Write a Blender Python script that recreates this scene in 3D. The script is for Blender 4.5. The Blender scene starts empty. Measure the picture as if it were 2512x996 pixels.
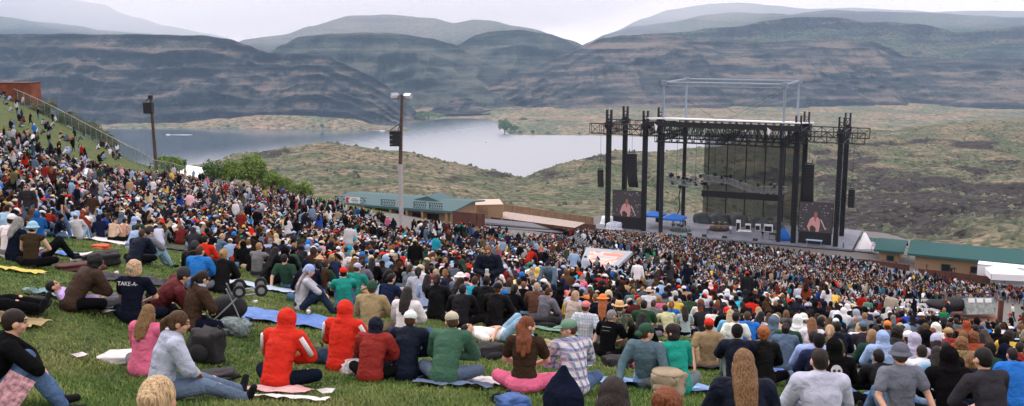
import bpy, bmesh, math, random
import numpy as np
from mathutils import Vector, Matrix, noise as mn
random.seed(7); rng = np.random.default_rng(7)
S = bpy.context.scene
COL = S.collection
R = math.radians
# ------------------------------------------------------------------ camera
F = 2442.2; TH = R(9.5); CX, CY = 1256.0, 498.0
ct, st = math.cos(TH), math.sin(TH)
def ray(u, v):
    x = (u-CX)/F; y = -(v-CY)/F
    return Vector((x, ct+y*st, -st+y*ct))
def P(u, v, D):                       # a point of the place seen at (u, v), D metres ahead
    r = ray(u, v); return r*(D/r.y)
def Pz(u, v, z):                      # ... at height z
    r = ray(u, v); return r*(z/r.z)
def proj(p):
    f = p[1]*ct-p[2]*st; up = p[1]*st+p[2]*ct
    return CX+F*p[0]/f, CY-F*up/f
cam = bpy.data.cameras.new('camera'); camo = bpy.data.objects.new('camera', cam); COL.objects.link(camo)
cam.sensor_width = 36.0; cam.lens = 36.0*F/2512.0; cam.clip_start = 0.1; cam.clip_end = 40000
camo.location = (0, 0, 0); camo.rotation_euler = (R(90)-TH, 0, 0)
S.camera = camo
# ------------------------------------------------------------------ light and air
w = bpy.data.worlds.new('World'); S.world = w; w.use_nodes = True
nt = w.node_tree; nt.nodes.clear()
SUN_EL, SUN_AZ = R(48), R(-40)        # sun ahead-left, behind thin cloud
sky = nt.nodes.new('ShaderNodeTexSky'); sky.sky_type = 'NISHITA'; sky.sun_disc = False
sky.sun_elevation = SUN_EL; sky.sun_rotation = SUN_AZ; sky.dust_density = 3.0; sky.air_density = 1.0
bg = nt.nodes.new('ShaderNodeBackground'); bg.inputs['Strength'].default_value = 0.14
tc = nt.nodes.new('ShaderNodeTexCoord'); mp = nt.nodes.new('ShaderNodeMapping'); mp.inputs['Scale'].default_value = (1.2, 1.2, 6.0)
nz = nt.nodes.new('ShaderNodeTexNoise'); nz.inputs['Scale'].default_value = 2.2; nz.inputs['Detail'].default_value = 6; nz.inputs['Roughness'].default_value = 0.55
cr = nt.nodes.new('ShaderNodeValToRGB'); cr.color_ramp.elements[0].position = 0.3; cr.color_ramp.elements[1].position = 0.72
cr.color_ramp.elements[0].color = (12.6, 11.0, 11.4, 1); cr.color_ramp.elements[1].color = (15.6, 13.5, 13.6, 1)
mx = nt.nodes.new('ShaderNodeMix'); mx.data_type = 'RGBA'; mx.inputs['Factor'].default_value = 0.9
out = nt.nodes.new('ShaderNodeOutputWorld')
L = nt.links.new
L(tc.outputs['Generated'], mp.inputs['Vector']); L(mp.outputs[0], nz.inputs['Vector']); L(nz.outputs['Fac'], cr.inputs[0])
L(sky.outputs[0], mx.inputs['A']); L(cr.outputs[0], mx.inputs['B']); L(mx.outputs['Result'], bg.inputs['Color']); L(bg.outputs[0], out.inputs[0])
sl = bpy.data.lights.new('sun', 'SUN'); sl.energy = 1.5; sl.angle = R(12); sl.color = (1.0, 0.95, 0.87)
so = bpy.data.objects.new('sun', sl); COL.objects.link(so)
sd = Vector((math.sin(SUN_AZ)*math.cos(SUN_EL), math.cos(SUN_AZ)*math.cos(SUN_EL), math.sin(SUN_EL)))
so.rotation_euler = sd.to_track_quat('Z', 'Y').to_euler()
S.view_settings.view_transform = 'Standard'; S.view_settings.look = 'None'
S.view_settings.exposure = -0.03; S.view_settings.gamma = 1.0; S.view_settings.use_curve_mapping = False
S.render.engine = 'CYCLES'
S.cycles.use_denoising = True
S.cycles.max_bounces = 6; S.cycles.diffuse_bounces = 2; S.cycles.glossy_bounces = 3; S.cycles.transparent_max_bounces = 12; S.cycles.volume_bounces = 3

# ------------------------------------------------------------------ helpers
def tag(o, label=None, cat=None, group=None, kind=None):
    if label: o['label'] = label
    if cat: o['category'] = cat
    if group: o['group'] = group
    if kind: o['kind'] = kind
    return o
def link(name, me, mat=None, parent=None):
    o = bpy.data.objects.new(name, me); COL.objects.link(o)
    if mat is not None:
        if len(me.materials) == 0: me.materials.append(mat)
    if parent is not None: o.parent = parent
    return o
def mesh(name, vs, fs, smooth=False):
    me = bpy.data.meshes.new(name); me.from_pydata([tuple(v) for v in vs], [], fs); me.update()
    if smooth: me.polygons.foreach_set('use_smooth', [True]*len(me.polygons))
    return me
def empty(name, loc=(0, 0, 0), rz=0.0):
    o = bpy.data.objects.new(name, None); COL.objects.link(o); o.location = loc; o.rotation_euler = (0, 0, rz)
    o.empty_display_size = 0.2; return o
class MB:
    """collects shapes, builds them as one mesh object"""
    def __init__(s): s.v = []; s.f = []
    def add(s, vs, fs):
        n = len(s.v); s.v += [Vector(p) for p in vs]; s.f += [[i+n for i in f] for f in fs]; return s
    def box(s, c, d, rz=0.0, M=None):
        hx, hy, hz = d[0]/2, d[1]/2, d[2]/2; c = Vector(c)
        vs = [Vector((x*hx, y*hy, z*hz)) for x in (-1, 1) for y in (-1, 1) for z in (-1, 1)]
        Rm = Matrix.Rotation(rz, 3, 'Z') if M is None else M
        vs = [c+Rm@p for p in vs]
        return s.add(vs, [(0, 1, 3, 2), (4, 6, 7, 5), (0, 4, 5, 1), (2, 3, 7, 6), (0, 2, 6, 4), (1, 5, 7, 3)])
    def tube(s, a, b, r, r2=None, n=8, cap=True):
        a = Vector(a); b = Vector(b); r2 = r if r2 is None else r2
        d = b-a
        if d.length < 1e-6: return s
        q = d.to_track_quat('Z', 'Y'); vs = []
        for p, rr in ((a, r), (b, r2)):
            for i in range(n):
                t = 2*math.pi*(i+.5)/n; vs.append(p+q@Vector((rr*math.cos(t), rr*math.sin(t), 0)))
        fs = [(i, (i+1) % n, n+(i+1) % n, n+i) for i in range(n)]
        if cap: fs += [tuple(range(n-1, -1, -1)), tuple(range(n, 2*n))]
        return s.add(vs, fs)
    def path(s, pts, r, n=6):
        for a, b in zip(pts[:-1], pts[1:]): s.tube(a, b, r, n=n)
        return s
    def ball(s, c, r, sc=(1, 1, 1), seg=10, rings=7):
        c = Vector(c); vs = []; fs = []
        for j in range(1, rings):
            ph = math.pi*j/rings
            for i in range(seg):
                t = 2*math.pi*i/seg
                vs.append(c+Vector((r*sc[0]*math.sin(ph)*math.cos(t), r*sc[1]*math.sin(ph)*math.sin(t), r*sc[2]*math.cos(ph))))
        top = len(vs); vs.append(c+Vector((0, 0, r*sc[2]))); bot = len(vs); vs.append(c-Vector((0, 0, r*sc[2])))
        for j in range(rings-2):
            for i in range(seg):
                a = j*seg+i; b = j*seg+(i+1) % seg; fs.append((a, a+seg, b+seg, b))
        for i in range(seg):
            fs.append((top, i, (i+1) % seg)); k = (rings-2)*seg; fs.append((bot, k+(i+1) % seg, k+i))
        return s.add(vs, fs)
    def prism(s, pts, off):
        """pts: planar polygon (3-D points), extruded by vector off"""
        n = len(pts); pts = [Vector(p) for p in pts]; off = Vector(off)
        return s.add(pts+[p+off for p in pts], [tuple(range(n-1, -1, -1)), tuple(range(n, 2*n))]+[(i, (i+1) % n, n+(i+1) % n, n+i) for i in range(n)])
    def build(s, name, mat, parent=None, smooth=False):
        me = mesh(name, s.v, s.f, smooth)
        bm = bmesh.new(); bm.from_mesh(me); bmesh.ops.recalc_face_normals(bm, faces=bm.faces); bm.to_mesh(me); bm.free()
        return link(name, me, mat, parent)
def new_mat(name):
    m = bpy.data.materials.new(name); m.use_nodes = True
    return m, m.node_tree, m.node_tree.nodes['Principled BSDF']
def mat(name, col, rough=0.7, metal=0.0, var=0.25, scale=6.0, bump=0.0, bscale=30.0, emit=None, estr=1.0, coord='Object'):
    m, t, b = new_mat(name); b.inputs['Roughness'].default_value = rough; b.inputs['Metallic'].default_value = metal
    b.inputs['Specular IOR Level'].default_value = 0.35
    tcn = t.nodes.new('ShaderNodeTexCoord')
    n = t.nodes.new('ShaderNodeTexNoise'); n.inputs['Scale'].default_value = scale; n.inputs['Detail'].default_value = 5
    t.links.new(tcn.outputs[coord], n.inputs['Vector'])
    r = t.nodes.new('ShaderNodeValToRGB'); r.color_ramp.elements[0].position = 0.3; r.color_ramp.elements[1].position = 0.7
    r.color_ramp.elements[0].color = tuple(c*(1-var) for c in col)+(1,); r.color_ramp.elements[1].color = tuple(min(1, c*(1+var)) for c in col)+(1,)
    t.links.new(n.outputs['Fac'], r.inputs[0]); t.links.new(r.outputs[0], b.inputs['Base Color'])
    if bump:
        n2 = t.nodes.new('ShaderNodeTexNoise'); n2.inputs['Scale'].default_value = bscale; n2.inputs['Detail'].default_value = 4
        t.links.new(tcn.outputs[coord], n2.inputs['Vector'])
        bp = t.nodes.new('ShaderNodeBump'); bp.inputs['Strength'].default_value = bump; bp.inputs['Distance'].default_value = 0.02
        t.links.new(n2.outputs['Fac'], bp.inputs['Height']); t.links.new(bp.outputs[0], b.inputs['Normal'])
    if emit:
        b.inputs['Emission Color'].default_value = tuple(emit)+(1,); b.inputs['Emission Strength'].default_value = estr
    return m
def fbm(x, y, z, o=5, H=0.9):
    return mn.fractal(Vector((x, y, z)), H, 2.1, o)
def interp(pts, u):
    if u <= pts[0][0]: return pts[0][1:]
    for a, b in zip(pts[:-1], pts[1:]):
        if u <= b[0]:
            t = (u-a[0])/(b[0]-a[0]); t2 = t*t*(3-2*t)*0.5+t*0.5
            return tuple(p+(q-p)*t2 for p, q in zip(a[1:], b[1:]))
    return pts[-1][1:]

# ------------------------------------------------------------------ ground materials
def terrain_mat(name, rock, dry, green, scale, band=0.0, rockamt=0.5, bumpd=1.0, patch=1.0):
    m, t, b = new_mat(name); b.inputs['Roughness'].default_value = 0.95; b.inputs['Specular IOR Level'].default_value = 0.1
    N = t.nodes.new; Lk = t.links.new
    g = N('ShaderNodeNewGeometry'); 
    mpn = N('ShaderNodeMapping'); mpn.inputs['Scale'].default_value = (scale, scale, scale*3.0); Lk(g.outputs['Position'], mpn.inputs['Vector'])
    n1 = N('ShaderNodeTexNoise'); n1.inputs['Scale'].default_value = 1.0; n1.inputs['Detail'].default_value = 9; n1.inputs['Roughness'].default_value = 0.62; Lk(mpn.outputs[0], n1.inputs['Vector'])
    mp2 = N('ShaderNodeMapping'); mp2.inputs['Scale'].default_value = (scale*patch*0.35, scale*patch*0.35, scale*7.0); mp2.inputs['Location'].default_value = (31, 7, 3); Lk(g.outputs['Position'], mp2.inputs['Vector'])
    n2 = N('ShaderNodeTexNoise'); n2.inputs['Scale'].default_value = 1.0; n2.inputs['Detail'].default_value = 7; n2.inputs['Roughness'].default_value = 0.6; Lk(mp2.outputs[0], n2.inputs['Vector'])
    n3 = N('ShaderNodeTexNoise'); n3.inputs['Scale'].default_value = scale*14; n3.inputs['Detail'].default_value = 6; n3.inputs['Roughness'].default_value = 0.7; Lk(g.outputs['Position'], n3.inputs['Vector'])
    # dry <-> green
    r1 = N('ShaderNodeValToRGB'); e = r1.color_ramp.elements; e[0].position = 0.42; e[1].position = 0.58; e[0].color = tuple(green)+(1,); e[1].color = tuple(dry)+(1,); Lk(n1.outputs['Fac'], r1.inputs[0])
    # rock mask: slope + strata noise
    sx = N('ShaderNodeSeparateXYZ'); Lk(g.outputs['Normal'], sx.inputs[0])
    sl_ = N('ShaderNodeMapRange'); sl_.inputs['From Min'].default_value = 0.97; sl_.inputs['From Max'].default_value = 0.55; Lk(sx.outputs['Z'], sl_.inputs['Value'])
    ad = N('ShaderNodeMath'); ad.operation = 'MULTIPLY_ADD'; ad.inputs[1].default_value = band; Lk(sl_.outputs[0], ad.inputs[0]); Lk(n2.outputs['Fac'], ad.inputs[2])
    atr = N('ShaderNodeAttribute'); atr.attribute_name = 'rocky'; ad0 = ad; ad = N('ShaderNodeMath'); ad.operation = 'MULTIPLY_ADD'; ad.inputs[1].default_value = 0.30; Lk(atr.outputs['Fac'], ad.inputs[0]); Lk(ad0.outputs[0], ad.inputs[2])
    r2 = N('ShaderNodeValToRGB'); e = r2.color_ramp.elements; e[0].position = 0.66-rockamt*0.3; e[1].position = e[0].position+0.09; e[0].color = (0, 0, 0, 1); e[1].color = (1, 1, 1, 1); Lk(ad.outputs[0], r2.inputs[0])
    mxx = N('ShaderNodeMix'); mxx.data_type = 'RGBA'; Lk(r2.outputs[0], mxx.inputs['Factor']); Lk(r1.outputs[0], mxx.inputs['A']); mxx.inputs['B'].default_value = tuple(rock)+(1,)
    # fine speckle
    r3 = N('ShaderNodeValToRGB'); e = r3.color_ramp.elements; e[0].position = 0.36; e[1].position = 0.64; e[0].color = (0.22, 0.22, 0.22, 1); e[1].color = (1.85, 1.85, 1.85, 1); Lk(n3.outputs['Fac'], r3.inputs[0])
    mu = N('ShaderNodeMix'); mu.data_type = 'RGBA'; mu.blend_type = 'MULTIPLY'; mu.inputs['Factor'].default_value = 1.0; Lk(mxx.outputs['Result'], mu.inputs['A']); Lk(r3.outputs[0], mu.inputs['B'])
    Lk(mu.outputs['Result'], b.inputs['Base Color'])
    bp = N('ShaderNodeBump'); bp.inputs['Strength'].default_value = 0.8; bp.inputs['Distance'].default_value = bumpd; Lk(n3.outputs['Fac'], bp.inputs['Height']); Lk(bp.outputs[0], b.inputs['Normal'])
    return m
M_cliff = terrain_mat('canyon_rock', (0.018, 0.017, 0.024), (0.16, 0.115, 0.10), (0.045, 0.050, 0.035), 0.0045, band=0.16, rockamt=0.60, bumpd=9.0)
def strata_mat(name, dark, mid, light, zs, xs, grad=0.0):
    m, t, b = new_mat(name); b.inputs['Roughness'].default_value = 0.95; b.inputs['Specular IOR Level'].default_value = 0.1
    N = t.nodes.new; Lk = t.links.new; g = N('ShaderNodeNewGeometry')
    def noise(sx_, sz_, det, ro, loc=0, dist=0.0):
        mpn = N('ShaderNodeMapping'); mpn.inputs['Scale'].default_value = (sx_, sx_, sz_); mpn.inputs['Location'].default_value = (loc, loc*.3, loc*.7); Lk(g.outputs['Position'], mpn.inputs['Vector'])
        n = N('ShaderNodeTexNoise'); n.inputs['Scale'].default_value = 1; n.inputs['Detail'].default_value = det; n.inputs['Roughness'].default_value = ro; n.inputs['Distortion'].default_value = dist; Lk(mpn.outputs[0], n.inputs['Vector']); return n.outputs['Fac']
    def math_(op, a, b_, c=None):
        q = N('ShaderNodeMath'); q.operation = op
        for i, x in enumerate((a, b_, c)):
            if x is None: continue
            if isinstance(x, (int, float)): q.inputs[i].default_value = x
            else: Lk(x, q.inputs[i])
        return q.outputs[0]
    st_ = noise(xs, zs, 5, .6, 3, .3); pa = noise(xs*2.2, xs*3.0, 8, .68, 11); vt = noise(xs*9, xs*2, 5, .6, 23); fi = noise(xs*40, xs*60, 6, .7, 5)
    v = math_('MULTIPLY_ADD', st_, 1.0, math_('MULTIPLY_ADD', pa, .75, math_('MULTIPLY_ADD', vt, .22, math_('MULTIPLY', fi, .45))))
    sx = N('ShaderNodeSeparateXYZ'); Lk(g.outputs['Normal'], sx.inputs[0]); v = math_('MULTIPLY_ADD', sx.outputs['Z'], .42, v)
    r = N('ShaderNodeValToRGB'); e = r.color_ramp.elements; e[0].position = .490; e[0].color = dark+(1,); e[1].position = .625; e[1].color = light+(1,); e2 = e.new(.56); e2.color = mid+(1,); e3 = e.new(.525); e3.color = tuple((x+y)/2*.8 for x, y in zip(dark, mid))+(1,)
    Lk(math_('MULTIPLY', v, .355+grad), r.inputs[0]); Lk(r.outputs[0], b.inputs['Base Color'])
    bp = N('ShaderNodeBump'); bp.inputs['Strength'].default_value = 1.0; bp.inputs['Distance'].default_value = 16; Lk(math_('ADD', st_, math_('MULTIPLY', fi, .5)), bp.inputs['Height']); Lk(bp.outputs[0], b.inputs['Normal'])
    return m
M_cliff = strata_mat('canyon_strata', (.009, .015, .028), (.042, .048, .054), (.17, .138, .115), .050, .0026)
M_cliffb = strata_mat('canyon_strata_green', (.010, .016, .026), (.040, .052, .050), (.10, .105, .085), .045, .0022)
M_hill = terrain_mat('hill_scrub', (0.026, 0.024, 0.032), (0.085, 0.08, 0.055), (0.045, 0.065, 0.04), 0.004, band=0.25, rockamt=0.40, bumpd=9.0)
M_dry = terrain_mat('dry_grassland', (0.036, 0.033, 0.032), (0.155, 0.135, 0.092), (0.068, 0.088, 0.052), 0.022, band=0.15, rockamt=0.22, bumpd=0.8, patch=2.0)
M_flat = terrain_mat('bench_grassland', (0.08, 0.07, 0.05), (0.20, 0.155, 0.10), (0.10, 0.115, 0.07), 0.006, band=0.1, rockamt=0.2, bumpd=2.0)
M_beach = M_flat

def sheet(name, grid, material, smooth=True, kind='structure'):
    nr = len(grid); nc = len(grid[0]); vs = [p for r in grid for p in r]
    fs = [(j*nc+i, j*nc+i+1, (j+1)*nc+i+1, (j+1)*nc+i) for j in range(nr-1) for i in range(nc-1)]
    o = link(name, mesh(name, vs, fs, smooth), material); tag(o, kind=kind); return o
def layer(name, crest, Dc, base, mt, u0, u1, nc=160, nr=26, steps=0, amp=10.0, nscale=0.004, zb=-240.0, back=500.0, seed=0.0, gully=1.0):
    """a ridge: crest = [(u, v)], at Dc metres; foot = [(u, D)] at height zb; terraces = steps"""
    grid = [[] for _ in range(nr+4)]
    for i in range(nc+1):
        u = u0+(u1-u0)*i/nc
        vc, = interp(crest, u); Dcc = Dc if not isinstance(Dc, list) else interp(Dc, u)[0]
        pc = P(u, vc, Dcc); Db, = interp(base, u)
        rr = ray(u, 300); xb = rr.x/rr.y*Db
        pb = Vector((xb, Db, zb))
        for j in range(nr+1):
            t = j/nr
            tz = t
            if steps:
                k = t*steps+0.35*mn.noise(Vector((u*0.004, seed, 1.7))); fr = k-math.floor(k)
                tz2 = (math.floor(k)+(fr**3.4 if fr < 1 else 1))/steps
                tz = t*0.22+tz2*0.78 if t < 1 else 1.0
                tz = min(1.0, max(0.0, tz))
            x = pb.x+(pc.x-pb.x)*t; y = pb.y+(pc.y-pb.y)*t; z = pb.z+(pc.z-pb.z)*tz
            wgt = math.sin(math.pi*min(1, t))**0.6 if 0 < t < 1 else 0
            n = fbm(x*nscale, y*nscale, seed+z*nscale*0.5, 6)
            gl = -abs(fbm(x*nscale*0.8, seed+3.1, t*0.25, 4))*gully
            z += amp*wgt*(n*0.8+gl)
            y += amp*1.6*wgt*(fbm(x*nscale*1.3, seed+9, z*nscale*1.5, 5))
            if steps > 4: y += (-abs(mn.noise(Vector((x*0.0085, seed, z*0.0012))))*95+45*abs(mn.noise(Vector((x*0.022, seed+5, z*0.004)))))*wgt*(amp/40)
            if j == nr: z += amp*0.10*fbm(x*nscale*2.5, seed, 0, 4)
            grid[j].append(Vector((x, y, z)))
        last = grid[nr][-1]
        for q, (dy, dz) in enumerate(((back*0.3, -8), (back, -40), (back*1.2, zb*1.2))):
            grid[nr+1+q].append(Vector((last.x*(1+dy/last.y), last.y+dy, last.z+dz if q < 2 else zb)))
    return sheet(name, grid, mt)

# left canyon wall across the river
cr_left = [(-500, 82), (0, 83), (300, 84), (500, 87), (560, 95), (610, 110), (640, 124), (660, 130), (740, 131), (800, 134), (835, 152), (870, 168), (905, 184), (940, 205), (970, 225), (1000, 258), (1035, 285), (1060, 300)]
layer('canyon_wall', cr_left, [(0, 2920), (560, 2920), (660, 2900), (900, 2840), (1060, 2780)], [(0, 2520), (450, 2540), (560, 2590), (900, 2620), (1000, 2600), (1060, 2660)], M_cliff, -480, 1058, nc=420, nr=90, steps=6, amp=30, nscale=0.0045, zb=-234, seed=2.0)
# shore strip under the wall (tan talus)
g = [[], [], [], [], [], []]
for i in range(221):
    u = -480+i*7.1
    top, = interp([(-480, 300), (450, 300), (560, 290), (640, 282), (760, 284), (860, 292), (930, 306), (1000, 312), (1090, 305)], u)
    top += 3*fbm(u*0.02, 4, 0, 4)
    shore, = interp([(-480, 316), (700, 316), (900, 320), (990, 323), (1010, 318), (1030, 303), (1050, 296), (1090, 291)], u)
    a = Pz(u, shore, -230.0); bD = a.y+260
    for j in range(6):
        t = (j-1)/4.0
        if j == 0: q = Vector((a.x, a.y-30, -236)); g[j].append(q); continue
        vv = shore+(top-shore)*t
        g[j].append(P(u, vv, a.y+(bD-a.y)*(t**1.4)*0.35))
    
sheet('river_shore', g, M_flat)
# hills behind
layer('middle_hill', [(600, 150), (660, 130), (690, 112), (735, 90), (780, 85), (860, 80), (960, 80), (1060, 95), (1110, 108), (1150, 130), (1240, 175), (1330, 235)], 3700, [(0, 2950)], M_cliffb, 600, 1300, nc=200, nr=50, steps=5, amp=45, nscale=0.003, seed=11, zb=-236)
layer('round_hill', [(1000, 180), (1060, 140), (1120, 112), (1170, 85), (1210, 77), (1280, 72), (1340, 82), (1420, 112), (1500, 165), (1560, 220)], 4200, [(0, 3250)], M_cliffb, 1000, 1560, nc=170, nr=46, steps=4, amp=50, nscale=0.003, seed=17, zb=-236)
layer('long_ridge', [(520, 135), (600, 98), (700, 84), (760, 64), (850, 40), (950, 36), (1060, 44), (1110, 56), (1160, 48), (1200, 52), (1290, 68), (1400, 98), (1480, 140)], 5800, [(0, 4700)], M_hill, 520, 1480, nc=150, nr=24, amp=60, nscale=0.002, seed=23)
layer('far_plateau', [(-500, 20), (0, 40), (100, 54), (200, 64), (240, 74), (365, 82), (400, 90), (460, 110)], 7000, [(0, 6000)], M_hill, -500, 460, nc=100, nr=16, amp=30, nscale=0.002, seed=29)
layer('far_mountain', [(-600, -60), (0, -25), (180, 0), (260, 12), (290, 30), (340, 44), (400, 62), (520, 84), (620, 110)], 9300, [(0, 8200)], M_hill, -600, 620, nc=100, nr=16, amp=60, nscale=0.001, seed=31)
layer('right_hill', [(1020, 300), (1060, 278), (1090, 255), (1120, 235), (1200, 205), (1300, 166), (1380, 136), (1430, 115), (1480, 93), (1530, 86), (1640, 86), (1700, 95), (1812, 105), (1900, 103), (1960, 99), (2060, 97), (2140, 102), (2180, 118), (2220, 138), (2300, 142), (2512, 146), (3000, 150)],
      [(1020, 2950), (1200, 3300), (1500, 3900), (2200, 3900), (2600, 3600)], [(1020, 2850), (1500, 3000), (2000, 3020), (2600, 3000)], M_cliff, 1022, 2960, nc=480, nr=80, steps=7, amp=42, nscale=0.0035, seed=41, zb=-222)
layer('dark_hill', [(2300, 170), (2340, 147), (2380, 130), (2420, 112), (2512, 100), (2800, 85), (3000, 80)], 4500, [(0, 3900)], M_cliffb, 2300, 3000, nc=120, nr=30, amp=40, nscale=0.003, seed=43, steps=3)
layer('green_ridge', [(1380, 150), (1450, 112), (1520, 90), (1600, 83), (1680, 78), (1740, 70), (1812, 64), (1880, 50), (1960, 42), (2040, 42), (2120, 52), (2250, 58), (2350, 80), (2512, 62), (3000, 55)], 5000, [(0, 4200)], M_hill, 1380, 2980, nc=280, nr=34, amp=60, nscale=0.0022, seed=47, steps=3)
layer('back_ridge', [(1400, 130), (1440, 105), (1490, 82), (1560, 64), (1640, 56), (1740, 34), (1812, 30), (1940, 35), (2040, 24), (2180, 29), (2300, 33), (2512, 43), (3000, 50)], 7000, [(0, 5800)], M_hill, 1400, 2980, nc=220, nr=24, amp=80, nscale=0.0016, seed=53)
layer('farthest_ridge', [(1420, 120), (1500, 80), (1580, 45), (1640, 24), (1740, 10), (1812, 6), (1900, 13), (1990, 22), (2100, 19), (2200, 24), (2300, 29), (2420, 26), (2512, 27), (3000, 30)], 9500, [(0, 8300)], M_hill, 1420, 2980, nc=160, nr=12, amp=70, nscale=0.001, seed=59)
# flat bench beyond the river, right
g = [[] for _ in range(40)]
nrf = 40
for i in range(261):
    u = 1010+i*7.6
    sh, = interp([(1010, 300), (1040, 297), (1090, 291), (1150, 290), (1200, 292), (1222, 300), (1232, 314), (1240, 324), (1256, 330), (1300, 331), (1440, 332), (1600, 336), (3000, 345)], u)
    a = Pz(u, sh, -230)
    Dend, = interp([(1010, 2950), (1100, 3150), (1300, 3250), (3000, 3300)], u)
    for j in range(nrf):
        t = (j-1)/(nrf-2.0)
        Dd = a.y+(Dend-a.y)*t if j else a.y-25
        x = a.x/a.y*Dd
        z = -229.5+min(9, (Dd-a.y)*0.06)+4.0*fbm(x*0.004, Dd*0.004, 1, 5)*min(1, t*5)+t*t*6 if j else -236
        g[j].append(Vector((x, Dd, z)))
sheet('river_bench', g, M_flat)

# dry hills on the near side, one sheet
rows = [
 (lambda u: 170, [(0, 700), (900, 610), (1500, 625), (2000, 665), (2700, 690)]),
 (lambda u: 200, [(0, 660), (600, 590), (900, 570), (1100, 566), (1500, 592), (1700, 600), (2050, 640), (2300, 655), (2700, 665)]),
 (lambda u: 250, [(0, 600), (600, 540), (830, 518), (1100, 528), (1450, 548), (1700, 562), (2100, 606), (2230, 602), (2330, 578), (2420, 560), (2512, 547), (2700, 535)]),
 (lambda u: 300, [(0, 560), (600, 510), (830, 497), (1100, 505), (1450, 530), (1700, 548), (2000, 580), (2100, 600), (2230, 598), (2400, 580), (2512, 565), (2700, 555)]),
 (lambda u: 400, [(0, 520), (560, 460), (760, 455), (1000, 465), (1280, 480), (1450, 492), (1700, 520), (1900, 535), (2060, 545), (2200, 540), (2300, 530), (2512, 520), (2700, 515)]),
 (lambda u: 520, [(0, 480), (520, 430), (620, 410), (760, 392), (1000, 410), (1180, 440), (1290, 452), (1400, 435), (1500, 425), (1700, 445), (1900, 455), (2050, 470), (2150, 470), (2300, 470), (2512, 470)]),
 (lambda u: 640, [(0, 440), (400, 415), (480, 408), (560, 395), (580, 382), (640, 377), (700, 374), (780, 363), (900, 368), (1000, 378), (1100, 400), (1150, 410), (1200, 424), (1240, 430), (1280, 440), (1320, 428), (1400, 403), (1470, 388), (1500, 386), (1560, 391), (1620, 390), (1700, 400), (1900, 405), (2100, 420), (2300, 425), (2512, 430)]),
 (lambda u: 780, [(0, 500), (800, 450), (1280, 480), (1380, 440), (1480, 402), (1560, 395), (1620, 384), (1680, 377), (1780, 375), (1900, 372), (2100, 385), (2300, 385), (2512, 390)]),
 (lambda u: 950, [(0, 520), (800, 500), (1280, 500), (1480, 440), (1600, 395), (1680, 380), (1774, 369), (1815, 362), (1900, 352), (1968, 348), (2100, 348), (2300, 345), (2512, 340)]),
 (lambda u: 1150, [(0, 520), (1280, 500), (1600, 430), (1774, 392), (1880, 352), (1968, 336), (2100, 330), (2200, 321), (2350, 305), (2512, 296), (2700, 290)]),
 (lambda u: 1400, [(0, 520), (1280, 500), (1700, 440), (1968, 380), (2100, 355), (2300, 335), (2512, 320)]),
 (lambda u: 1700, [(0, 520), (2000, 460), (2512, 400)]),
]
nsub = 16; ncol = 330
rowpts = []
for Df, pl in rows:
    r_ = []
    for i in range(ncol+1):
        u = -50+2850*i/ncol; v, = interp(pl, u); r_.append(P(u, v, Df(u)))
    rowpts.append(r_)
g = []
def hfn(p):
    a = 1.0 if p.y > 260 else max(0.0, (p.y-205)/55)
    s = p.y/600.0
    zz = 3.2*s*fbm(p.x*0.012, p.y*0.012, 5, 6)+1.0*s*fbm(p.x*0.05, p.y*0.05, 8, 4)
    tr = mn.noise(Vector((p.x*0.006, p.y*0.006, 2.2)))
    if p.x > 70 and p.y < 1000: zz -= 9.0*min(1, (p.x-70)/60)*min(1, (1000-p.y)/200)*(1-abs(fbm(p.x*0.016-p.y*0.004, p.y*0.010, 9.1, 5)*1.6))**2*.6-2.5
    zz += 2.2*s*max(0, fbm(p.x*0.009, p.y*0.028, 3.3, 4)) 
    return zz*a
for k in range(len(rowpts)-1):
    for j in range(nsub):
        t = j/nsub; line = []
        for i in range(ncol+1):
            p0 = rowpts[max(0, k-1)][i]; p1 = rowpts[k][i]; p2 = rowpts[k+1][i]; p3 = rowpts[min(len(rowpts)-1, k+2)][i]
            y = p1.y+(p2.y-p1.y)*t; x = p1.x+(p2.x-p1.x)*t
            m1 = (p2.z-p0.z)/max(1, p2.y-p0.y)*(p2.y-p1.y); m2 = (p3.z-p1.z)/max(1, p3.y-p1.y)*(p2.y-p1.y)
            t2 = t*t; t3 = t2*t
            z = (2*t3-3*t2+1)*p1.z+(t3-2*t2+t)*m1*0.6+(-2*t3+3*t2)*p2.z+(t3-t2)*m2*0.6
            p = Vector((x, y, z)); 
            p.z = max(p.z+hfn(p), -250); line.append(p)
        g.append(line)
g.append([Vector((p.x, p.y, -260)) for p in rowpts[-1]])
dh = sheet('dry_hills', g, M_dry)
# outcrops and scree on the near hills (u, v, half-width, half-height, strength)
spots = [(640, 374, 40, 6, 1.2), (600, 383, 16, 7, 1.2), (700, 372, 40, 3, .8), (790, 364, 25, 3, .9), (1230, 428, 45, 8, 1.0), (1480, 388, 38, 6, 1.3), (1330, 425, 40, 10, .9), (1370, 436, 26, 8, .9), (1430, 448, 26, 9, .9), (1560, 400, 30, 8, .7),
 (1100, 440, 40, 6, .6), (950, 420, 60, 5, .5), (800, 400, 60, 4, .6), (2180, 352, 70, 7, 1.1), (2260, 346, 40, 5, 1.0), (2370, 356, 70, 8, 1.2), (2130, 390, 30, 10, .9), (2200, 384, 90, 5, .9), (2350, 402, 90, 5, .8), (2480, 395, 50, 5, .7), (2140, 430, 80, 14, .8), (2200, 470, 120, 44, 1.3), (2350, 490, 150, 34, 1.4), (2500, 490, 90, 36, 1.4), (2150, 540, 100, 55, 1.2), (2260, 545, 80, 40, 1.2),
 (1930, 480, 70, 70, .45), (2060, 500, 90, 90, .8), (2120, 570, 110, 50, 1.2), (2300, 440, 200, 40, .6), (2400, 520, 160, 40, .8), (2060, 400, 60, 30, .5), (2420, 460, 90, 12, .8), (2030, 400, 60, 10, .5)]
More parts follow.
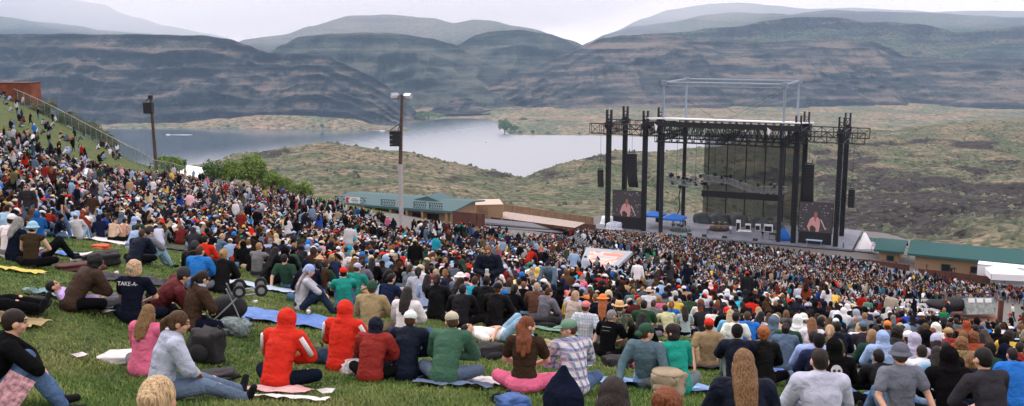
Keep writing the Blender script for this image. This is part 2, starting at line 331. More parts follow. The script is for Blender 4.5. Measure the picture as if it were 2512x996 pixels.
att = dh.data.attributes.new('rocky', 'FLOAT', 'POINT'); vals = []
for line in g:
    for p in line:
        uu, vv = proj(p); s_ = 0.0
        for (a_, b_, c_, d_, k_) in spots:
            r_ = ((uu-a_)/c_)**2+((vv-b_)/d_)**2
            if r_ < 4: s_ = max(s_, k_*math.exp(-r_*0.8))
        vals.append(s_)
att.data.foreach_set('value', vals)

# sagebrush tufts over the near hills
r7 = np.random.default_rng(8); G_ = np.array([[tuple(p) for p in l_] for l_ in g], 'f4'); nb_ = 26000
jj = r7.integers(0, G_.shape[0]-2, nb_); ii = r7.integers(0, G_.shape[1]-1, nb_); a1_ = r7.random(nb_)[:, None]; a2_ = r7.random(nb_)[:, None]
pp = (G_[jj, ii]*(1-a1_)+G_[jj, ii+1]*a1_)*(1-a2_)+(G_[jj+1, ii]*(1-a1_)+G_[jj+1, ii+1]*a1_)*a2_
pp = pp[(pp[:, 1] > 215) & (pp[:, 1] < 1100) & (pp[:, 2] > -226)]
cl_ = np.array([mn.noise(Vector((float(p[0])*.02, float(p[1])*.012, 3))) for p in pp]); pp = pp[r7.random(len(pp)) < .45+1.1*cl_]
k_ = len(pp); sz_ = (.35+.9*r7.random(k_)**2)*(.7+pp[:, 1]/700); oc = np.array([(1, 0, 0), (.3, .95, 0), (-.8, .6, 0), (-.8, -.6, 0), (.3, -.95, 0), (0, 0, 1), (.5, .2, .75), (-.4, .1, .8)]); fo = [(0, 1, 6), (1, 2, 7), (2, 3, 7), (3, 4, 5), (4, 0, 6), (6, 1, 5), (1, 7, 5), (7, 3, 5), (4, 6, 5)]
vv_ = oc[None]*(sz_[:, None, None]*np.array([1, 1, .75]))*(1+.35*r7.normal(size=(k_, 8, 1)))+pp[:, None]; ff_ = (np.array(fo)[None]+np.arange(k_)[:, None, None]*8).reshape(-1, 3)
sb = bpy.data.meshes.new('sagebrush'); sb.vertices.add(k_*8); sb.vertices.foreach_set('co', vv_.astype('f4').ravel()); sb.loops.add(ff_.size); sb.loops.foreach_set('vertex_index', ff_.astype('i4').ravel()); sb.polygons.add(len(ff_)); sb.polygons.foreach_set('loop_start', np.arange(0, ff_.size, 3, dtype='i4')); sb.update(calc_edges=True)
m, t, b = new_mat('sagebrush_leaves'); b.inputs['Roughness'].default_value = .95; gq = t.nodes.new('ShaderNodeNewGeometry'); rq = t.nodes.new('ShaderNodeValToRGB'); rq.color_ramp.elements[0].color = (.035, .05, .032, 1); rq.color_ramp.elements[1].color = (.12, .135, .085, 1); t.links.new(gq.outputs['Random Per Island'], rq.inputs[0]); t.links.new(rq.outputs[0], b.inputs['Base Color'])
tag(link('sagebrush', sb, m), kind='stuff')

# river
m, t, b = new_mat('river_water'); b.inputs['Base Color'].default_value = (0.08, 0.11, 0.14, 1); b.inputs['Roughness'].default_value = 0.08; b.inputs['IOR'].default_value = 3.6
gn = t.nodes.new('ShaderNodeNewGeometry'); mpn = t.nodes.new('ShaderNodeMapping'); mpn.inputs['Scale'].default_value = (0.05, 0.12, 0.1); t.links.new(gn.outputs['Position'], mpn.inputs['Vector'])
n = t.nodes.new('ShaderNodeTexNoise'); n.inputs['Scale'].default_value = 1.0; n.inputs['Detail'].default_value = 6; t.links.new(mpn.outputs[0], n.inputs['Vector'])
bp = t.nodes.new('ShaderNodeBump'); bp.inputs['Strength'].default_value = 0.35; bp.inputs['Distance'].default_value = 0.4; t.links.new(n.outputs['Fac'], bp.inputs['Height']); t.links.new(bp.outputs[0], b.inputs['Normal'])
sx = t.nodes.new('ShaderNodeSeparateXYZ'); t.links.new(gn.outputs['Position'], sx.inputs[0])
q1 = t.nodes.new('ShaderNodeMath'); q1.operation = 'MULTIPLY_ADD'; q1.inputs[1].default_value = 1/450; q1.inputs[2].default_value = 1.0; t.links.new(sx.outputs['X'], q1.inputs[0])
q2 = t.nodes.new('ShaderNodeMath'); q2.operation = 'MULTIPLY_ADD'; q2.inputs[1].default_value = -1/650; q2.inputs[2].default_value = 3.6; t.links.new(sx.outputs['Y'], q2.inputs[0])
q3 = t.nodes.new('ShaderNodeMath'); q3.operation = 'ADD'; t.links.new(q1.outputs[0], q3.inputs[0]); t.links.new(q2.outputs[0], q3.inputs[1])
nb = t.nodes.new('ShaderNodeMath'); nb.operation = 'MULTIPLY_ADD'; nb.inputs[1].default_value = .5; t.links.new(n.outputs['Fac'], nb.inputs[0]); t.links.new(q3.outputs[0], nb.inputs[2])
q4 = t.nodes.new('ShaderNodeMapRange'); q4.inputs['From Min'].default_value = .2; q4.inputs['From Max'].default_value = 1.6; q4.inputs['To Min'].default_value = .09; q4.inputs['To Max'].default_value = .55; t.links.new(nb.outputs[0], q4.inputs['Value']); t.links.new(q4.outputs[0], b.inputs['Roughness'])
M_water = m
tag(link('river', mesh('river', [(-4500, 500, -230), (4500, 500, -230), (4500, 3600, -230), (-4500, 3600, -230)], [(0, 1, 2, 3)]), M_water), kind='structure')
# valley floor under everything, to the horizon
M_floor = mat('valley_floor', (0.12, 0.11, 0.075), 0.95, var=0.3, scale=0.01)
tag(link('ground', mesh('ground', [(-12500, -400, -262), (12500, -400, -262), (12500, 10500, -262), (-12500, 10500, -262)], [(0, 1, 2, 3)]), M_floor), kind='structure')
# haze
m = bpy.data.materials.new('hazy_air'); m.use_nodes = True; t = m.node_tree; t.nodes.clear()
pv = t.nodes.new('ShaderNodeVolumePrincipled'); pv.inputs['Color'].default_value = (0.50, 0.74, 1.0, 1); pv.inputs['Density'].default_value = 0.000055; pv.inputs['Anisotropy'].default_value = 0.2
om = t.nodes.new('ShaderNodeOutputMaterial'); t.links.new(pv.outputs[0], om.inputs['Volume'])
MIST = []
def mist(c, r, dens):
    m = bpy.data.materials.new('low_cloud_vapour'); m.use_nodes = True; t = m.node_tree; t.nodes.clear(); pv = t.nodes.new('ShaderNodeVolumePrincipled'); pv.inputs['Color'].default_value = (.97, .97, 1, 1); pv.inputs['Density'].default_value = dens
    om = t.nodes.new('ShaderNodeOutputMaterial'); t.links.new(pv.outputs[0], om.inputs['Volume']); o = MB().ball((0, 0, 0), 1, r, 48, 24).build('low_cloud', m); o.location = c; tag(o, kind='stuff')
HZ_M = None
mist((-2300, 7600, 330), (3400, 1500, 420), .00055); mist((-900, 4950, 120), (1500, 420, 190), .00035); mist((1500, 7800, 330), (3600, 900, 330), .00035); mist((-300, 6300, 150), (1900, 500, 260), .0004); mist((3000, 5900, 230), (2800, 450, 190), .0003)
m = bpy.data.materials['hazy_air']
tag(MB().box((0, 4900, 250), (26000, 11800, 1030)).build('haze', m), kind='stuff')

# ------------------------------------------------------------------ the lawn: thin-plate heights from measured spots
ctrl = [(400, 1000, 9), (680, 958, 10.7), (1070, 940, 11.5), (1400, 975, 11.3), (330, 880, 12.5), (60, 665, 18.5), (62, 573, 33), (350, 648, 23), (237, 582, 38),
        (200, 362, 118), (330, 397, 129), (60, 262, 138), (100, 300, 128), (383, 425, 132), (985, 572, 122), (635, 560, 69), (745, 505, 124), (1200, 795, 20), (855, 745, 22), (740, 770, 18.0),
        (670, 690, 25), (1290, 765, 27), (1640, 815, 28), (1690, 970, 12.6), (1500, 880, 18), (2310, 838, 48), (2050, 818, 31), (1490, 572, 207), (2050, 625, 178),
        (2350, 731, 140), (2390, 810, 62), (2487, 788, 95), (1450, 683, 90), (1250, 607, 92), (1100, 577, 125), (2180, 705, 150), (1650, 732, 70), (1970, 785, 62), (2512, 700, 160),
        (1000, 530, 150), (1300, 565, 160), (500, 460, 122), (560, 640, 34), (900, 640, 48), (1700, 640, 150), (1400, 640, 110), (20, 400, 85), (10, 480, 55), (330, 480, 85), (1900, 760, 50), (1300, 690, 45), (150, 735, 14.5), (2000, 905, 18)]
cp = [P(*c) for c in ctrl]+[Vector((0, 0, -1.62)), Vector((-6, -2, -0.9)), Vector((7, -2, -1.5)), Vector((-70, 20, 7)), Vector((-60, 60, 1.5)), Vector((40, 10, -8)), Vector((75, 60, -26)), Vector((110, 110, -40)), Vector((100, 170, -41)), Vector((0, -30, 3)), Vector((1.85, 7.8, -3.47)), Vector((2.85, 9, -3.95)), Vector((4.35, 11, -4.5)), Vector((5.35, 12, -4.95)), Vector((4.8, 9.8, -4.2)), Vector((.4, 7, -3.25)), Vector((60, 230, -42)), Vector((0, 230, -42))]
XY = np.array([[p.x, p.y] for p in cp]); Z = np.array([p.z for p in cp])
def tps(r2): return 0.5*r2*np.log(r2+1e-9)
n_ = len(Z); d2 = ((XY[:, None]-XY[None])**2).sum(-1)
A = np.zeros((n_+3, n_+3)); A[:n_, :n_] = tps(d2)+np.diag([30.0*(p.y/130.0)**2+.01 for p in cp]); A[:n_, n_:] = np.c_[np.ones(n_), XY]; A[n_:, :n_] = A[:n_, n_:].T
W = np.linalg.solve(A, np.r_[Z, 0, 0, 0])
def Hraw(x, y):
    x = np.asarray(x, float); y = np.asarray(y, float); sh = x.shape
    q = np.stack([x.ravel(), y.ravel()], -1); o = np.zeros(len(q))
    for s in range(0, len(q), 20000):
        k = q[s:s+20000]; dd = ((k[:, None]-XY[None])**2).sum(-1); o[s:s+20000] = tps(dd)@W[:n_]+W[n_]+k@W[n_+1:]
    return o.reshape(sh)
gx0, gx1, gy0, gy1 = -120.0, 150.0, -14.0, 236.0; gs = 0.5
gxs = np.arange(gx0, gx1+gs/2, gs); gys = np.arange(gy0, gy1+gs/2, gs)
GX, GY = np.meshgrid(gxs, gys)
cs = 1.0; cxs = np.arange(gx0, gx1+cs, cs); cys = np.arange(gy0, gy1+cs, cs); CXg, CYg = np.meshgrid(cxs, cys)
CZ = Hraw(CXg, CYg)
def bil(Zg, x0, y0, s, x, y):
    fx = np.clip((np.asarray(x, float)-x0)/s, 0, Zg.shape[1]-1.001); fy = np.clip((np.asarray(y, float)-y0)/s, 0, Zg.shape[0]-1.001)
    i = fx.astype(int); j = fy.astype(int); a = fx-i; b_ = fy-j
    return Zg[j, i]*(1-a)*(1-b_)+Zg[j, i+1]*a*(1-b_)+Zg[j+1, i]*(1-a)*b_+Zg[j+1, i+1]*a*b_
# the flat yard in front of and under the stage and buildings
GZ = bil(CZ, gx0, gy0, cs, GX, GY)
GZ = np.maximum(GZ, -41.0+0*GZ)
# edge line of the lawn in plan (outside it the land falls away to the river)
edge = [P(-60, 190, 150), P(30, 232, 142), P(150, 288, 137), P(260, 345, 133), P(340, 398, 131), P(400, 425, 136), P(470, 450, 140), P(620, 478, 140), P(760, 500, 142), P(840, 500, 172), P(1180, 500, 205), P(1480, 500, 226), P(1700, 500, 230), P(1960, 500, 216), P(2150, 500, 207), P(2240, 500, 196), P(2400, 500, 182), P(2700, 500, 172)]
EX = np.array([[p.x, p.y] for p in edge])
def edge_dist(x, y):
    """positive beyond the edge line"""
    x = np.asarray(x, float); y = np.asarray(y, float); best = np.full(x.shape, 1e9); sg = np.ones(x.shape)
    for a, b_ in zip(EX[:-1], EX[1:]):
        d = b_-a; l2 = (d**2).sum(); t = np.clip(((x-a[0])*d[0]+(y-a[1])*d[1])/l2, 0, 1)
        dd = np.hypot(x-a[0]-t*d[0], y-a[1]-t*d[1]); cr_ = d[0]*(y-a[1])-d[1]*(x-a[0])
        m_ = dd < best; best = np.where(m_, dd, best); sg = np.where(m_, np.sign(cr_), sg)
    return best*sg
ED = edge_dist(GX, GY)
GZ = GZ-np.where(ED > 0, np.minimum(ED, 4)*0.15+np.maximum(ED-4, 0)*0.75, 0)
nzv = np.array([[mn.noise(Vector((x*0.35, y*0.35, 0.5)))*0.035+mn.noise(Vector((x*0.08, y*0.08, 4)))*0.10 for x in gxs[::2]] for y in gys[::2]])
GZ = GZ+bil(nzv, gx0, gy0, gs*2, GX, GY)
GZ = np.maximum(GZ, -90)
def ground(x, y): return float(bil(GZ, gx0, gy0, gs, x, y))
def grounds(x, y): return bil(GZ, gx0, gy0, gs, x, y)
def cast(u, v, h=0.0, dmin=4.0, dmax=215.0, hint=None):
    """the spot on the lawn whose point h metres above it is seen at (u, v)"""
    r = ray(u, v); r = r/r.y; ys = np.arange(dmin, dmax, 0.15)
    dif = r.z*ys-(grounds(r.x*ys, ys)+h); k = np.where((dif[1:] <= 0) & (dif[:-1] > 0))[0]+1
    y = (hint if hint else dmax) if not len(k) else ys[k[0]] if hint is None else ys[k[np.argmin(abs(ys[k]-hint))]]
    if hint and abs(y-hint) > .1*hint: y = hint
    return Vector((r.x*y, y, ground(r.x*y, y)))
# lawn material: mown grass, worn and trodden patches
m, t, b = new_mat('lawn_grass'); b.inputs['Roughness'].default_value = 0.9; b.inputs['Specular IOR Level'].default_value = 0.15
N = t.nodes.new; Lk = t.links.new
gm = N('ShaderNodeNewGeometry')
def tn(sc, det=6, ro=0.6):
    q = N('ShaderNodeTexNoise'); q.inputs['Scale'].default_value = sc; q.inputs['Detail'].default_value = det; q.inputs['Roughness'].default_value = ro; Lk(gm.outputs['Position'], q.inputs['Vector']); return q
a1 = tn(0.25); a2 = tn(9.0, 8, 0.75); a3 = tn(1.6)
r1 = N('ShaderNodeValToRGB'); e = r1.color_ramp.elements; e[0].position = 0.38; e[1].position = 0.66; e[0].color = (0.045, 0.075, 0.020, 1); e[1].color = (0.11, 0.135, 0.042, 1); Lk(a3.outputs['Fac'], r1.inputs[0])
r2 = N('ShaderNodeValToRGB'); e = r2.color_ramp.elements; e[0].position = 0.58; e[1].position = 0.75; e[0].color = (0, 0, 0, 1); e[1].color = (0.6, 0.6, 0.6, 1); Lk(a1.outputs['Fac'], r2.inputs[0])
mm = N('ShaderNodeMix'); mm.data_type = 'RGBA'; Lk(r2.outputs[0], mm.inputs['Factor']); Lk(r1.outputs[0], mm.inputs['A']); mm.inputs['B'].default_value = (0.17, 0.17, 0.06, 1)
r3 = N('ShaderNodeValToRGB'); e = r3.color_ramp.elements; e[0].position = 0.35; e[1].position = 0.65; e[0].color = (0.5, 0.5, 0.5, 1); e[1].color = (1.4, 1.4, 1.4, 1); Lk(a2.outputs['Fac'], r3.inputs[0])
mu = N('ShaderNodeMix'); mu.data_type = 'RGBA'; mu.blend_type = 'MULTIPLY'; mu.inputs['Factor'].default_value = 1; Lk(mm.outputs['Result'], mu.inputs['A']); Lk(r3.outputs[0], mu.inputs['B'])
# asphalt / gravel yard mask from the zone attribute
at = N('ShaderNodeAttribute'); at.attribute_name = 'yard'
gr = N('ShaderNodeMix'); gr.data_type = 'RGBA'; Lk(at.outputs['Fac'], gr.inputs['Factor']); Lk(mu.outputs['Result'], gr.inputs['A'])
rg = N('ShaderNodeValToRGB'); e = rg.color_ramp.elements; e[0].color = (0.10, 0.10, 0.10, 1); e[1].color = (0.20, 0.20, 0.19, 1); Lk(a2.outputs['Fac'], rg.inputs[0]); Lk(rg.outputs[0], gr.inputs['B'])
Lk(gr.outputs['Result'], b.inputs['Base Color'])
bp = N('ShaderNodeBump'); bp.inputs['Strength'].default_value = 0.9; bp.inputs['Distance'].default_value = 0.05; Lk(a2.outputs['Fac'], bp.inputs['Height']); Lk(bp.outputs[0], b.inputs['Normal'])
M_lawn = m
ny, nx = GX.shape
me = bpy.data.meshes.new('lawn'); me.vertices.add(nx*ny); me.vertices.foreach_set('co', np.stack([GX, GY, GZ], -1).astype('f4').ravel())
idx = np.arange(nx*ny).reshape(ny, nx); q = np.stack([idx[:-1, :-1], idx[:-1, 1:], idx[1:, 1:], idx[1:, :-1]], -1).reshape(-1, 4)
me.loops.add(q.size); me.loops.foreach_set('vertex_index', q.ravel().astype('i4')); me.polygons.add(len(q)); me.polygons.foreach_set('loop_start', np.arange(0, q.size, 4, dtype='i4'))
me.update(calc_edges=True); me.polygons.foreach_set('use_smooth', np.ones(len(q), bool))
fz = GY*ct-GZ*st; PU = CX+F*GX/fz; PV = CY-F*(GY*st+GZ*ct)/fz
def inpoly(x, y, poly):
    x = np.asarray(x, float); y = np.asarray(y, float); ins = np.zeros(x.shape, bool)
    n = len(poly)
    for i in range(n):
        x1, y1 = poly[i]; x2, y2 = poly[(i+1) % n]
        c = ((y1 > y) != (y2 > y)) & (x < (x2-x1)*(y-y1)/(y2-y1+1e-12)+x1); ins ^= c
    return ins
yard = (GZ < -37.5) & (GY > 100)
pathpoly = [(840, 520), (1180, 530), (1480, 575), (1480, 588), (1280, 585), (1180, 575), (1100, 580), (930, 566), (760, 505)]
yard |= inpoly(PU, PV, pathpoly) & (GY > 60)
yard |= inpoly(PU, PV, [(2180, 740), (2300, 742), (2512, 742), (2512, 860), (2420, 862), (2330, 845), (2200, 790)]) & (GY > 30)
at_ = me.attributes.new('yard', 'FLOAT', 'POINT'); at_.data.foreach_set('value', yard.astype('f4').ravel())
tag(link('lawn', me, M_lawn), kind='structure')
# ================================================================== things that stand in the place
M_steel = mat('dark_steel', (0.022, 0.024, 0.028), 0.5, 0.4)
M_black = mat('black_paint', (0.012, 0.012, 0.014), 0.6)
M_grey = mat('galvanised_steel', (0.30, 0.33, 0.36), 0.45, 0.6)
M_pale = mat('pale_steel', (0.20, 0.25, 0.30), 0.5, 0.3)
M_white = mat('white_vinyl', (0.74, 0.76, 0.80), 0.6, var=0.06)
M_wood = mat('weathered_pole_wood', (0.075, 0.05, 0.036), 0.85, var=0.4, scale=2)
M_polegrey = mat('grey_pole_sleeve', (0.36, 0.35, 0.36), 0.8, var=0.15)
M_rust = mat('rust_brown_steel', (0.19, 0.055, 0.028), 0.85, var=0.35, scale=0.8)
M_redwood = mat('dark_redwood_boards', (0.085, 0.028, 0.018), 0.85, var=0.4, scale=1.2)
M_decking = mat('redwood_decking', (0.20, 0.075, 0.045), 0.8, var=0.3)
M_tanwood = mat('tan_fence_wood', (0.24, 0.15, 0.085), 0.85, var=0.3, scale=1.5)
M_roofg = mat('green_metal_roof', (0.018, 0.085, 0.085), 0.75, var=0.12)
M_rooft = mat('teal_metal_roof', (0.055, 0.115, 0.125), 0.8, var=0.10)
M_stucco = mat('tan_stucco', (0.30, 0.20, 0.115), 0.9, var=0.15)
M_dark = mat('dark_opening', (0.010, 0.010, 0.012), 0.8)
M_blue = mat('blue_canopy_cloth', (0.015, 0.15, 0.58), 0.7, var=0.1)
M_deck = mat('stage_floor', (0.17, 0.19, 0.23), 0.7, var=0.2, scale=0.5)
M_conc = mat('concrete', (0.34, 0.34, 0.36), 0.85, var=0.15)
M_tarp = mat('grey_green_tarp', (0.05, 0.065, 0.07), 0.8, var=0.5, scale=0.7)
M_bark = mat('bark', (0.10, 0.075, 0.05), 0.9, var=0.4)
def leafmat(name, c1, c2):
    m, t, b = new_mat(name); b.inputs['Roughness'].default_value = 0.6; b.inputs['Specular IOR Level'].default_value = 0.2
    g_ = t.nodes.new('ShaderNodeNewGeometry'); n_ = t.nodes.new('ShaderNodeTexNoise'); n_.inputs['Scale'].default_value = 0.8; n_.inputs['Detail'].default_value = 3
    t.links.new(g_.outputs['Position'], n_.inputs['Vector'])
    ad_ = t.nodes.new('ShaderNodeMath'); ad_.operation = 'MULTIPLY_ADD'; ad_.inputs[1].default_value = 0.35; t.links.new(g_.outputs['Random Per Island'], ad_.inputs[0]); t.links.new(n_.outputs['Fac'], ad_.inputs[2])
    r_ = t.nodes.new('ShaderNodeValToRGB'); r_.color_ramp.elements[0].position = 0.4; r_.color_ramp.elements[1].position = 0.85
    r_.color_ramp.elements[0].color = tuple(c1)+(1,); r_.color_ramp.elements[1].color = tuple(c2)+(1,); t.links.new(ad_.outputs[0], r_.inputs[0]); t.links.new(r_.outputs[0], b.inputs['Base Color'])
    return m
M_leaf = leafmat('deciduous_leaves', (0.06, 0.13, 0.03), (0.24, 0.34, 0.08))
M_leafd = leafmat('dark_leaves', (0.04, 0.095, 0.035), (0.13, 0.22, 0.07))
M_sage = leafmat('sage_leaves', (0.09, 0.12, 0.07), (0.16, 0.18, 0.11))

def leaves(lobes, n, size, seed=0):
    """many small leaf-sized faces spread through the lobes' volume; lobes = [(centre, (rx, ry, rz))]"""
    r_ = np.random.default_rng(seed); vol = np.array([l[1][0]*l[1][1]*l[1][2] for l in lobes])**0.8; pk = r_.choice(len(lobes), n, p=vol/vol.sum())
    C = np.array([list(l[0]) for l in lobes])[pk]; Rr = np.array([l[1] for l in lobes])[pk]
    d = r_.normal(size=(n, 3)); d /= np.linalg.norm(d, axis=1)[:, None]; rad = r_.random(n)**0.42
    rad *= 1+0.22*np.sin(d[:, 0]*7+seed)+0.18*np.sin(d[:, 2]*9+d[:, 1]*5)
    c = C+d*rad[:, None]*Rr; a = r_.normal(size=(n, 3)); a /= np.linalg.norm(a, axis=1)[:, None]; b_ = np.cross(a, r_.normal(size=(n, 3))); b_ /= np.linalg.norm(b_, axis=1)[:, None]
    s_ = size*(0.6+0.8*r_.random(n))[:, None]
    v = np.stack([c-a*s_, c+b_*s_*0.5, c+a*s_, c-b_*s_*0.5], 1).reshape(-1, 3)
    me_ = bpy.data.meshes.new('leaves'); me_.vertices.add(len(v)); me_.vertices.foreach_set('co', v.astype('f4').ravel()); me_.loops.add(n*4); me_.loops.foreach_set('vertex_index', np.arange(n*4, dtype='i4')); me_.polygons.add(n); me_.polygons.foreach_set('loop_start', np.arange(0, n*4, 4, dtype='i4')); me_.update(calc_edges=True)
    return me_
def tree(name, label, cat, base, h, wd, n=2600, leaf=0.16, mt=None, group=None, seed=0, lobes=7, trunk=0.25):
    base = Vector(base); r_ = random.Random(seed); root = empty(name, base); tag(root, label, cat, group)
    lb = [(Vector((0, 0, h*0.62)), (wd*0.36, wd*0.36, h*0.33))]
    for i in range(lobes):
        a = r_.uniform(0, 6.28); q = r_.uniform(0.2, 0.85); rr = wd*0.5*(1.05-q*0.75)
        lb.append((Vector((rr*0.8*math.cos(a), rr*0.8*math.sin(a), h*(0.22+0.7*q))), (wd*r_.uniform(.14, .24), wd*r_.uniform(.14, .24), h*r_.uniform(.08, .17))))
    tr = MB(); tr.tube((0, 0, -0.5), (0, 0, h*0.35), wd*0.035+.03, wd*0.022+.02); tr.tube((0, 0, h*.35), (wd*.03, 0, h*.75), wd*0.022+.02, 0.02)
    for c_, _ in lb[1:]: tr.tube((0, 0, h*0.2), c_, wd*0.014+.015, 0.01, n=5)
    tr.build('trunk', M_bark, root)
    link('crown', leaves(lb, n, leaf, seed), mt or M_leaf, root)
    return root

# ---------------------------------------------------------------- pole with speaker and floodlights
def on(u, v, D):      # ground spot straight under the sight line u at distance D
    p = P(u, v, D); return Vector((p.x, p.y, ground(p.x, p.y)))
def zat(v, D, u=1256): return P(u, v, D).z
b0 = on(985, 560, 122); topz = zat(232, 122)
root = empty('speaker_pole', b0); tag(root, 'tall wooden pole with twin floodlights and a black speaker, standing at the pavilion path', 'speaker pole', 'speaker poles on the lawn')
H = topz-b0.z
q = MB().tube((0, 0, -1), (0, 0, H*0.5), .30, .27, 12); q.build('pole_sleeve', M_polegrey, root)
q = MB().tube((0, 0, H*0.5), (0.35, 0, H), .24, .16, 12)
for k in range(22): q.box((0.27, 0, H*(0.5+k*0.022)), (.22, .06, .05))
q.build('pole', M_wood, root)
sc_ = 122/F
for k, (du, dv) in enumerate(((-10, 4), (22, 6))):
    c = Vector(((du-0)*sc_, -0.3, H-dv*sc_*0.6)); f = MB().box(c, (.95, .5, .55), M=Matrix.Rotation(R(-30 if k else 25), 3, 'Z')@Matrix.Rotation(R(35), 3, 'X')).tube(c, (0.3, 0, H-.6), .04)
    ff = f.build('floodlight', M_grey, root); MB().box(c+Vector((0, -.27, -.1)), (.8, .04, .42), M=Matrix.Rotation(R(-30 if k else 25), 3, 'Z')@Matrix.Rotation(R(35), 3, 'X')).build('lens', M_white, ff)
MB().tube((-.6, 0, H-.5), (1.2, 0, H-.5), .05).build('crossbar', M_steel, root)
zc = zat(340, 122)-b0.z
sp_ = MB().box((-.55, -.3, zc), (1.25, 1.0, 1.75)); so_ = sp_.build('speaker', M_black, root)
MB().box((-.55, -.3, zc+1.02), (1.75, 1.3, .06)).tube((-1.2, -.3, zc+1.05), (.3, 0, zc+2.0), .05).tube((-.2, -.3, zc+1.05), (.3, 0, zc+2.2), .05).build('bracket', M_steel, root)
for k in range(3): MB().box((-1.0, -.82, zc-.6+k*.55), (.35, .03, .08)).build('handle', M_grey, so_)
b1 = on(384, 420, 134); H1 = zat(240, 134)-b1.z
root = empty('speaker_pole', b1); tag(root, 'wooden pole carrying one black speaker, standing by the chain-link fence below the cliff', 'speaker pole', 'speaker poles on the lawn')
MB().tube((0, 0, -1), (-.2, 0, H1), .27, .17, 10).build('pole', M_wood, root)
zc = zat(265, 134)-b1.z
MB().box((-.5, -.2, zc), (1.15, .9, 1.4)).build('speaker', M_black, root)
MB().box((-.5, -.2, zc+.8), (1.3, 1.0, .06)).tube((-.9, -.2, zc+.8), (-.2, 0, zc+1.7), .05).box((-.2, 0, H1+.1), (.5, .5, .5)).tube((-.2, 0, H1-.5), (-.7, 0, H1-1.1), .05).build('bracket', M_steel, root)

# ---------------------------------------------------------------- the stage
a_ = R(-24); AX = Vector((math.cos(a_), math.sin(a_), 0)); NX = Vector((-math.sin(a_), math.cos(a_), 0))
SO = P(1490, 570, 203); SO.z = -41.0
def St(s, d, h): return SO+AX*s+NX*d+Vector((0, 0, h))
stage = empty('stage', SO, a_); tag(stage, 'large open-air concert stage with black towers, roof trusses and a grey floor', 'stage')
def seg(mb, p, q, r, n=5): return mb.tube(p, q, r, n=n, cap=False)
def truss(mb, A_, B_, wdt, hgt, r=.06, bay=1.6):
    A_ = Vector(A_); B_ = Vector(B_); d = (B_-A_); ln = d.length; d.normalize(); up = Vector((0, 0, 1)); sd_ = d.cross(up).normalized()
    if abs(d.z) > .9: up = Vector((0, 1, 0)); sd_ = Vector((1, 0, 0))
    cs_ = [(-wdt/2, -hgt/2), (wdt/2, -hgt/2), (wdt/2, hgt/2), (-wdt/2, hgt/2)]
    pt = lambda t, k: A_+d*t+sd_*cs_[k][0]+up*cs_[k][1]
    for k in range(4): seg(mb, pt(0, k), pt(ln, k), r, 4)
    n = max(1, int(ln/bay)); 
    for i in range(n+1):
        for k in range(4): seg(mb, pt(ln*i/n, k), pt(ln*i/n, (k+1) % 4), r*.7, 4)
        if i < n:
            for k in range(4):
                x, y = (k, (k+1) % 4) if i % 2 else ((k+1) % 4, k)
                seg(mb, pt(ln*i/n, x), pt(ln*(i+1)/n, y), r*.7, 4)
    return mb
MB().box((22.5, 8.5, 1.65), (52, 20, .3)).build('stage_floor', M_deck, stage)
MB().box((22.5, -1.75, .75), (52, .25, 1.5)).box((-3.75, 8.5, .75), (.25, 20, 1.5)).box((48.75, 8.5, .75), (.25, 20, 1.5)).build('skirt', M_black, stage)
MB().box((23, -3.2, 1.2), (16, 2.6, .3)).build('stage_lip', M_deck, stage)
towers = [(0, 0), (0, 11), (7.7, 0), (7.7, 11), (37.5, 0), (37.5, 11), (45.3, 0), (45.3, 11)]
for (s_, d_) in towers:
    q = MB(); truss(q, (s_, d_, 0), (s_, d_, 25.2), .75, .75, .10, 1.3); q.box((s_, d_, 12.0), (.62, .62, 24))
    t_ = q.build('tower', M_steel, stage)
    MB().box((s_, d_, 23.2), (1.5, 1.5, 1.0)).box((s_-.45, d_, 25.0), (.3, .8, 2.6)).box((s_+.45, d_, 25.0), (.3, .8, 2.6)).build('tower_head', M_black, t_)
    MB().box((s_, d_, .25), (1.8, 1.8, .5)).build('foot', M_black, t_)
for (s_, d_) in ((11.3, 0), (11.3, 18), (34.7, 0), (34.7, 18)):
    MB().tube((s_, d_, 0), (s_, d_, 22), .42, n=10).build('tower', M_steel, stage)
    MB().tube((s_, d_, 22), (s_, d_, 32), .24, n=8).box((s_, d_, 32), (.9, .9, .9)).build('mast', M_pale, stage)
for z_ in (32,):
    q = MB()
    for p_, q_ in (((11.3, 0), (34.7, 0)), ((11.3, 18), (34.7, 18)), ((11.3, 0), (11.3, 18)), ((34.7, 0), (34.7, 18))):
        q.tube(p_+(z_,), q_+(z_,), .2, n=6)
        if p_[1] == q_[1]: q.tube(p_+(z_-.6,), q_+(z_-.6,), .12, n=6)
    q.build('top_frame', M_pale, stage)
for p_, q_ in (((11.3, 0, 31.5), (22, 0, 25)), ((34.7, 0, 31.5), (24, 0, 25)), ((11.3, 18, 31.5), (22, 18, 25)), ((34.7, 18, 31.5), (24, 18, 25))): MB().tube(p_, q_, .03, n=4).build('stay_cable', M_steel, stage)
for d_ in (0, 11):
    truss(MB(), (-4, d_, 22.4), (11, d_, 22.4), 1.0, 2.0, .09, 2.0).build('wing_truss', M_steel, stage); truss(MB(), (36, d_, 22.4), (49.5, d_, 22.4), 1.0, 2.0, .09, 2.0).build('wing_truss', M_steel, stage)
for s_ in (0, 7.7, 37.5, 45.3): truss(MB(), (s_, -2, 22.4), (s_, 13, 22.4), 1.0, 2.0, .09, 2.0).build('wing_truss', M_steel, stage)
q = MB()
for d_ in (-.5, 9, 18.5): truss(q, (10, d_, 21.9-d_*.02), (37.5, d_, 21.9-d_*.02), 1.4, 3.3, .11, 1.5)
for s_ in (11, 23, 35): truss(q, (s_, -1, 20.9), (s_, 19, 20.9), .9, 1.0, .07, 1.5)
q.build('roof_truss', M_steel, stage)
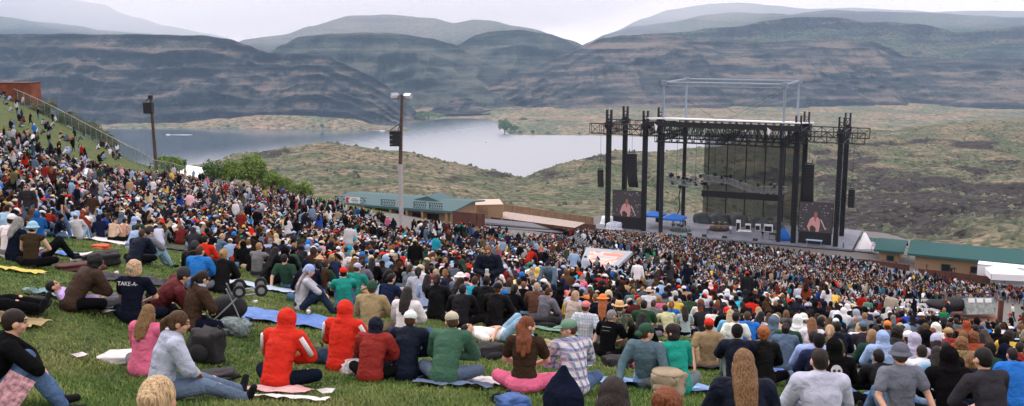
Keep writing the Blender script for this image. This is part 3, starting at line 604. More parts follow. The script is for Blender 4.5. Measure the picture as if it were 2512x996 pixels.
q = MB().box((23.2, 9, 24.2), (29.5, 21, .25), M=Matrix.Rotation(R(-4.3), 3, 'X')); rf = q.build('roof', M_white, stage)
MB().box((23.2, -1.62, 23.85), (29.5, .12, .9)).build('fascia', M_black, rf)
for k, s_ in enumerate((10.0, 32.0)):
    MB().prism([(s_, -1.8, 24), (s_+.7, -1.9, 23.5), (s_+.4, -1.9, 22.4), (s_+.2, -1.8, 22.9)], (0, .06, 0)).build('loose_flap', M_white, rf)
# backdrop scrim: loosely woven dark mesh you can see through
m, t, b = new_mat('dark_scrim'); b.inputs['Base Color'].default_value = (0.04, 0.045, 0.05, 1); b.inputs['Roughness'].default_value = .9
tr_ = t.nodes.new('ShaderNodeBsdfTransparent'); ms = t.nodes.new('ShaderNodeMixShader'); ms.inputs[0].default_value = 0.50
t.links.new(tr_.outputs[0], ms.inputs[1]); t.links.new(b.outputs[0], ms.inputs[2]); t.links.new(ms.outputs[0], t.nodes['Material Output'].inputs['Surface'])
q = MB().box((26.2, 18.6, 11.2), (21.5, .04, 18.8)); q.build('backdrop', m, stage)
M_scrim = m
q = MB()
for k in range(6): q.tube((16.5+k*4, 18.4, 1.8), (16.5+k*4, 18.4, 20.5), .12, n=5)
q.build('backdrop_pole', M_black, stage)
# flown speaker columns, curved
def line_array(label, s_, d_, top, n, wd, hb, curve, grp='speaker columns hung from the stage trusses'):
    r_ = empty('speaker_column', St(s_, d_, top), a_); tag(r_, label, 'speaker column', grp)
    y_, z_, an = 0.0, 0.0, 0.0
    MB().box((0, 0, .25), (wd*.8, 1.0, .14)).tube((-wd*.3, 0, .2), (-wd*.3, 0, 1.0), .06).tube((wd*.3, 0, .2), (wd*.3, 0, 1.0), .06).tube((0, 0, .3), (0, 0, 22.0-top), .03, n=4).build('rigging_frame', M_steel, r_)
    for k in range(n):
        an = curve*(k/n)**1.7
        y_ -= 0; z_ -= hb*.5*math.cos(an); y_ += hb*.5*math.sin(an)
        mm_ = Matrix.Rotation(-an, 3, 'X'); MB().box((0, y_, z_), (wd, .95, hb*.94), M=mm_).box((0, y_-.46*math.cos(an), z_-.46*math.sin(-an)*0), (wd*.9, .12, hb*.7), M=mm_).build('speaker', M_black, r_)
        z_ -= hb*.5*math.cos(an); y_ += hb*.5*math.sin(an)
line_array('long curved black speaker column hung over the screen nearer the blue canopies', 4.2, 2.5, 17.2, 14, 1.9, .52, R(38))
line_array('long curved black speaker column hung over the screen nearer the ramp', 39.5, 2.5, 16.8, 15, 1.9, .52, R(35))
line_array('short speaker column hung outside the stage tower beside the dry hills', -1.5, -.6, 14.0, 5, 1.0, .75, R(30))
line_array('short speaker column hung on the stage tower nearest the green roofs', 46.9, 9.5, 11.5, 5, 1.2, .75, R(12))
# video screens showing a singer in a pink shirt
M_scr = mat('screen_dark', (0.01, 0.01, 0.012), .5, var=.2, scale=3, emit=(0.035, 0.03, 0.035), estr=1.0)
def ems(name, c, k=1.0): return mat(name, tuple(x*.3 for x in c), .6, var=.25, scale=5, emit=c, estr=k)
M_pink = ems('screen_pink', (0.45, 0.22, 0.23), .7); M_face = ems('screen_skin', (0.20, 0.08, 0.06), .9); M_gtr = ems('screen_guitar', (0.05, 0.035, 0.03), .6); M_spk = ems('screen_spark', (0.4, 0.3, 0.3), .8)
def screen(label, s0, s1, h0, h1, seed):
    r_ = empty('video_screen', St((s0+s1)/2, .8, h0), a_); tag(r_, label, 'screen', 'video screens beside the stage')
    wd, hh = s1-s0, h1-h0
    MB().box((0, 0, hh/2), (wd, .3, hh)).build('frame', M_black, r_)
    pn = MB().box((0, -.16, hh/2), (wd*.97, .04, hh*.97)).build('display', M_scr, r_)
    y_ = -.19
    def poly(nm, pts, mt_, e=0.0):
        MB().prism([((.47+(x-.45)*.78-.5)*wd, y_-e, z*.80*hh+.02*hh) for x, z in pts], (0, .02, 0)).build(nm, mt_, pn)
    poly('picture', [(.26, .04), (.30, .02), (.62, .02), (.66, .30), (.64, .52), (.56, .62), (.50, .60), (.46, .60), (.38, .62), (.28, .52), (.18, .20), (.24, .10)], M_pink)
    poly('picture', [(.44, .62), (.42, .72), (.45, .82), (.50, .84), (.54, .80), (.55, .70), (.52, .60), (.50, .44), (.46, .44)], M_face, .02)
    poly('picture', [(.30, .02), (.28, .20), (.36, .28), (.46, .22), (.52, .14), (.50, .02)], M_gtr, .03)
    poly('picture', [(.66, .52), (.70, .54), (.88, .12), (.86, .10)], M_spk, .01)
    r2_ = random.Random(seed); sp = MB()
    for k in range(70):
        x, z = r2_.uniform(-.46, .46)*wd, r2_.uniform(.05, .95)*hh
        if abs(x/wd+.05) < .2 and z/hh < .8: continue
        sp.box((x, y_, z), (r2_.uniform(.04, .3), .02, r2_.uniform(.03, .12)))
    sp.build('picture', M_spk, pn)
    MB().box((0, .1, -h0/2+.9), (wd*.95, .5, h0-1.8)).build('base', M_black, r_)
screen('video screen beside the blue canopies, showing a singer in pink shirt', .8, 7.0, 4.2, 9.8, 3)
screen('video screen at the ramp end of the stage, showing a singer in pink shirt', 38.2, 44.6, 4.0, 9.9, 5)
# arched lighting truss with its lamps
lt = empty('lighting_truss', St(11, 9, 0), a_); tag(lt, 'wavy silver lighting truss full of lamps hanging over the stage', 'lighting truss')
pts = [(-1.0, 11.6), (3, 10.8), (8, 12.2), (12, 11.8), (17, 10.4), (23.5, 10.8)]
q = MB()
for (x0, z0), (x1, z1) in zip(pts[:-1], pts[1:]):
    truss(q, (x0, 0, z0), (x1, 0, z1), .9, 1.1, .085, .8)
q.build('truss', M_grey, lt)
r_ = random.Random(4)
for k in range(44):
    x = r_.uniform(-1, 23.5); z = interp([(p_[0], p_[1]) for p_ in pts], x)[0]; up = r_.random() < .55; zz = z+(.7 if up else -.7)+r_.uniform(-.1, .4)*(1 if up else -1)
    q = MB().box((x, r_.uniform(-.6, .6), zz), (.5, .5, .6), rz=r_.uniform(0, 3)).tube((x, 0, zz), (x+r_.uniform(-.3, .3), -.4, zz+r_.uniform(-.5, .5)), .2, .14, 7)
    q.build('lamp', M_black if r_.random() < .7 else M_grey, lt)
MB().box((14.5, -.3, 9.0), (16, .8, 1.3)).build('speaker_row', M_black, lt)
q = MB()
for x in (1, 5, 9, 13, 17, 22): q.tube((x, 0, interp([(p_[0], p_[1]) for p_ in pts], x)[0]), (x, 0, 20.5), .035, n=4)
q.build('cable', M_black, lt)
MB().path([(2, 0, 10.5), (1.6, 0, 8), (1.9, 0, 5.5), (1.2, 0, 3.5), (0.3, 0, 2.2)], .12).build('cable_loom', M_black, lt)
# equipment on the floor
r_ = random.Random(9)
def lump(label, cat, s_, d_, sx, sy, sz, mt_, seed, name='covered_equipment', grp='covered equipment on the stage'):
    q = MB().ball((0, 0, 0), 1, (sx, sy, sz), 18, 12)
    for v in q.v:
        n_ = mn.noise(Vector((v.x*.9+seed, v.y*.9, v.z*.9))); v *= 1+.35*n_; v.z = max(v.z, 0)
        if v.z > sz*.7: v.z = sz*.7+(v.z-sz*.7)*.4
    o = q.build(name, mt_, None, True); o.location = St(s_, d_, 1.8); o.rotation_euler = (0, 0, a_); tag(o, label, cat, grp); return o
lump('dark tarp over gear at the back of the stage, farthest from the ramp', 'covered gear', 16.5, 14, 2.0, 1.4, 2.6, M_tarp, 1)
lump('big round tarped gear pile at the back of the stage, second from the blue canopies', 'covered gear', 20.2, 14, 2.4, 1.5, 2.7, M_tarp, 2)
lump('grey tarped gear pile behind the drum riser', 'covered gear', 24.2, 14, 2.3, 1.5, 2.6, M_tarp, 3)
lump('peaked dark tarp over gear at the back, beside the white amplifiers', 'covered gear', 28.4, 13.5, 2.3, 1.5, 2.4, M_tarp, 4)
lump('low dark tarp nearest the ramp-side tower at the back of the stage', 'covered gear', 32.2, 13, 1.8, 1.4, 1.9, M_tarp, 5)
lump('white sheeted gear pile at the outer corner under the screen beside the blue canopies', 'covered gear', 1.6, -.5, 2.0, 1.2, 1.9, mat('checked_sheet', (.45, .5, .6), .8, var=.5, scale=4), 6)
lump('pale yellow sheet over gear behind the outermost tower', 'covered gear', 3.0, 4, 1.8, 1.3, 1.8, mat('yellowish_sheet', (.42, .40, .22), .8, var=.3), 7)
lump('white sheet over gear beside the pergola', 'covered gear', -1.5, 4.5, 1.7, 1.3, 2.0, M_white, 8)
lump('blue tarp bundle beside the ramp-side tower', 'covered gear', 35.6, 2.0, 1.1, .9, 2.6, M_blue, 9)
def amp(label, s_, d_, sx, sz, mt_, h=1.8, rz=0):
    r2_ = empty('amplifier', St(s_, d_, h), a_+rz); tag(r2_, label, 'amplifier', 'amplifiers and cases on the stage')
    bd_ = MB().box((0, 0, sz/2), (sx, .6, sz)).build('cabinet', mt_, r2_); MB().box((0, -.31, sz*.42), (sx*.86, .03, sz*.7)).build('grille', M_black if mt_ is not M_black else M_grey, bd_)
amp('white amplifier standing between the peaked tarp and the drums', 27.0, 10, 1.1, 1.2, M_white); amp('white amplifier under the peaked dark tarp', 29.0, 10, 1.0, 1.3, M_white); amp('white case stack in front of the low dark tarp', 31.2, 9.4, 1.7, 1.5, M_white)
amp('black amplifier near the front edge at the ramp-side tower', 33.4, 1.5, 1.3, 1.3, M_black); amp('black wedge amplifier behind the green drum rug', 13.5, 9.5, 1.2, 1.0, M_black); amp('tall white rack beside the keyboard', 25.6, 7, .8, 2.4, M_white)
ds = empty('drum_kit', St(21.5, 7.5, 1.8), a_); tag(ds, 'drum kit with brass cymbals on a dark round riser in mid stage', 'drum kit')
MB().tube((0, 0, 0), (0, 0, .35), 2.3, n=20).build('riser', M_black, ds)
for x, y, r2 in ((0, -.5, .35), (-.8, .1, .25), (.8, .1, .25), (1.3, -.5, .3)): MB().tube((x, y, .45), (x, y, .95), r2, n=12).build('drum', M_tanwood, ds)
for x, y in ((-1.1, -.5), (1.2, .4), (0, .6)): MB().tube((x, y, 1.5), (x, y, 1.53), .33, n=12).tube((x, y, .35), (x, y, 1.5), .025).build('cymbal', mat('brass', (.5, .35, .1), .35, .8), ds)
dg = empty('percussion_rig', St(14.6, 3.2, 1.8), a_); tag(dg, 'tangled percussion rig on a dark green rug near the blue canopies', 'percussion rig')
MB().tube((0, 0, 0), (0, 0, .06), 2.2, n=18).build('rug', mat('dark_green_rug', (.03, .06, .045), .9), dg)
q = MB()
for k in range(40): x, y = r_.uniform(-1.8, 1.8), r_.uniform(-.9, .9); q.tube((x, y, .05), (x+r_.uniform(-.5, .5), y+r_.uniform(-.3, .3), r_.uniform(.8, 2.2)), .04, n=4)
q.build('stand', M_grey, dg)
for k in range(7): x, y = r_.uniform(-1.7, 1.7), r_.uniform(-.8, .8); MB().tube((x, y, .9), (x, y, 1.3), .3, n=10).build('drum', M_black, dg)
kb = empty('keyboard', St(27.6, 3.2, 1.8), a_); tag(kb, 'white keyboard on a stand near the front of the stage', 'keyboard')
MB().box((0, 0, 1.0), (2.6, .6, .22)).build('keys', M_white, kb); MB().tube((-1, 0, 0), (1, 0, .95), .04).tube((1, 0, 0), (-1, 0, .95), .04).build('stand', M_grey, kb)
tb = empty('monitor_table', St(41.5, .2, 1.8), a_); tag(tb, 'small table with pale blue cloth and stools under the ramp-side screen', 'table')
MB().box((0, -1, 1.0), (3.0, 1.0, .12)).build('table_top', mat('pale_blue_cloth', (.3, .45, .65), .8), tb)
for x in (-1.3, 1.3):
    for y in (-1.4, -.6): MB().tube((x, y, 0), (x, y, .95), .04).build('leg', M_grey, tb)
def canopy(label, s_, d_, wd, hh, rise):
    r2_ = empty('canopy', St(s_, d_, 1.8), a_); tag(r2_, label, 'canopy', 'blue canopies on the stage')
    c_ = [(-wd/2, -wd/2, hh), (wd/2, -wd/2, hh), (wd/2, wd/2, hh), (-wd/2, wd/2, hh)]
    lo = [(x, y, z-.35) for x, y, z in c_]
    MB().add(c_+[(0, 0, hh+rise)]+lo, [(0, 1, 4), (1, 2, 4), (2, 3, 4), (3, 0, 4), (0, 5, 6, 1), (1, 6, 7, 2), (2, 7, 8, 3), (3, 8, 5, 0)]).build('cloth', M_blue, r2_)
    for x, y, z in c_: MB().tube((x*.97, y*.97, 0), (x*.97, y*.97, hh), .05).build('leg', M_white, r2_)
canopy('blue canopy partly behind the wide stage tower', 8.2, 5.5, 4.4, 2.6, .7)
canopy('blue canopy beside the percussion rig, nearer mid stage', 12.8, 5.0, 4.2, 2.3, .9)
# floor wedges along the front
for k, s_ in enumerate((17.5, 20.5, 24.5, 30.5)):
    r2_ = MB().prism([(-.45, -.3, 0), (-.45, .35, 0), (-.45, .35, .25), (-.45, -.1, .5)], (.9, 0, 0)).build('wedge_speaker', M_black); r2_.location = St(s_, -.9, 1.8); r2_.rotation_euler = (0, 0, a_)
    tag(r2_, 'small black wedge speaker on the front edge of the stage', 'speaker', 'wedge speakers on the stage edge')
# loading ramp
rp = empty('loading_ramp', St(48.9, 0, 0), a_); tag(rp, 'pale grey loading ramp with handrails at the end of the stage', 'ramp')
MB().prism([(0, -1, 1.7), (0, 8, 1.7), (0, 8, 1.4), (0, -1, 1.4)], (3, 0, 0)).prism([(3, -1, 1.7), (3, -1, 1.4), (9.5, -1, -.2), (9.5, -1, .1)], (0, 7, 0)).build('ramp_deck', M_conc, rp)
q = MB()
for k in range(6): x = 3+k*1.3; z = 1.7-(k*1.3)*.246; q.tube((x, -1, z), (x, -1, z+1.1), .04); q.tube((x, 6, z), (x, 6, z+1.1), .04)
q.tube((3, -1, 2.8), (9.5, -1, 1.2), .04).tube((3, 6, 2.8), (9.5, 6, 1.2), .04); q.build('handrail', M_steel, rp)
MB().prism([(.3, 0, 1.75), (.9, -.6, 1.75), (3.0, .3, 1.75), (1.2, 1.2, 4.6)], (.4, .4, 0)).build('white_sheet', M_white, rp)

# ---------------------------------------------------------------- buildings and fences
def fencing(name, label, pts, h, mt_, board=.0, post=2.4, cat='fence', thick=.12, kindsub='board_panel', rail=False, grp=None):
    """pts in plan, following the ground"""
    root = empty(name, pts[0]); tag(root, label, cat, grp); o0 = Vector(pts[0]); q = MB(); posts = []
    for a, b_ in zip(pts[:-1], pts[1:]):
        a = Vector(a); b_ = Vector(b_); n_ = max(1, round((b_-a).to_2d().length/post)) if True else 1
        for i in range(n_):
            p_ = a.lerp(b_, i/n_); r2 = a.lerp(b_, (i+1)/n_); q.prism([p_-o0-Vector((0, 0, .4)), r2-o0-Vector((0, 0, .4)), r2-o0+Vector((0, 0, h-.03)), p_-o0+Vector((0, 0, h-.03*random.random()))], (0, thick, 0))
            posts.append(p_-o0)
    posts.append(Vector(pts[-1])-o0)
    q.build(kindsub, mt_, root)
    for p_ in posts[:90]: MB().box(p_+Vector((0, -.03, h/2)), (.16, .16, h+.1)).build('post', mt_, root)
    return root
def gp(u, v, D=None, z=-41.0):
    return Pz(u, v, z) if D is None else P(u, v, D)
def boards(base, wd=.18):
    m, t, b = new_mat(base[0]); b.inputs['Roughness'].default_value = .85
    g_ = t.nodes.new('ShaderNodeTexCoord'); wv = t.nodes.new('ShaderNodeTexWave'); wv.inputs['Scale'].default_value = 1.0/wd/3; wv.inputs['Distortion'].default_value = .4; t.links.new(g_.outputs['Object'], wv.inputs['Vector'])
    nn = t.nodes.new('ShaderNodeTexNoise'); nn.inputs['Scale'].default_value = 1.1; t.links.new(g_.outputs['Object'], nn.inputs['Vector'])
    ad_ = t.nodes.new('ShaderNodeMath'); ad_.operation = 'MULTIPLY'; t.links.new(wv.outputs['Fac'], ad_.inputs[0]); t.links.new(nn.outputs['Fac'], ad_.inputs[1])
    r_ = t.nodes.new('ShaderNodeValToRGB'); r_.color_ramp.elements[0].color = tuple(x*.5 for x in base[1])+(1,); r_.color_ramp.elements[1].color = tuple(x*1.5 for x in base[1])+(1,); r_.color_ramp.elements[1].position = .6
    t.links.new(ad_.outputs[0], r_.inputs[0]); t.links.new(r_.outputs[0], b.inputs['Base Color']); return m
M_bred = boards(('red_brown_boards', (0.085, 0.028, 0.018))); M_btan = boards(('tan_boards', (0.27, 0.17, 0.095)))
def gz(p): return Vector((p.x, p.y, ground(p.x, p.y)))
fencing('board_fence', 'dark red-brown board fence from the stage end to the gap by the crates', [gp(2050, 664), gp(2130, 668), gp(2228, 682)], 2.3, M_bred, grp='red-brown fences round the pit')
fencing('board_fence', 'dark red-brown board fence from the gap to the white tents', [gp(2252, 692), gp(2330, 700), gp(2425, 712)], 2.3, M_bred, grp='red-brown fences round the pit')
fencing('board_fence', 'tan wooden fence behind the white slatted pergola', [Vector((p.x, p.y, p.z)) for p in (P(1236, 524, 186), P(1300, 533, 190), P(1380, 545, 197), P(1455, 555, 205))], 1.9, M_btan)
fencing('board_fence', 'short red-brown board fence between pergola and stage', [gz(P(1392, 575, 176)), gz(P(1425, 578, 180)), gz(P(1460, 580, 184))], 2.2, M_bred)

def gable_building(name, label, p0, p1, depth, wall, rise, mt_w, mt_r, over=.6, z=None, back=True, ridge_t=.5, doors=(), windows=(), cat='building', hip=0.0, z1=None):
    """front wall from p0 to p1 (plan), depth away from the camera"""
    p0 = Vector(p0); p1 = Vector(p1); d = (p1-p0); d.z = 0; ln = d.length; ang = math.atan2(d.y, d.x)
    root = empty(name, p0, ang); tag(root, label, cat)
    MB().box((ln/2, depth/2, wall/2-.5), (ln, depth, wall+1)).build('wall', mt_w, root)
    o_ = over; T = .22; yr = depth*ridge_t
    prof = [(-o_, wall-o_*rise/yr*0), (yr, wall+rise), (depth+o_, wall)]
    q = MB(); q.prism([(-o_, -o_, wall), (-o_, yr, wall+rise), (-o_, depth+o_, wall), (-o_, depth+o_, wall+T), (-o_, yr, wall+rise+T), (-o_, -o_, wall+T)], (ln+2*o_, 0, 0)); rf_ = q.build('roof', mt_r, root)
    MB().prism([(.0, 0, wall), (0, yr, wall+rise-.05), (0, depth, wall)], (.06, 0, 0)).prism([(ln-.06, 0, wall), (ln-.06, yr, wall+rise-.05), (ln-.06, depth, wall)], (.063, 0, 0)).build('gable', mt_w, root)
    MB().box((ln/2, -o_-.04, wall+.02), (ln+2*o_, .1, .34)).build('fascia', mt_r, rf_)
    for (x, w_, h_) in doors:
        dr = MB().box((x, -.03, h_/2), (w_, .1, h_)).build('door', M_dark, root)
        MB().box((x, -.06, h_+.06), (w_+.3, .1, .12)).box((x-w_/2-.08, -.06, h_/2), (.14, .1, h_)).box((x+w_/2+.08, -.06, h_/2), (.14, .1, h_)).build('frame', mt_r, dr)
    for (x, zc_, w_, h_) in windows:
        wn = MB().box((x, -.03, zc_), (w_, .1, h_)).build('window', M_dark, root); MB().box((x, -.08, zc_-h_/2-.06), (w_+.3, .2, .1)).build('sill', mt_r, wn)
    return root, ln, ang
# right-hand green-roofed buildings
gable_building('service_building', 'long tan building with dark green metal roof above the white tents', gp(2242, 672), gp(2560, 704), 6.0, 3.6, 1.5, M_stucco, M_roofg, 1.2, ridge_t=.55, doors=((5, 1.2, 2.2), (15, 1.2, 2.2)), windows=((9.5, 1.8, 1.2, 1.0), (12.2, 1.8, 1.6, .9)))
gable_building('service_building', 'small square hut with a green roof between the ramp and the long building', gp(2154, 652), gp(2204, 657), 5.5, 2.9, 1.2, M_stucco, M_roofg, .8, ridge_t=.8, doors=((2, 1, 2),))
gable_building('service_building', 'low hut with a green roof right behind the ramp', P(2086, 628, 194), P(2146, 632, 190), 4.5, 2.6, .9, M_black, M_roofg, .6, ridge_t=.7)
# white trailer and tents
tp = gp(2394, 704); te = gp(2600, 726); d_ = te-tp; an_ = math.atan2(d_.y, d_.x)
r2_ = empty('trailer', tp, an_); tag(r2_, 'large white box trailer in front of the long green roof', 'trailer')
MB().box((9, 1.4, 2.2), (18, 2.8, 3.4)).build('body', M_white, r2_); MB().box((9, -.03, 3.85), (18, .08, .12)).box((4.2, -.03, 2.2), (.1, .08, 3.3)).box((9, -.03, .55), (18, .08, .12)).build('trim', M_grey, r2_)
for x in (2, 3.4, 15): MB().tube((x, -.1, .5), (x, .4, .5), .5, n=14).build('wheel', M_black, r2_)
def tent(label, p, ang, wd, dp, h, rise):
    r2_ = empty('tent', p, ang); tag(r2_, label, 'tent', 'white tents by the pit fence')
    c_ = [(0, 0, h), (wd, 0, h), (wd, dp, h), (0, dp, h)]; lo = [(x, y, z-1.0) for x, y, z in c_]
    MB().add(c_+[(wd/2, dp/2, h+rise)]+lo, [(0, 1, 4), (1, 2, 4), (2, 3, 4), (3, 0, 4), (0, 5, 6, 1), (1, 6, 7, 2), (2, 7, 8, 3), (3, 8, 5, 0)]).build('canopy', M_white, r2_)
    for x, y, z in c_: MB().tube((x, y, 0), (x, y, z), .05).build('leg', M_grey, r2_)
t0_ = gp(2428, 722); tent('white peaked tent nearest the red-brown fence', t0_, R(-12), 5.6, 5, 3.4, 1.1); tent('white peaked tent second from the red-brown fence, cut by the photo edge', t0_+Vector((5.7, -1.2, 0)), R(-12), 5.6, 5, 3.4, 1.1)
# crates and racks in the service yard
for k, (u, v, lab) in enumerate([(2180, 668, 'rack of steel equipment stored in front of the small square hut'), (2200, 672, 'pallet of grey equipment beside the yard gap'), (2290, 676, 'white table of catering gear under the long green roof'), (2340, 682, 'dark equipment rack under the long green roof')]):
    p = gp(u, v); r2_ = empty('equipment_rack', p, R(-12)); tag(r2_, lab, 'equipment rack')
    q = MB()
    for x in (-1.2, 0, 1.2):
        for y in (0, .8): q.tube((x, y, 0), (x, y, 1.9), .05, n=5)
    for z in (.3, 1.0, 1.7): q.box((0, .4, z), (2.6, .9, .06))
    q.build('frame', M_steel, r2_)
    for j in range(5): MB().box((-1+j*.5, .4, .3+.7*(j % 2)+.28), (.4, .6, .45)).build('case', random.choice((M_grey, M_white, M_black)), r2_)

# pavilion with teal roof
pv0 = P(826, 520, 157); pv1 = P(1104, 540, 149); zp = zat(516, 149, 1104)-2.9; pv0.z = pv1.z = zp
root, ln, ang = gable_building('concession_pavilion', 'long tan concession pavilion with pale teal metal roof beyond the queue', pv0, pv1, 9.0, 2.8, .5, M_stucco, M_rooft, 1.2, ridge_t=.62,
    windows=tuple((x, 1.5, 2.0, 1.3) for x in (ln_ for ln_ in (3.0, 6.0, 9.0, 12.0, 14.8, 17.4))))
q = MB().prism([(ln*.54, 4.0, 3.15), (ln*.70, 4.0, 4.1), (ln*.86, 4.0, 3.15)], (0, 4.5, 0)); q.build('roof_gable', M_rooft, root)
def scroll(mb, x0, x1, z0, z1, y, n):
    mb.tube((x0, y, z0), (x1, y, z0), .05, n=4).tube((x0, y, z1), (x1, y, z1), .05, n=4).tube((x0, y, z0), (x0, y, z1), .05, n=4)
    for k in range(n):
        x = x0+(x1-x0)*k/n; w_ = (x1-x0)/n*.8
        mb.tube((x, y, z0), (x+w_, y, (z0+z1)/2), .05, n=4).tube((x+w_, y, (z0+z1)/2), (x, y, z1), .05, n=4).tube((x, y, (z0+z1)/2), (x+w_*1.2, y, (z0+z1)/2), .04, n=4)
for (x0, x1, lab) in ((.2, 6.0, 'a'), (8.6, 11.2, 'b'), (14.4, 16.6, 'c'), (17.1, 19.4, 'd')):
    q = MB(); scroll(q, x0, x1, 3.05, 3.95, -.6, 6); q.build('roof_trellis', M_black, root)
bn = MB().box((3.5, -.72, 3.5), (2.6, .05, .95)).build('banner', M_white, root)
MB().prism([(2.25, -.76, 3.1), (2.8, -.76, 3.05), (2.7, -.76, 3.5), (3.05, -.76, 3.9), (2.3, -.76, 3.9)], (0, .02, 0)).build('emblem', mat('banner_red', (.5, .03, .04), .6), bn)
MB().box((3.9, -.76, 3.5), (1.3, .02, .14)).box((3.9, -.76, 3.75), (.9, .02, .1)).box((4.0, -.76, 3.25), (1.1, .02, .08)).build('emblem', M_grey, bn)
for x in (0.1, 4.5, 7.5, 10.5, 13.4, 16.1, ln-.1): MB().box((x, -1.0, 1.3), (.35, .35, 2.9)).build('column', M_stucco, root)
# row of white half-round tents behind
r_ = random.Random(3)
for k in range(15):
    u = 905+k*7.5 if k < 13 else 0
    if k >= 13: continue
    p = P(u, 488, 182); p.z = zat(484+max(0, (u-1000))*.12, 182, u)-1.0
    q = MB(); pr = [(-.52*math.cos(math.pi*j/8), 0, .5+.45*math.sin(math.pi*j/8)) for j in range(9)]
    q.prism(pr+[(.52, 0, 0), (-.52, 0, 0)], (0, 2.4, 0)); o = q.build('awning', M_white); o.location = p; tag(o, 'small white rounded awning in the row behind the pavilion roof', 'awning', 'white awnings behind the pavilion')
for k in range(12):
    u = 1090+k*10.0; p = P(u, 488, 176); p.z = zat(486+k*1.9, 176, u)-1.0
    q = MB(); pr = [(-.62*math.cos(math.pi*j/8), 0, .5+.45*math.sin(math.pi*j/8)) for j in range(9)]
    q.prism(pr+[(.62, 0, 0), (-.62, 0, 0)], (0, 2.4, 0)); o = q.build('awning', M_white); o.location = p; tag(o, 'small white rounded awning in the row between pavilion roof and tan container', 'awning', 'white awnings beside the container')
# tan container
p = P(1168, 535, 160); p.z = zat(535, 160, 1168); r2_ = empty('storage_container', p, R(8)); tag(r2_, 'tan storage container with pale flat top between pavilion and pergola', 'container')
MB().box((2.2, 2.6, .65), (4.4, 5.2, 2.9)).build('body', M_stucco, r2_); MB().box((2.2, 2.6, 2.16), (4.6, 5.4, .12)).build('roof', mat('pale_container_top', (.5, .40, .32), .7), r2_); MB().box((1.2, -.04, .9), (1.4, .08, 2.2)).build('door', M_tanwood, r2_)
# slatted pergola
pa, pb_, pc, pd_ = P(1208, 532, 160), P(1240, 519, 172), P(1432, 546, 178), P(1405, 558, 166)
zr = lambda p: p.z
r2_ = empty('pergola', pa); tag(r2_, 'long pergola with a pale slatted roof between the container and the stage', 'pergola')
q = MB()
for k in range(46):
    t_ = k/45; A_ = pa.lerp(pd_, t_)-pa; B_ = pb_.lerp(pc, t_)-pa
    d_ = (pd_-pa).normalized()*.26
    q.prism([A_, A_+d_, B_+d_, B_], (0, 0, -.10))
q.build('roof_slats', mat('grey_weathered_slats', (.42, .36, .32), .8, var=.3, scale=3), r2_)
q = MB().prism([Vector((0, 0, -.12)), pd_-pa+Vector((0, 0, -.12)), pc-pa+Vector((0, 0, -.12)), pb_-pa+Vector((0, 0, -.12))], (0, 0, -.12)).build('roof_deck', M_redwood, r2_)
for t_ in (0, .25, .5, .75, 1):
    A_ = pa.lerp(pd_, t_)-pa; MB().box(A_+Vector((0, 0, -1.6)), (.25, .25, 3.2)).build('post', M_redwood, r2_)
MB().prism([(0, -.05, -.02), pd_-pa+Vector((0, -.05, -.02)), pd_-pa+Vector((0, -.05, -.5)), (0, -.05, -.5)], (0, .12, 0)).build('beam', M_redwood, r2_)
# black awning and red wall in front of it
q0, q1 = P(1190, 548, 150), P(1398, 566, 168)
r2_ = empty('awning_shed', q0); tag(r2_, 'low black-sided shed with a grey awning below the slatted pergola', 'shed')
MB().prism([(0, 0, -.1), q1-q0+Vector((0, 0, -.1)), q1-q0+Vector((0, 0, -2.8)), (0, 0, -2.8)], (0, 3, 0)).build('wall', M_black, r2_)
MB().prism([(-.3, -1.0, -.35), q1-q0+Vector((0, -1, -.35)), q1-q0+Vector((0, 3, .15)), (-.3, 3, .15)], (0, 0, .08)).build('roof', mat('grey_awning_cloth', (.14, .15, .17), .8), r2_)
fencing('board_fence', 'tall dark red wooden screen between the pavilion and the black-sided shed', [gz(P(1112, 560, 142)), gz(P(1150, 562, 144)), gz(P(1188, 565, 147))], 2.4, M_bred, grp='red-brown fences round the pit')

# crowd barriers
for k in range(7):
    p = gz(P(1392+k*8, 590+k*1.2, 140-k*1.0)); r2_ = empty('crowd_barrier', p, R(60+k*3)); tag(r2_, 'grey steel crowd barrier in the leaning row by the corner of the pit', 'barrier', 'crowd barriers by the pit')
    q = MB().tube((0, 0, 1.1), (2.2, 0, 1.1), .05).tube((0, 0, .2), (2.2, 0, .2), .05)
    for j in range(12): q.tube((j*.2, 0, .2), (j*.2, 0, 1.1), .02, n=4)
    q.build('rail_frame', M_grey, r2_); 
    for x in (.3, 1.9): MB().box((x, 0, .05), (.06, .8, .08)).build('foot', M_grey, r2_)

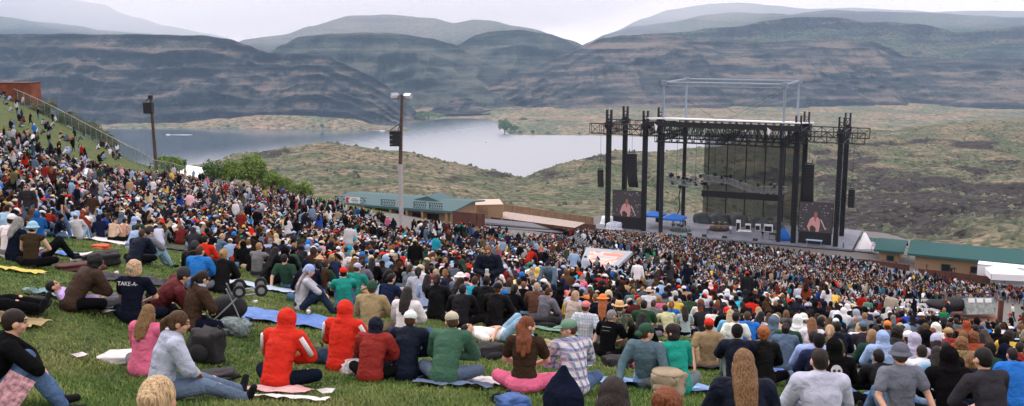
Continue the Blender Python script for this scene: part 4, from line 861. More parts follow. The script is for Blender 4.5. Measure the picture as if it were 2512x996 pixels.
# mixing-desk shelter with painted canopy
zc = zat(665, 93, 1500)
c_ = [Pz(1418, 662, zc), Pz(1498, 669, zc), Pz(1552, 617, zc), Pz(1438, 607, zc)]
r2_ = empty('desk_shelter', Vector((c_[0].x, c_[0].y, zc))); tag(r2_, 'flat grey-edged shelter roof with faded salmon and cream print amid the crowd', 'shelter')
cc = [p-c_[0] for p in c_]; MB().prism(cc, (0, 0, -.35)).build('roof', mat('grey_canvas', (.30, .34, .38), .7, var=.1), r2_)
m, t, b = new_mat('faded_print'); b.inputs['Roughness'].default_value = .8
g_ = t.nodes.new('ShaderNodeTexCoord'); nn = t.nodes.new('ShaderNodeTexNoise'); nn.inputs['Scale'].default_value = .55; nn.inputs['Detail'].default_value = 3; nn.inputs['Distortion'].default_value = .8; t.links.new(g_.outputs['Object'], nn.inputs['Vector'])
r_ = t.nodes.new('ShaderNodeValToRGB'); e = r_.color_ramp.elements; e[0].position = .42; e[0].color = (.48, .22, .17, 1); e[1].position = .52; e[1].color = (.62, .55, .50, 1); e2 = e.new(.47); e2.color = (.55, .38, .30, 1); e3 = e.new(.6); e3.color = (.42, .38, .37, 1); t.links.new(nn.outputs['Fac'], r_.inputs[0]); t.links.new(r_.outputs[0], b.inputs['Base Color'])
mid = sum(cc, Vector())/4; MB().prism([mid+(p-mid)*.74+Vector((0, 0, .012)) for p in cc], (0, 0, -.01)).build('print', m, r2_)
for p in cc: MB().tube(p+Vector((0, 0, -.3)), p+Vector((0, 0, -5.5)), .1).build('leg', M_steel, r2_)
# wooden viewing platform
pz_ = -19.9; f0, f1 = Pz(2318, 792, pz_), Pz(2452, 792, pz_); f2, f3 = Pz(2436, 762, pz_), Pz(2318, 762, pz_)
r2_ = empty('viewing_platform', f0); tag(r2_, 'raised redwood platform with railing and covered desks, above the people on the path', 'platform')
dd_ = [p-f0 for p in (f0, f1, f2, f3)]
MB().prism(dd_, (0, 0, -.3)).build('deck', M_decking, r2_)
for p in dd_+[dd_[0].lerp(dd_[1], .5)]: MB().box(p+Vector((0, 0, -1.3)), (.2, .2, 3.0)).build('post', M_redwood, r2_)
q = MB()
for a, b_ in ((dd_[0], dd_[3]),):
    for k in range(9): p = a.lerp(b_, k/8); q.box(p+Vector((0, 0, .65)), (.09, .09, 1.3))
    q.tube(a+Vector((0, 0, 1.3)), b_+Vector((0, 0, 1.3)), .06)
q.build('railing', M_redwood, r2_)
for p in (dd_[0], dd_[1]): MB().box(p+Vector((0, 0, .8)), (.26, .26, 1.7)).build('corner_post', M_redwood, r2_)
MB().tube(dd_[3]+Vector((0, 0, 1.3)), dd_[2]+Vector((0, 0, 1.3)), .05).tube(dd_[1]+Vector((0, 0, 1.3)), dd_[2]+Vector((0, 0, 1.3)), .05).build('handrail', M_redwood, r2_)
r3_ = empty('mixing_desk', f0.lerp(f1, .78)+Vector((0, 1.6, 0)), 0); tag(r3_, 'pale tilted mixing desk with screens on the redwood platform', 'mixing desk')
MB().box((0, 0, .75), (2.0, .7, 1.2), M=Matrix.Rotation(R(-20), 3, 'X')).build('body', mat('pale_console', (.28, .33, .31), .5, var=.4, scale=4), r3_)
for k in range(3): MB().box((-.6+k*.6, -.22, 1.25), (.45, .05, .3), M=Matrix.Rotation(R(-20), 3, 'X')).build('screen', M_white, r3_)
o = MB().ball((0, 0, .75), 1, (2.0, .7, .5), 16, 10)
for v in o.v: v *= 1+.25*mn.noise(v*1.3); v.z = max(v.z, 0)
o = o.build('covered_equipment', M_black, None, True); o.location = f0.lerp(f1, .42)+Vector((0, 2.2, 0)); tag(o, 'long black tarp over equipment on the redwood platform', 'covered gear')

# rust-red shed, fence and shrubs on the ridge
p0_ = P(-60, 236, 142); p1_ = P(77, 236, 142); r2_ = empty('steel_shed', Vector((p0_.x, p0_.y, ground(p0_.x, p0_.y)-.5))); tag(r2_, 'rust-red steel shed on the ridge at the top of the fence', 'shed')
hz = zat(205, 142)-(ground(p0_.x, p0_.y)-.5); wl = p1_.x-p0_.x
MB().box((wl/2, 1.5, hz/2-1), (wl, 3, hz+2)).build('wall', M_rust, r2_); MB().box((wl/2, 1.5, hz+.06), (wl+.2, 3.2, .14)).build('roof', M_redwood, r2_)
q = MB()
for k in range(int(wl/.5)): q.box((.25+k*.5, -.03, hz/2-1), (.06, .08, hz+1.9))
q.build('ribs', M_rust, r2_)
m, t, b = new_mat('chain_link'); b.inputs['Base Color'].default_value = (.10, .16, .11, 1)
tr_ = t.nodes.new('ShaderNodeBsdfTransparent'); ms = t.nodes.new('ShaderNodeMixShader'); ms.inputs[0].default_value = .32; t.links.new(tr_.outputs[0], ms.inputs[1]); t.links.new(b.outputs[0], ms.inputs[2]); t.links.new(ms.outputs[0], t.nodes['Material Output'].inputs['Surface'])
M_link = m
fp = [(12, 224, 143), (60, 250, 141), (110, 277, 139), (160, 300, 137), (210, 322, 135.5), (250, 343, 134), (290, 366, 132.5), (315, 388, 131), (345, 405, 130), (380, 420, 130), (420, 438, 131), (450, 450, 132)]
pts = []
for u, v, D in fp:
    p = P(u, v, D); pts.append(Vector((p.x, p.y, ground(p.x, p.y))))
r2_ = empty('chain_link_fence', pts[0]); tag(r2_, 'long chain-link fence with pale top rail running down the ridge', 'fence')
q = MB(); qr = MB(); h_ = 1.9
for a, b_ in zip(pts[:-1], pts[1:]):
    a = a-pts[0]; b_ = b_-pts[0]; up = Vector((0, 0, h_)); q.add([a, b_, b_+up, a+up], [(0, 1, 2, 3)]); qr.tube(a+up, b_+up, .045, n=5)
    n_ = 3
    for k in range(n_): p = a.lerp(b_, k/n_); MB().tube(p+Vector((0, 0, -.2)), p+up, .03, n=5).build('post', M_grey, r2_)
q.build('mesh_panel', M_link, r2_); qr.build('top_rail', mat('pale_rail', (.34, .34, .32), .5), r2_)
r_ = random.Random(21)
shr = [(95, 262), (120, 258), (205, 305), (225, 318), (250, 330), (270, 345), (160, 285), (180, 296)]
for k, (u, v) in enumerate(shr):
    D = 141-k*.4; p = P(u, v+12, D); p.z -= 1.0
    tree('shrub', 'low grey-green shrub behind the chain-link fence below the rust-red shed' , 'shrub', p, r_.uniform(2.0, 3.0), r_.uniform(3, 4.5), 1200, .13, M_sage, 'shrubs behind the chain-link fence', k+5, 5)
# trees beyond the lawn edge
tl = [('leafy green bush beside the single-speaker pole', 412, 433, 148, 3.2, 5.0, 3500, M_leaf), ('smaller green bush behind the single-speaker pole', 440, 430, 150, 2.6, 3.2, 1800, M_leafd),
      ('dark green bushy tree beside the white marquee', 525, 463, 146, 4.4, 4.4, 3800, M_leafd), ('dark green tree between the marquee and the tallest tree', 570, 468, 147, 5.2, 3.6, 3000, M_leaf),
      ('tallest leafy tree, bright green, at the back edge of the lawn', 623, 478, 146, 6.6, 5.2, 8500, M_leaf), ('spreading green tree just right of the tallest tree', 668, 482, 148, 4.2, 3.6, 3000, M_leaf),
      ('low green tree behind the queue', 705, 490, 148, 3.6, 3.6, 2400, M_leaf), ('small leafy tree nearest the pavilion', 748, 494, 148, 3.2, 3.0, 2000, M_leaf)]
for k, (lab, u, v, D, h_, w_, n_, mt_) in enumerate(tl):
    p = P(u, v, D); tree('leafy_tree', lab, 'tree', p, h_, w_, int(n_*1.15), .14, mt_, 'trees at the back edge of the lawn', 40+k, 12)
mq = P(455, 440, 158); r2_ = empty('marquee', mq); tag(r2_, 'bright white marquee roof between the green bush and the dark trees', 'marquee')
A_ = [P(440, 402, 160)-mq, P(545, 418, 160)-mq, P(500, 440, 152)-mq, P(430, 436, 152)-mq]; MB().prism(A_, (0, 0, -.3)).build('roof', mat('bright_white_canvas', (.85, .85, .86), .6, var=.03), r2_)
for p in A_: MB().tube(p, p+Vector((0, 0, -4)), .1).build('leg', M_grey, r2_)

# river-side bushes, boats
def bush(u, v, D, h_, w_, lab, n=900, mt_=M_leafd, grp='bushes on the river bench', cat='bush', nm='river_bush', s=3):
    p = P(u, v, D); p.z = max(-230.0, p.z); tree(nm, lab, cat, p, h_, w_, n, h_*.07, mt_, grp, s, 6)
rb = [(1238, 328, 34, 42, 'big dark bush at the tip of the river bench', 2400), (1262, 326, 20, 24, 'bush beside the big one at the bench tip', 900), (1283, 304, 18, 30, 'dark green bush on the inner shore above the bench tip', 1200), (1322, 306, 14, 36, 'wide low bush on the inner shore, middle one', 1000), (1345, 304, 12, 30, 'low bush at the far end of the inner shore row', 900),
      (1277, 330, 11, 14, 'small bush at the water, second from the bench tip', 500), (1307, 331, 13, 17, 'small bush at the water, third from the bench tip', 600), (1345, 331, 9, 11, 'small bush at the water, fourth from the bench tip', 400), (1422, 333, 10, 13, 'small bush at the water below the stage truss end', 400), (2158, 324, 12, 28, 'dark tree clump on the flats just past the stage truss end', 700), (2182, 323, 14, 34, 'wider dark tree clump on the flats beyond the stage', 800)]
for k, (u, v, h_, w_, lab, n_) in enumerate(rb):
    r_r = ray(u, v); D = -230/r_r.z*r_r.y; bush(u, v, D, h_, w_, lab, n_, M_leafd, 'bushes on the river bench', 'bush', 'river_bush', k)
for k, (u, v, h_, w_, lab) in enumerate([(1030, 300, 20, 50, 'dark trees at the shore corner under the cliff end'), (1052, 293, 22, 60, 'green trees in the side valley mouth'), (1075, 290, 14, 50, 'low trees at the side valley shore'), (560, 314, 9, 12, 'lone dark tree on the far shore'), (790, 316, 14, 12, 'lone dark tree on the tan far shore')]):
    D = 2480+k*2 if k > 2 else 2760; bush(u, v, D, h_, w_, lab, 900, M_leafd if k else M_leafd, 'trees on the far shore', 'tree', 'shore_tree', 60+k)
M_wake = mat('white_wake_foam', (.8, .82, .85), .6, var=.1)
def boat(lab, u, v, ang, ln_, wake):
    r_r = ray(u, v); D = -230/r_r.z*r_r.y; p = P(u, v, D); p.z = -229.9; r2_ = empty('motor_boat', p, ang); tag(r2_, lab, 'boat', 'boats on the river')
    MB().prism([(-ln_/2, -.18*ln_, .2), (.25*ln_, -.18*ln_, .2), (ln_/2, 0, .2), (.25*ln_, .18*ln_, .2), (-ln_/2, .18*ln_, .2)], (0, 0, ln_*.16)).build('hull', M_white, r2_)
    MB().box((0, 0, ln_*.24), (ln_*.3, ln_*.25, ln_*.12)).build('cabin', M_grey, r2_)
    if wake:
        MB().prism([(-ln_*.4, -1.2, .05), (-ln_*.4, 1.2, .05), (-wake, 4.0, .05), (-wake*1.3, 0, .05), (-wake, -4.0, .05)], (0, 0, .25)).build('wake', M_wake, r2_)
boat('small speedboat with a white wake on the river below the cliff', 412, 331, R(180), 9, 45); boat('small motor boat trailing a long thin wake on the bright water', 1192, 350, R(-25), 8, 0)
q = MB(); r_r = ray(1192, 350); pb0 = Pz(1192, 350, -229.85)
wk = [Pz(u, v, -229.85) for u, v in ((1190, 349), (1160, 345), (1125, 338), (1085, 328))]; q = MB()
for a, b_ in zip(wk[:-1], wk[1:]): q.prism([a-pb0, b_-pb0, b_-pb0+Vector((0, 3, 0)), a-pb0+Vector((0, 3, 0))], (0, 0, .1))
o = q.build('boat_wake', mat('wake_grey', (.35, .38, .42), .5)); o.location = pb0; tag(o, 'long thin wake line behind the small boat on the bright water', 'wake')  # blue-grey strip of disturbed water, the wake's own colour
boat('white moored boat at the tan beach, nearest the twin-floodlight pole', 938, 322, R(0), 12, 0); boat('white moored boat at the tan beach, farthest from the poles', 860, 316, R(5), 12, 0); boat('white moored boat at the tan beach, middle of three', 886, 317, R(-5), 9, 0)
# ================================================================== people
V = Vector
def ellip(c, r, q=None, seg=14, rings=9):
    return ('e', V(c), tuple(r), q)
def caps(a, b, ra, rb=None):
    return ('c', V(a), V(b), ra, ra if rb is None else rb)
def prim_mesh(prims):
    mb = MB()
    for p in prims:
        if p[0] == 'e':
            _, c, r, q = p; k = MB().ball((0, 0, 0), 1, r, 14, 9)
            if q is not None: k.v = [q@v for v in k.v]
            mb.add([v+c for v in k.v], k.f)
        elif p[0] == 'b':
            k = MB().box(p[1], p[2], M=p[3]); mb.add(k.v, k.f)
        else:
            _, a, b_, ra, rb = p; mb.tube(a, b_, ra, rb, n=12); mb.ball(a, ra, seg=12, rings=8); mb.ball(b_, rb, seg=12, rings=8)
    return mb
QUEUE = {}; MESH = {}
def req(key, prims, vox, smooth=3, post=None, sf=0.5):
    if key not in QUEUE and key not in MESH: QUEUE[key] = (prims, vox, smooth, post, sf)
    return key
def flush():
    tmp = []
    for key, (prims, vox, sm, post, sf) in QUEUE.items():
        mb = prim_mesh(prims); me_ = mesh('shape', mb.v, mb.f); o = bpy.data.objects.new('shape', me_); COL.objects.link(o)
        r_ = o.modifiers.new('r', 'REMESH'); r_.mode = 'VOXEL'; r_.voxel_size = vox
        if sm: s_ = o.modifiers.new('s', 'SMOOTH'); s_.iterations = sm; s_.factor = sf
        tmp.append((key, o, post))
    dg = bpy.context.evaluated_depsgraph_get()
    for key, o, post in tmp:
        me_ = bpy.data.meshes.new_from_object(o.evaluated_get(dg)); me_.materials.clear()
        me_.polygons.foreach_set('use_smooth', [True]*len(me_.polygons))
        if post: me_ = post(me_) or me_
        MESH[key] = me_
    for key, o, post in tmp:
        d = o.data; bpy.data.objects.remove(o); bpy.data.meshes.remove(d)
    QUEUE.clear()
def np_verts(me_):
    a = np.empty(len(me_.vertices)*3, 'f4'); me_.vertices.foreach_get('co', a); return a.reshape(-1, 3)
def np_norms(me_):
    a = np.empty(len(me_.vertices)*3, 'f4'); me_.vertices.foreach_get('normal', a); return a.reshape(-1, 3)
def snoise(p, f, s=0.0):
    """cheap smooth noise from warped sines"""
    rg = np.random.default_rng(int(abs(s)*10)+int(f)); o = np.zeros(len(p)); wp = p*f
    wp = wp+1.3*np.sin(wp[:, [1, 2, 0]]*.8+s)
    for k in range(7):
        d = rg.normal(size=3); d /= np.linalg.norm(d); o += np.sin(wp@d*(.7+.5*k*.5)+rg.random()*6.28+1.4*np.sin(wp@rg.normal(size=3)*.5))/(1+.25*k)
    return np.clip(o/3.0, -1, 1)
def rough(amp, f, st_=(1, 1, 1), seed=0.0):
    def fn(me_):
        v = np_verts(me_); n = np_norms(me_); q = v*np.array(st_)
        d = snoise(q, f, seed)*.65+snoise(q, f*2.3, seed+2)*.35
        v += n*(d*amp)[:, None]; me_.vertices.foreach_set('co', v.astype('f4').ravel()); me_.update()
    return fn
def skeleton(pose, g=0.2, lean=None, hunch=None, hy=0.0, hp=0.0, fem=False, side=0.0):
    """joints of one figure, facing +Y, seated or standing on ground z = -g*y"""
    J = {}; sw = .165 if fem else .19
    L0 = dict(K=4, X=10, O=2, B=-24, F=30, S=0, W=6, D=48, L=-84, A=2, R=-70).get(pose, 0) if lean is None else lean
    Hn = dict(K=18, X=14, O=10, B=10, F=22, S=4, W=6, D=12, L=4, A=8, R=10).get(pose, 8) if hunch is None else hunch
    stand = pose in 'SWDA'
    pz_ = .93 if stand else .125
    pel = V((0, 0, pz_)); l = R(L0); h = R(Hn); sd_ = R(side)
    up = lambda a: V((math.sin(sd_)*math.cos(a), math.sin(a), math.cos(a)*math.cos(sd_)))
    waist = pel+up(l)*.16; chest = waist+up(l+h*.5)*.19; neck = chest+up(l+h)*.19
    a2 = l+h*.6+R(hp)*.35; hb = neck+up(a2*.8)*.062
    J.update(pel=pel, waist=waist, chest=chest, neck=neck, nk2=hb)
    q = Matrix.Rotation(-R(hy), 3, 'Z')@Matrix.Rotation(-(a2*.35+R(hp)), 3, 'X')
    if pose in 'LR': q = Matrix.Rotation(-R(hy), 3, 'Z')@Matrix.Rotation(R(62 if pose == 'L' else 40), 3, 'X')
    J['hq'] = q; J['head'] = hb+q@V((0, .018, .085))
    right = V((math.cos(sd_), 0, -math.sin(sd_)))
    for s_, k in ((-1, 'l'), (1, 'r')):
        sh = neck+right*(s_*sw)-up(l+h)*.045; J['sh'+k] = sh; J['hip'+k] = pel+V((s_*.095, .01, -.01))
        gz_ = lambda y: -g*y
        if pose in 'K':
            kn = V((s_*.15, .36, .41+gz_(.2))); an = V((s_*.14, .60, .07+gz_(.6))); el = sh+V((s_*.07, .20, -.20)); wr = V((s_*.03, .44, .34+gz_(.2)))
        elif pose in 'XF':
            kn = V((s_*.36, .27, .17+gz_(.27))); an = V((-s_*.07, .34+.06*(s_ > 0), .085+gz_(.34))); el = sh+V((s_*.09, .10, -.25)); wr = V((s_*.10, .30, .27))
        elif pose == 'O':
            kn = V((s_*.12, .42, .19+gz_(.42))); an = V((s_*.13, .83, .07+gz_(.83))); el = sh+V((s_*.06, .10, -.26)); wr = V((s_*.10, .32, .26))
        elif pose == 'B':
            kn = V((s_*.13, .36, .38+gz_(.3))); an = V((s_*.13, .62, .07+gz_(.62)))
            if s_ > 0: kn = V((.13, .42, .19+gz_(.42))); an = V((.15, .83, .07+gz_(.83)))
            el = sh+V((s_*.10, -.10, -.24)); wr = V((s_*.26, -.40, .05+g*.40))
        elif pose == 'L':
            kn = V((s_*.13, .32, .42)); an = V((s_*.13, .55, .06)); el = sh+V((s_*.16, .22, -.06)); wr = V((s_*.08, -.12, .26))
        elif pose == 'R':
            kn = V((s_*.12, .42, .16)); an = V((s_*.13, .84, .06)); el = sh+V((s_*.14, .1, -.12)); wr = V((s_*.1, .12, .2))
        elif pose == 'S':
            kn = V((s_*.11, .02, .50)); an = V((s_*.12, 0, .08)); el = sh+V((s_*.07, -.02, -.28)); wr = el+V((s_*.01, .05, -.25))
        elif pose == 'A':
            kn = V((s_*.11, .02, .50)); an = V((s_*.12, 0, .08)); el = sh+V((s_*.09, .02, -.27)); wr = V((s_*.055, .30, pz_+.20))
        elif pose == 'W':
            kn = V((s_*.10, .12*s_+.05, .50)); an = V((s_*.10, .26*s_, .09-g*.26*s_)); el = sh+V((s_*.08, -.04*s_, -.27)); wr = el+V((s_*.03, -.08*s_+.06, -.24))
        elif pose == 'D':
            kn = V((s_*.12, .03, .49)); an = V((s_*.14, -.04, .08)); el = sh+V((s_*.05, .10, -.25)); wr = el+V((-s_*.03, .12, -.20))
        J['kn'+k], J['an'+k], J['el'+k], J['wr'+k] = kn, an, el, wr
        fd = V((s_*.02, .15, -.03)) if pose != 'L' else V((0, .14, -.02))
        if pose in 'OBR': fd = V((s_*.05, .06, .13))
        if pose in 'XF': fd = V((-s_*.13, .03, -.02))
        J['toe'+k] = an+fd
    return J
def spine_prims(J, inf, fem, wide=1.0):
    P_ = []; pts_ = [(J['pel'], .158 if not fem else .172, .122, .12), (J['pel'].lerp(J['waist'], .6), .145 if not fem else .145, .108, .10), (J['waist'], .142 if not fem else .125, .105, .10), (J['waist'].lerp(J['chest'], .5), .150 if not fem else .132, .108, .11), (J['chest'], .162 if not fem else .145, .115, .12), (J['chest'].lerp(J['neck'], .5), .160 if not fem else .142, .105, .10)]
    ax = (J['neck']-J['pel']).normalized()
    q = ax.to_track_quat('Z', 'Y').to_matrix(); q = V((0, 0, 1)).rotation_difference(ax).to_matrix()
    for c, rx, ry, rz in pts_: P_.append(ellip(c, ((rx+inf)*wide, (ry+inf)*wide, rz+.045+inf*.5), q))
    for k in 'lr':
        P_.append(caps(J['neck']-ax*.05, J['sh'+k], .062+inf, .058+inf))
    return P_
def hand_prims(wr, el, fwd, s_, grip=False):
    """palm, four unequal curled fingers and a thumb"""
    d = (wr-el).normalized(); d = (d+V(fwd)*.5).normalized(); side = d.cross(V((0, 0, 1)));
    if side.length < .1: side = V((1, 0, 0))
    side.normalize(); nrm = side.cross(d).normalized(); P_ = []
    c = wr+d*.045; q = Matrix((side, d, nrm)).transposed()
    P_.append(ellip(c, (.042, .052, .017), q)); P_.append(caps(el.lerp(wr, .8), wr+d*.02, .029, .025))
    for j, (off, ln_) in enumerate(((-.030, .060), (-.011, .074), (.011, .070), (.030, .054))):
        b0_ = wr+d*.085+side*off; m1 = b0_+d*ln_*.5-nrm*.012; m2 = m1+d*ln_*.38-nrm*(.026 if not grip else .04)
        P_.append(caps(b0_, m1, .0098, .0092)); P_.append(caps(m1, m2, .0092, .008))
    t0 = wr+d*.03-side*s_*.035; t1 = t0+d*.035-side*s_*.028-nrm*.01; P_.append(caps(t0, t1, .0125, .011)); P_.append(caps(t1, t1+d*.03-side*s_*.004-nrm*.008, .0105, .009))
    return P_
def head_prims(J, fem=False):
    q = J['hq']; c = J['head']; T = lambda v: c+q@V(v); E = lambda v, r: ellip(T(v), r, q)
    P_ = [E((0, -.012, .018), (.076, .096, .098)), E((0, .018, -.035), (.060, .072, .075)), E((0, .050, -.075), (.034, .034, .028)), E((0, .092, -.018), (.013, .020, .020)), E((0, .084, .008), (.010, .014, .022)),
          E((0, .072, .030), (.055, .022, .014)), E((-.078, -.008, -.012), (.012, .022, .032)), E((.078, -.008, -.012), (.012, .022, .032)), E((0, .078, -.052), (.026, .015, .012)), E((-.042, .052, -.03), (.022, .026, .024)), E((.042, .052, -.03), (.022, .026, .024))]
    P_.append(caps(J['neck']-V((0, 0, .03)), J['head']+q@V((0, -.02, -.05)), .060 if not fem else .052, .052 if not fem else .046))
    return P_
M_fab = None
def colmat(name, rough_, bump, bs, var, spec=.2, pattern=None, sheen=0.0):
    m, t, b = new_mat(name); b.inputs['Roughness'].default_value = rough_; b.inputs['Specular IOR Level'].default_value = spec
    oi = t.nodes.new('ShaderNodeObjectInfo'); tc_ = t.nodes.new('ShaderNodeTexCoord')
    n_ = t.nodes.new('ShaderNodeTexNoise'); n_.inputs['Scale'].default_value = bs*.35; n_.inputs['Detail'].default_value = 4; t.links.new(tc_.outputs['Object'], n_.inputs['Vector'])
    r_ = t.nodes.new('ShaderNodeMapRange'); r_.inputs['From Min'].default_value = .3; r_.inputs['From Max'].default_value = .7; r_.inputs['To Min'].default_value = 1-var; r_.inputs['To Max'].default_value = 1+var; t.links.new(n_.outputs['Fac'], r_.inputs['Value'])
    mu_ = t.nodes.new('ShaderNodeMix'); mu_.data_type = 'RGBA'; mu_.blend_type = 'MULTIPLY'; mu_.inputs['Factor'].default_value = 1
    t.links.new(oi.outputs['Color'], mu_.inputs['A']); cmb = t.nodes.new('ShaderNodeCombineColor')
    for k in range(3): t.links.new(r_.outputs[0], cmb.inputs[k])
    t.links.new(cmb.outputs[0], mu_.inputs['B']); last = mu_.outputs['Result']
    if pattern: last = pattern(t, tc_, last)
    t.links.new(last, b.inputs['Base Color'])
    if bump:
        mpn_ = t.nodes.new('ShaderNodeMapping'); mpn_.inputs['Scale'].default_value = (1, 1, 1) if name != 'hair' else (1, 1, .12); t.links.new(tc_.outputs['Object'], mpn_.inputs['Vector'])
        n2 = t.nodes.new('ShaderNodeTexNoise'); n2.inputs['Scale'].default_value = bs; n2.inputs['Detail'].default_value = 3; n2.inputs['Distortion'].default_value = .6; t.links.new(mpn_.outputs[0], n2.inputs['Vector'])
        bp_ = t.nodes.new('ShaderNodeBump'); bp_.inputs['Strength'].default_value = bump; bp_.inputs['Distance'].default_value = .045 if name != 'hair' else .02; t.links.new(n2.outputs['Fac'], bp_.inputs['Height']); t.links.new(bp_.outputs[0], b.inputs['Normal'])
        if name == 'hair':
            r2 = t.nodes.new('ShaderNodeMapRange'); r2.inputs['From Min'].default_value = .35; r2.inputs['From Max'].default_value = .65; r2.inputs['To Min'].default_value = .45; r2.inputs['To Max'].default_value = 1.7; t.links.new(n2.outputs['Fac'], r2.inputs['Value']); 
            for k in range(3): t.links.new(r2.outputs[0], cmb.inputs[k])
    return m
M_cloth = colmat('clothing_fabric', .95, .9, 9, .20, spec=.03); M_denim = colmat('denim', .95, .8, 12, .30, spec=.03); M_skin = colmat('skin', .5, .1, 30, .08, .35)
M_hair = colmat('hair', .6, .5, 120, .3, .25); M_hat = colmat('hat_fabric', .85, .3, 40, .10); M_nylon = colmat('nylon_shell', .70, 1.0, 8, .10, .10)
M_eye = mat('eye_and_brow_dark', (.03, .02, .015), .4); M_lip = mat('lips', (.30, .10, .08), .5); M_lens = mat('dark_lenses', (.01, .01, .01), .15)
def stripes(t, tc_, axis, freq, width):
    sx_ = t.nodes.new('ShaderNodeSeparateXYZ'); t.links.new(tc_.outputs['Object'], sx_.inputs[0])
    if axis == 'X':
        src = t.nodes.new('ShaderNodeMath'); src.operation = 'ADD'; t.links.new(sx_.outputs['X'], src.inputs[0]); t.links.new(sx_.outputs['Y'], src.inputs[1]); s_ = src.outputs[0]
    else: s_ = sx_.outputs['Z']
    a = t.nodes.new('ShaderNodeMath'); a.operation = 'MULTIPLY'; a.inputs[1].default_value = freq; t.links.new(s_, a.inputs[0])
    f = t.nodes.new('ShaderNodeMath'); f.operation = 'FRACT'; t.links.new(a.outputs[0], f.inputs[0])
    g_ = t.nodes.new('ShaderNodeMath'); g_.operation = 'LESS_THAN'; g_.inputs[1].default_value = width; t.links.new(f.outputs[0], g_.inputs[0]); return g_.outputs[0]
def plaid(c1, c2, fr, w1=.5, thin=None):
    def fn(t, tc_, last):
        for ax, cc_, fc in (('X', c1, .7), ('Z', c1, .7)):
            s_ = stripes(t, tc_, ax, fr, w1); m_ = t.nodes.new('ShaderNodeMix'); m_.data_type = 'RGBA'; mf = t.nodes.new('ShaderNodeMath'); mf.operation = 'MULTIPLY'; mf.inputs[1].default_value = fc; t.links.new(s_, mf.inputs[0]); t.links.new(mf.outputs[0], m_.inputs['Factor']); t.links.new(last, m_.inputs['A']); m_.inputs['B'].default_value = cc_+(1,); last = m_.outputs['Result']
        if c2:
            for ax in 'XZ':
                s_ = stripes(t, tc_, ax, fr*1.0, .0+.12); m_ = t.nodes.new('ShaderNodeMix'); m_.data_type = 'RGBA'; t.links.new(s_, m_.inputs['Factor']); t.links.new(last, m_.inputs['A']); m_.inputs['B'].default_value = c2+(1,); last = m_.outputs['Result']
        return last
    return fn
def blotch(cols, sc):
    def fn(t, tc_, last):
        n_ = t.nodes.new('ShaderNodeTexNoise'); n_.inputs['Scale'].default_value = sc; n_.inputs['Detail'].default_value = 2; t.links.new(tc_.outputs['Object'], n_.inputs['Vector'])
        r_ = t.nodes.new('ShaderNodeValToRGB'); r_.color_ramp.interpolation = 'CONSTANT'; e = r_.color_ramp.elements; e[0].position = 0; e[0].color = cols[0]+(1,); e[1].position = .5; e[1].color = cols[1]+(1,)
        for i_, c_ in enumerate(cols[2:]): q_ = e.new(.56+.08*i_); q_.color = c_+(1,)
        t.links.new(n_.outputs['Fac'], r_.inputs[0]); return r_.outputs[0]
    return fn
M_plaid = colmat('blue_white_plaid_flannel', .9, .6, 10, .06, pattern=plaid((.04, .10, .27), (.50, .36, .36), 9.5, .42))
M_check = colmat('pale_blue_check', .9, .5, 12, .06, pattern=plaid((.33, .40, .50), None, 17, .35))
M_gingham = colmat('green_black_check', .9, .5, 12, .06, pattern=plaid((.03, .05, .04), None, 12, .5))
M_camo = colmat('camouflage', .9, .5, 12, .06, pattern=blotch([(.05, .06, .04), (.16, .16, .11), (.03, .03, .02), (.30, .30, .22)], 9))
M_hawaii = colmat('leafy_print', .9, .5, 12, .06, pattern=blotch([(.08, .13, .26), (.62, .66, .72), (.12, .16, .22), (.5, .55, .6)], 16))
M_bandana = colmat('teal_bandana_print', .9, .5, 12, .06, pattern=blotch([(.02, .10, .14), (.20, .32, .34), (.01, .05, .10), (.30, .42, .42)], 34))
M_multi = colmat('patchwork_print', .9, .5, 12, .06, pattern=blotch([(.22, .10, .04), (.35, .28, .10), (.10, .14, .10), (.45, .35, .25)], 16))
SPECIAL = dict(plaid=M_plaid, check=M_check, gingham=M_gingham, camo=M_camo, hawaii=M_hawaii, bandana=M_bandana, multi=M_multi)
CL = dict(black=(.006, .006, .007), navy=(.013, .020, .055), dnavy=(.007, .010, .022), white=(.72, .72, .74), cream=(.55, .47, .32), grey=(.16, .17, .19), lgrey=(.42, .46, .56), dgrey=(.032, .034, .040), red=(.60, .028, .014), dred=(.26, .025, .02), rust=(.32, .07, .03), orange=(.72, .20, .05), yellow=(.68, .46, .08), lyellow=(.72, .62, .28),
          green=(.02, .22, .10), dgreen=(.025, .065, .04), forest=(.045, .12, .065), teal=(.02, .27, .21), turq=(.02, .38, .52), aqua=(.10, .45, .46), blue=(.02, .16, .52), royal=(.02, .07, .40), lblue=(.30, .46, .68), sky=(.20, .50, .72), slate=(.10, .15, .21), denim=(.085, .15, .25), ljean=(.24, .36, .48), djean=(.02, .035, .07), pink=(.62, .15, .24), lpink=(.72, .42, .44), salmon=(.66, .22, .20), purple=(.12, .05, .25), lilac=(.45, .38, .62),
          brown=(.10, .055, .03), dbrown=(.045, .026, .017), tan=(.38, .26, .14), khaki=(.30, .24, .14), beige=(.50, .43, .34), olive=(.10, .10, .05), maroon=(.11, .018, .02), sgreen=(.13, .27, .20), straw=(.55, .38, .17), skin=(.56, .33, .22), bgrey=(.10, .12, .14))
HC = dict(dark=(.014, .009, .007), black=(.006, .005, .005), brown=(.055, .027, .013), lbrown=(.16, .085, .035), blond=(.38, .29, .17), dblond=(.27, .17, .075), ginger=(.30, .10, .03), auburn=(.15, .045, .018), grey=(.20, .19, .18), white=(.5, .5, .48))
SKIN = [(.56, .33, .22), (.62, .38, .27), (.48, .27, .17), (.52, .30, .20)]
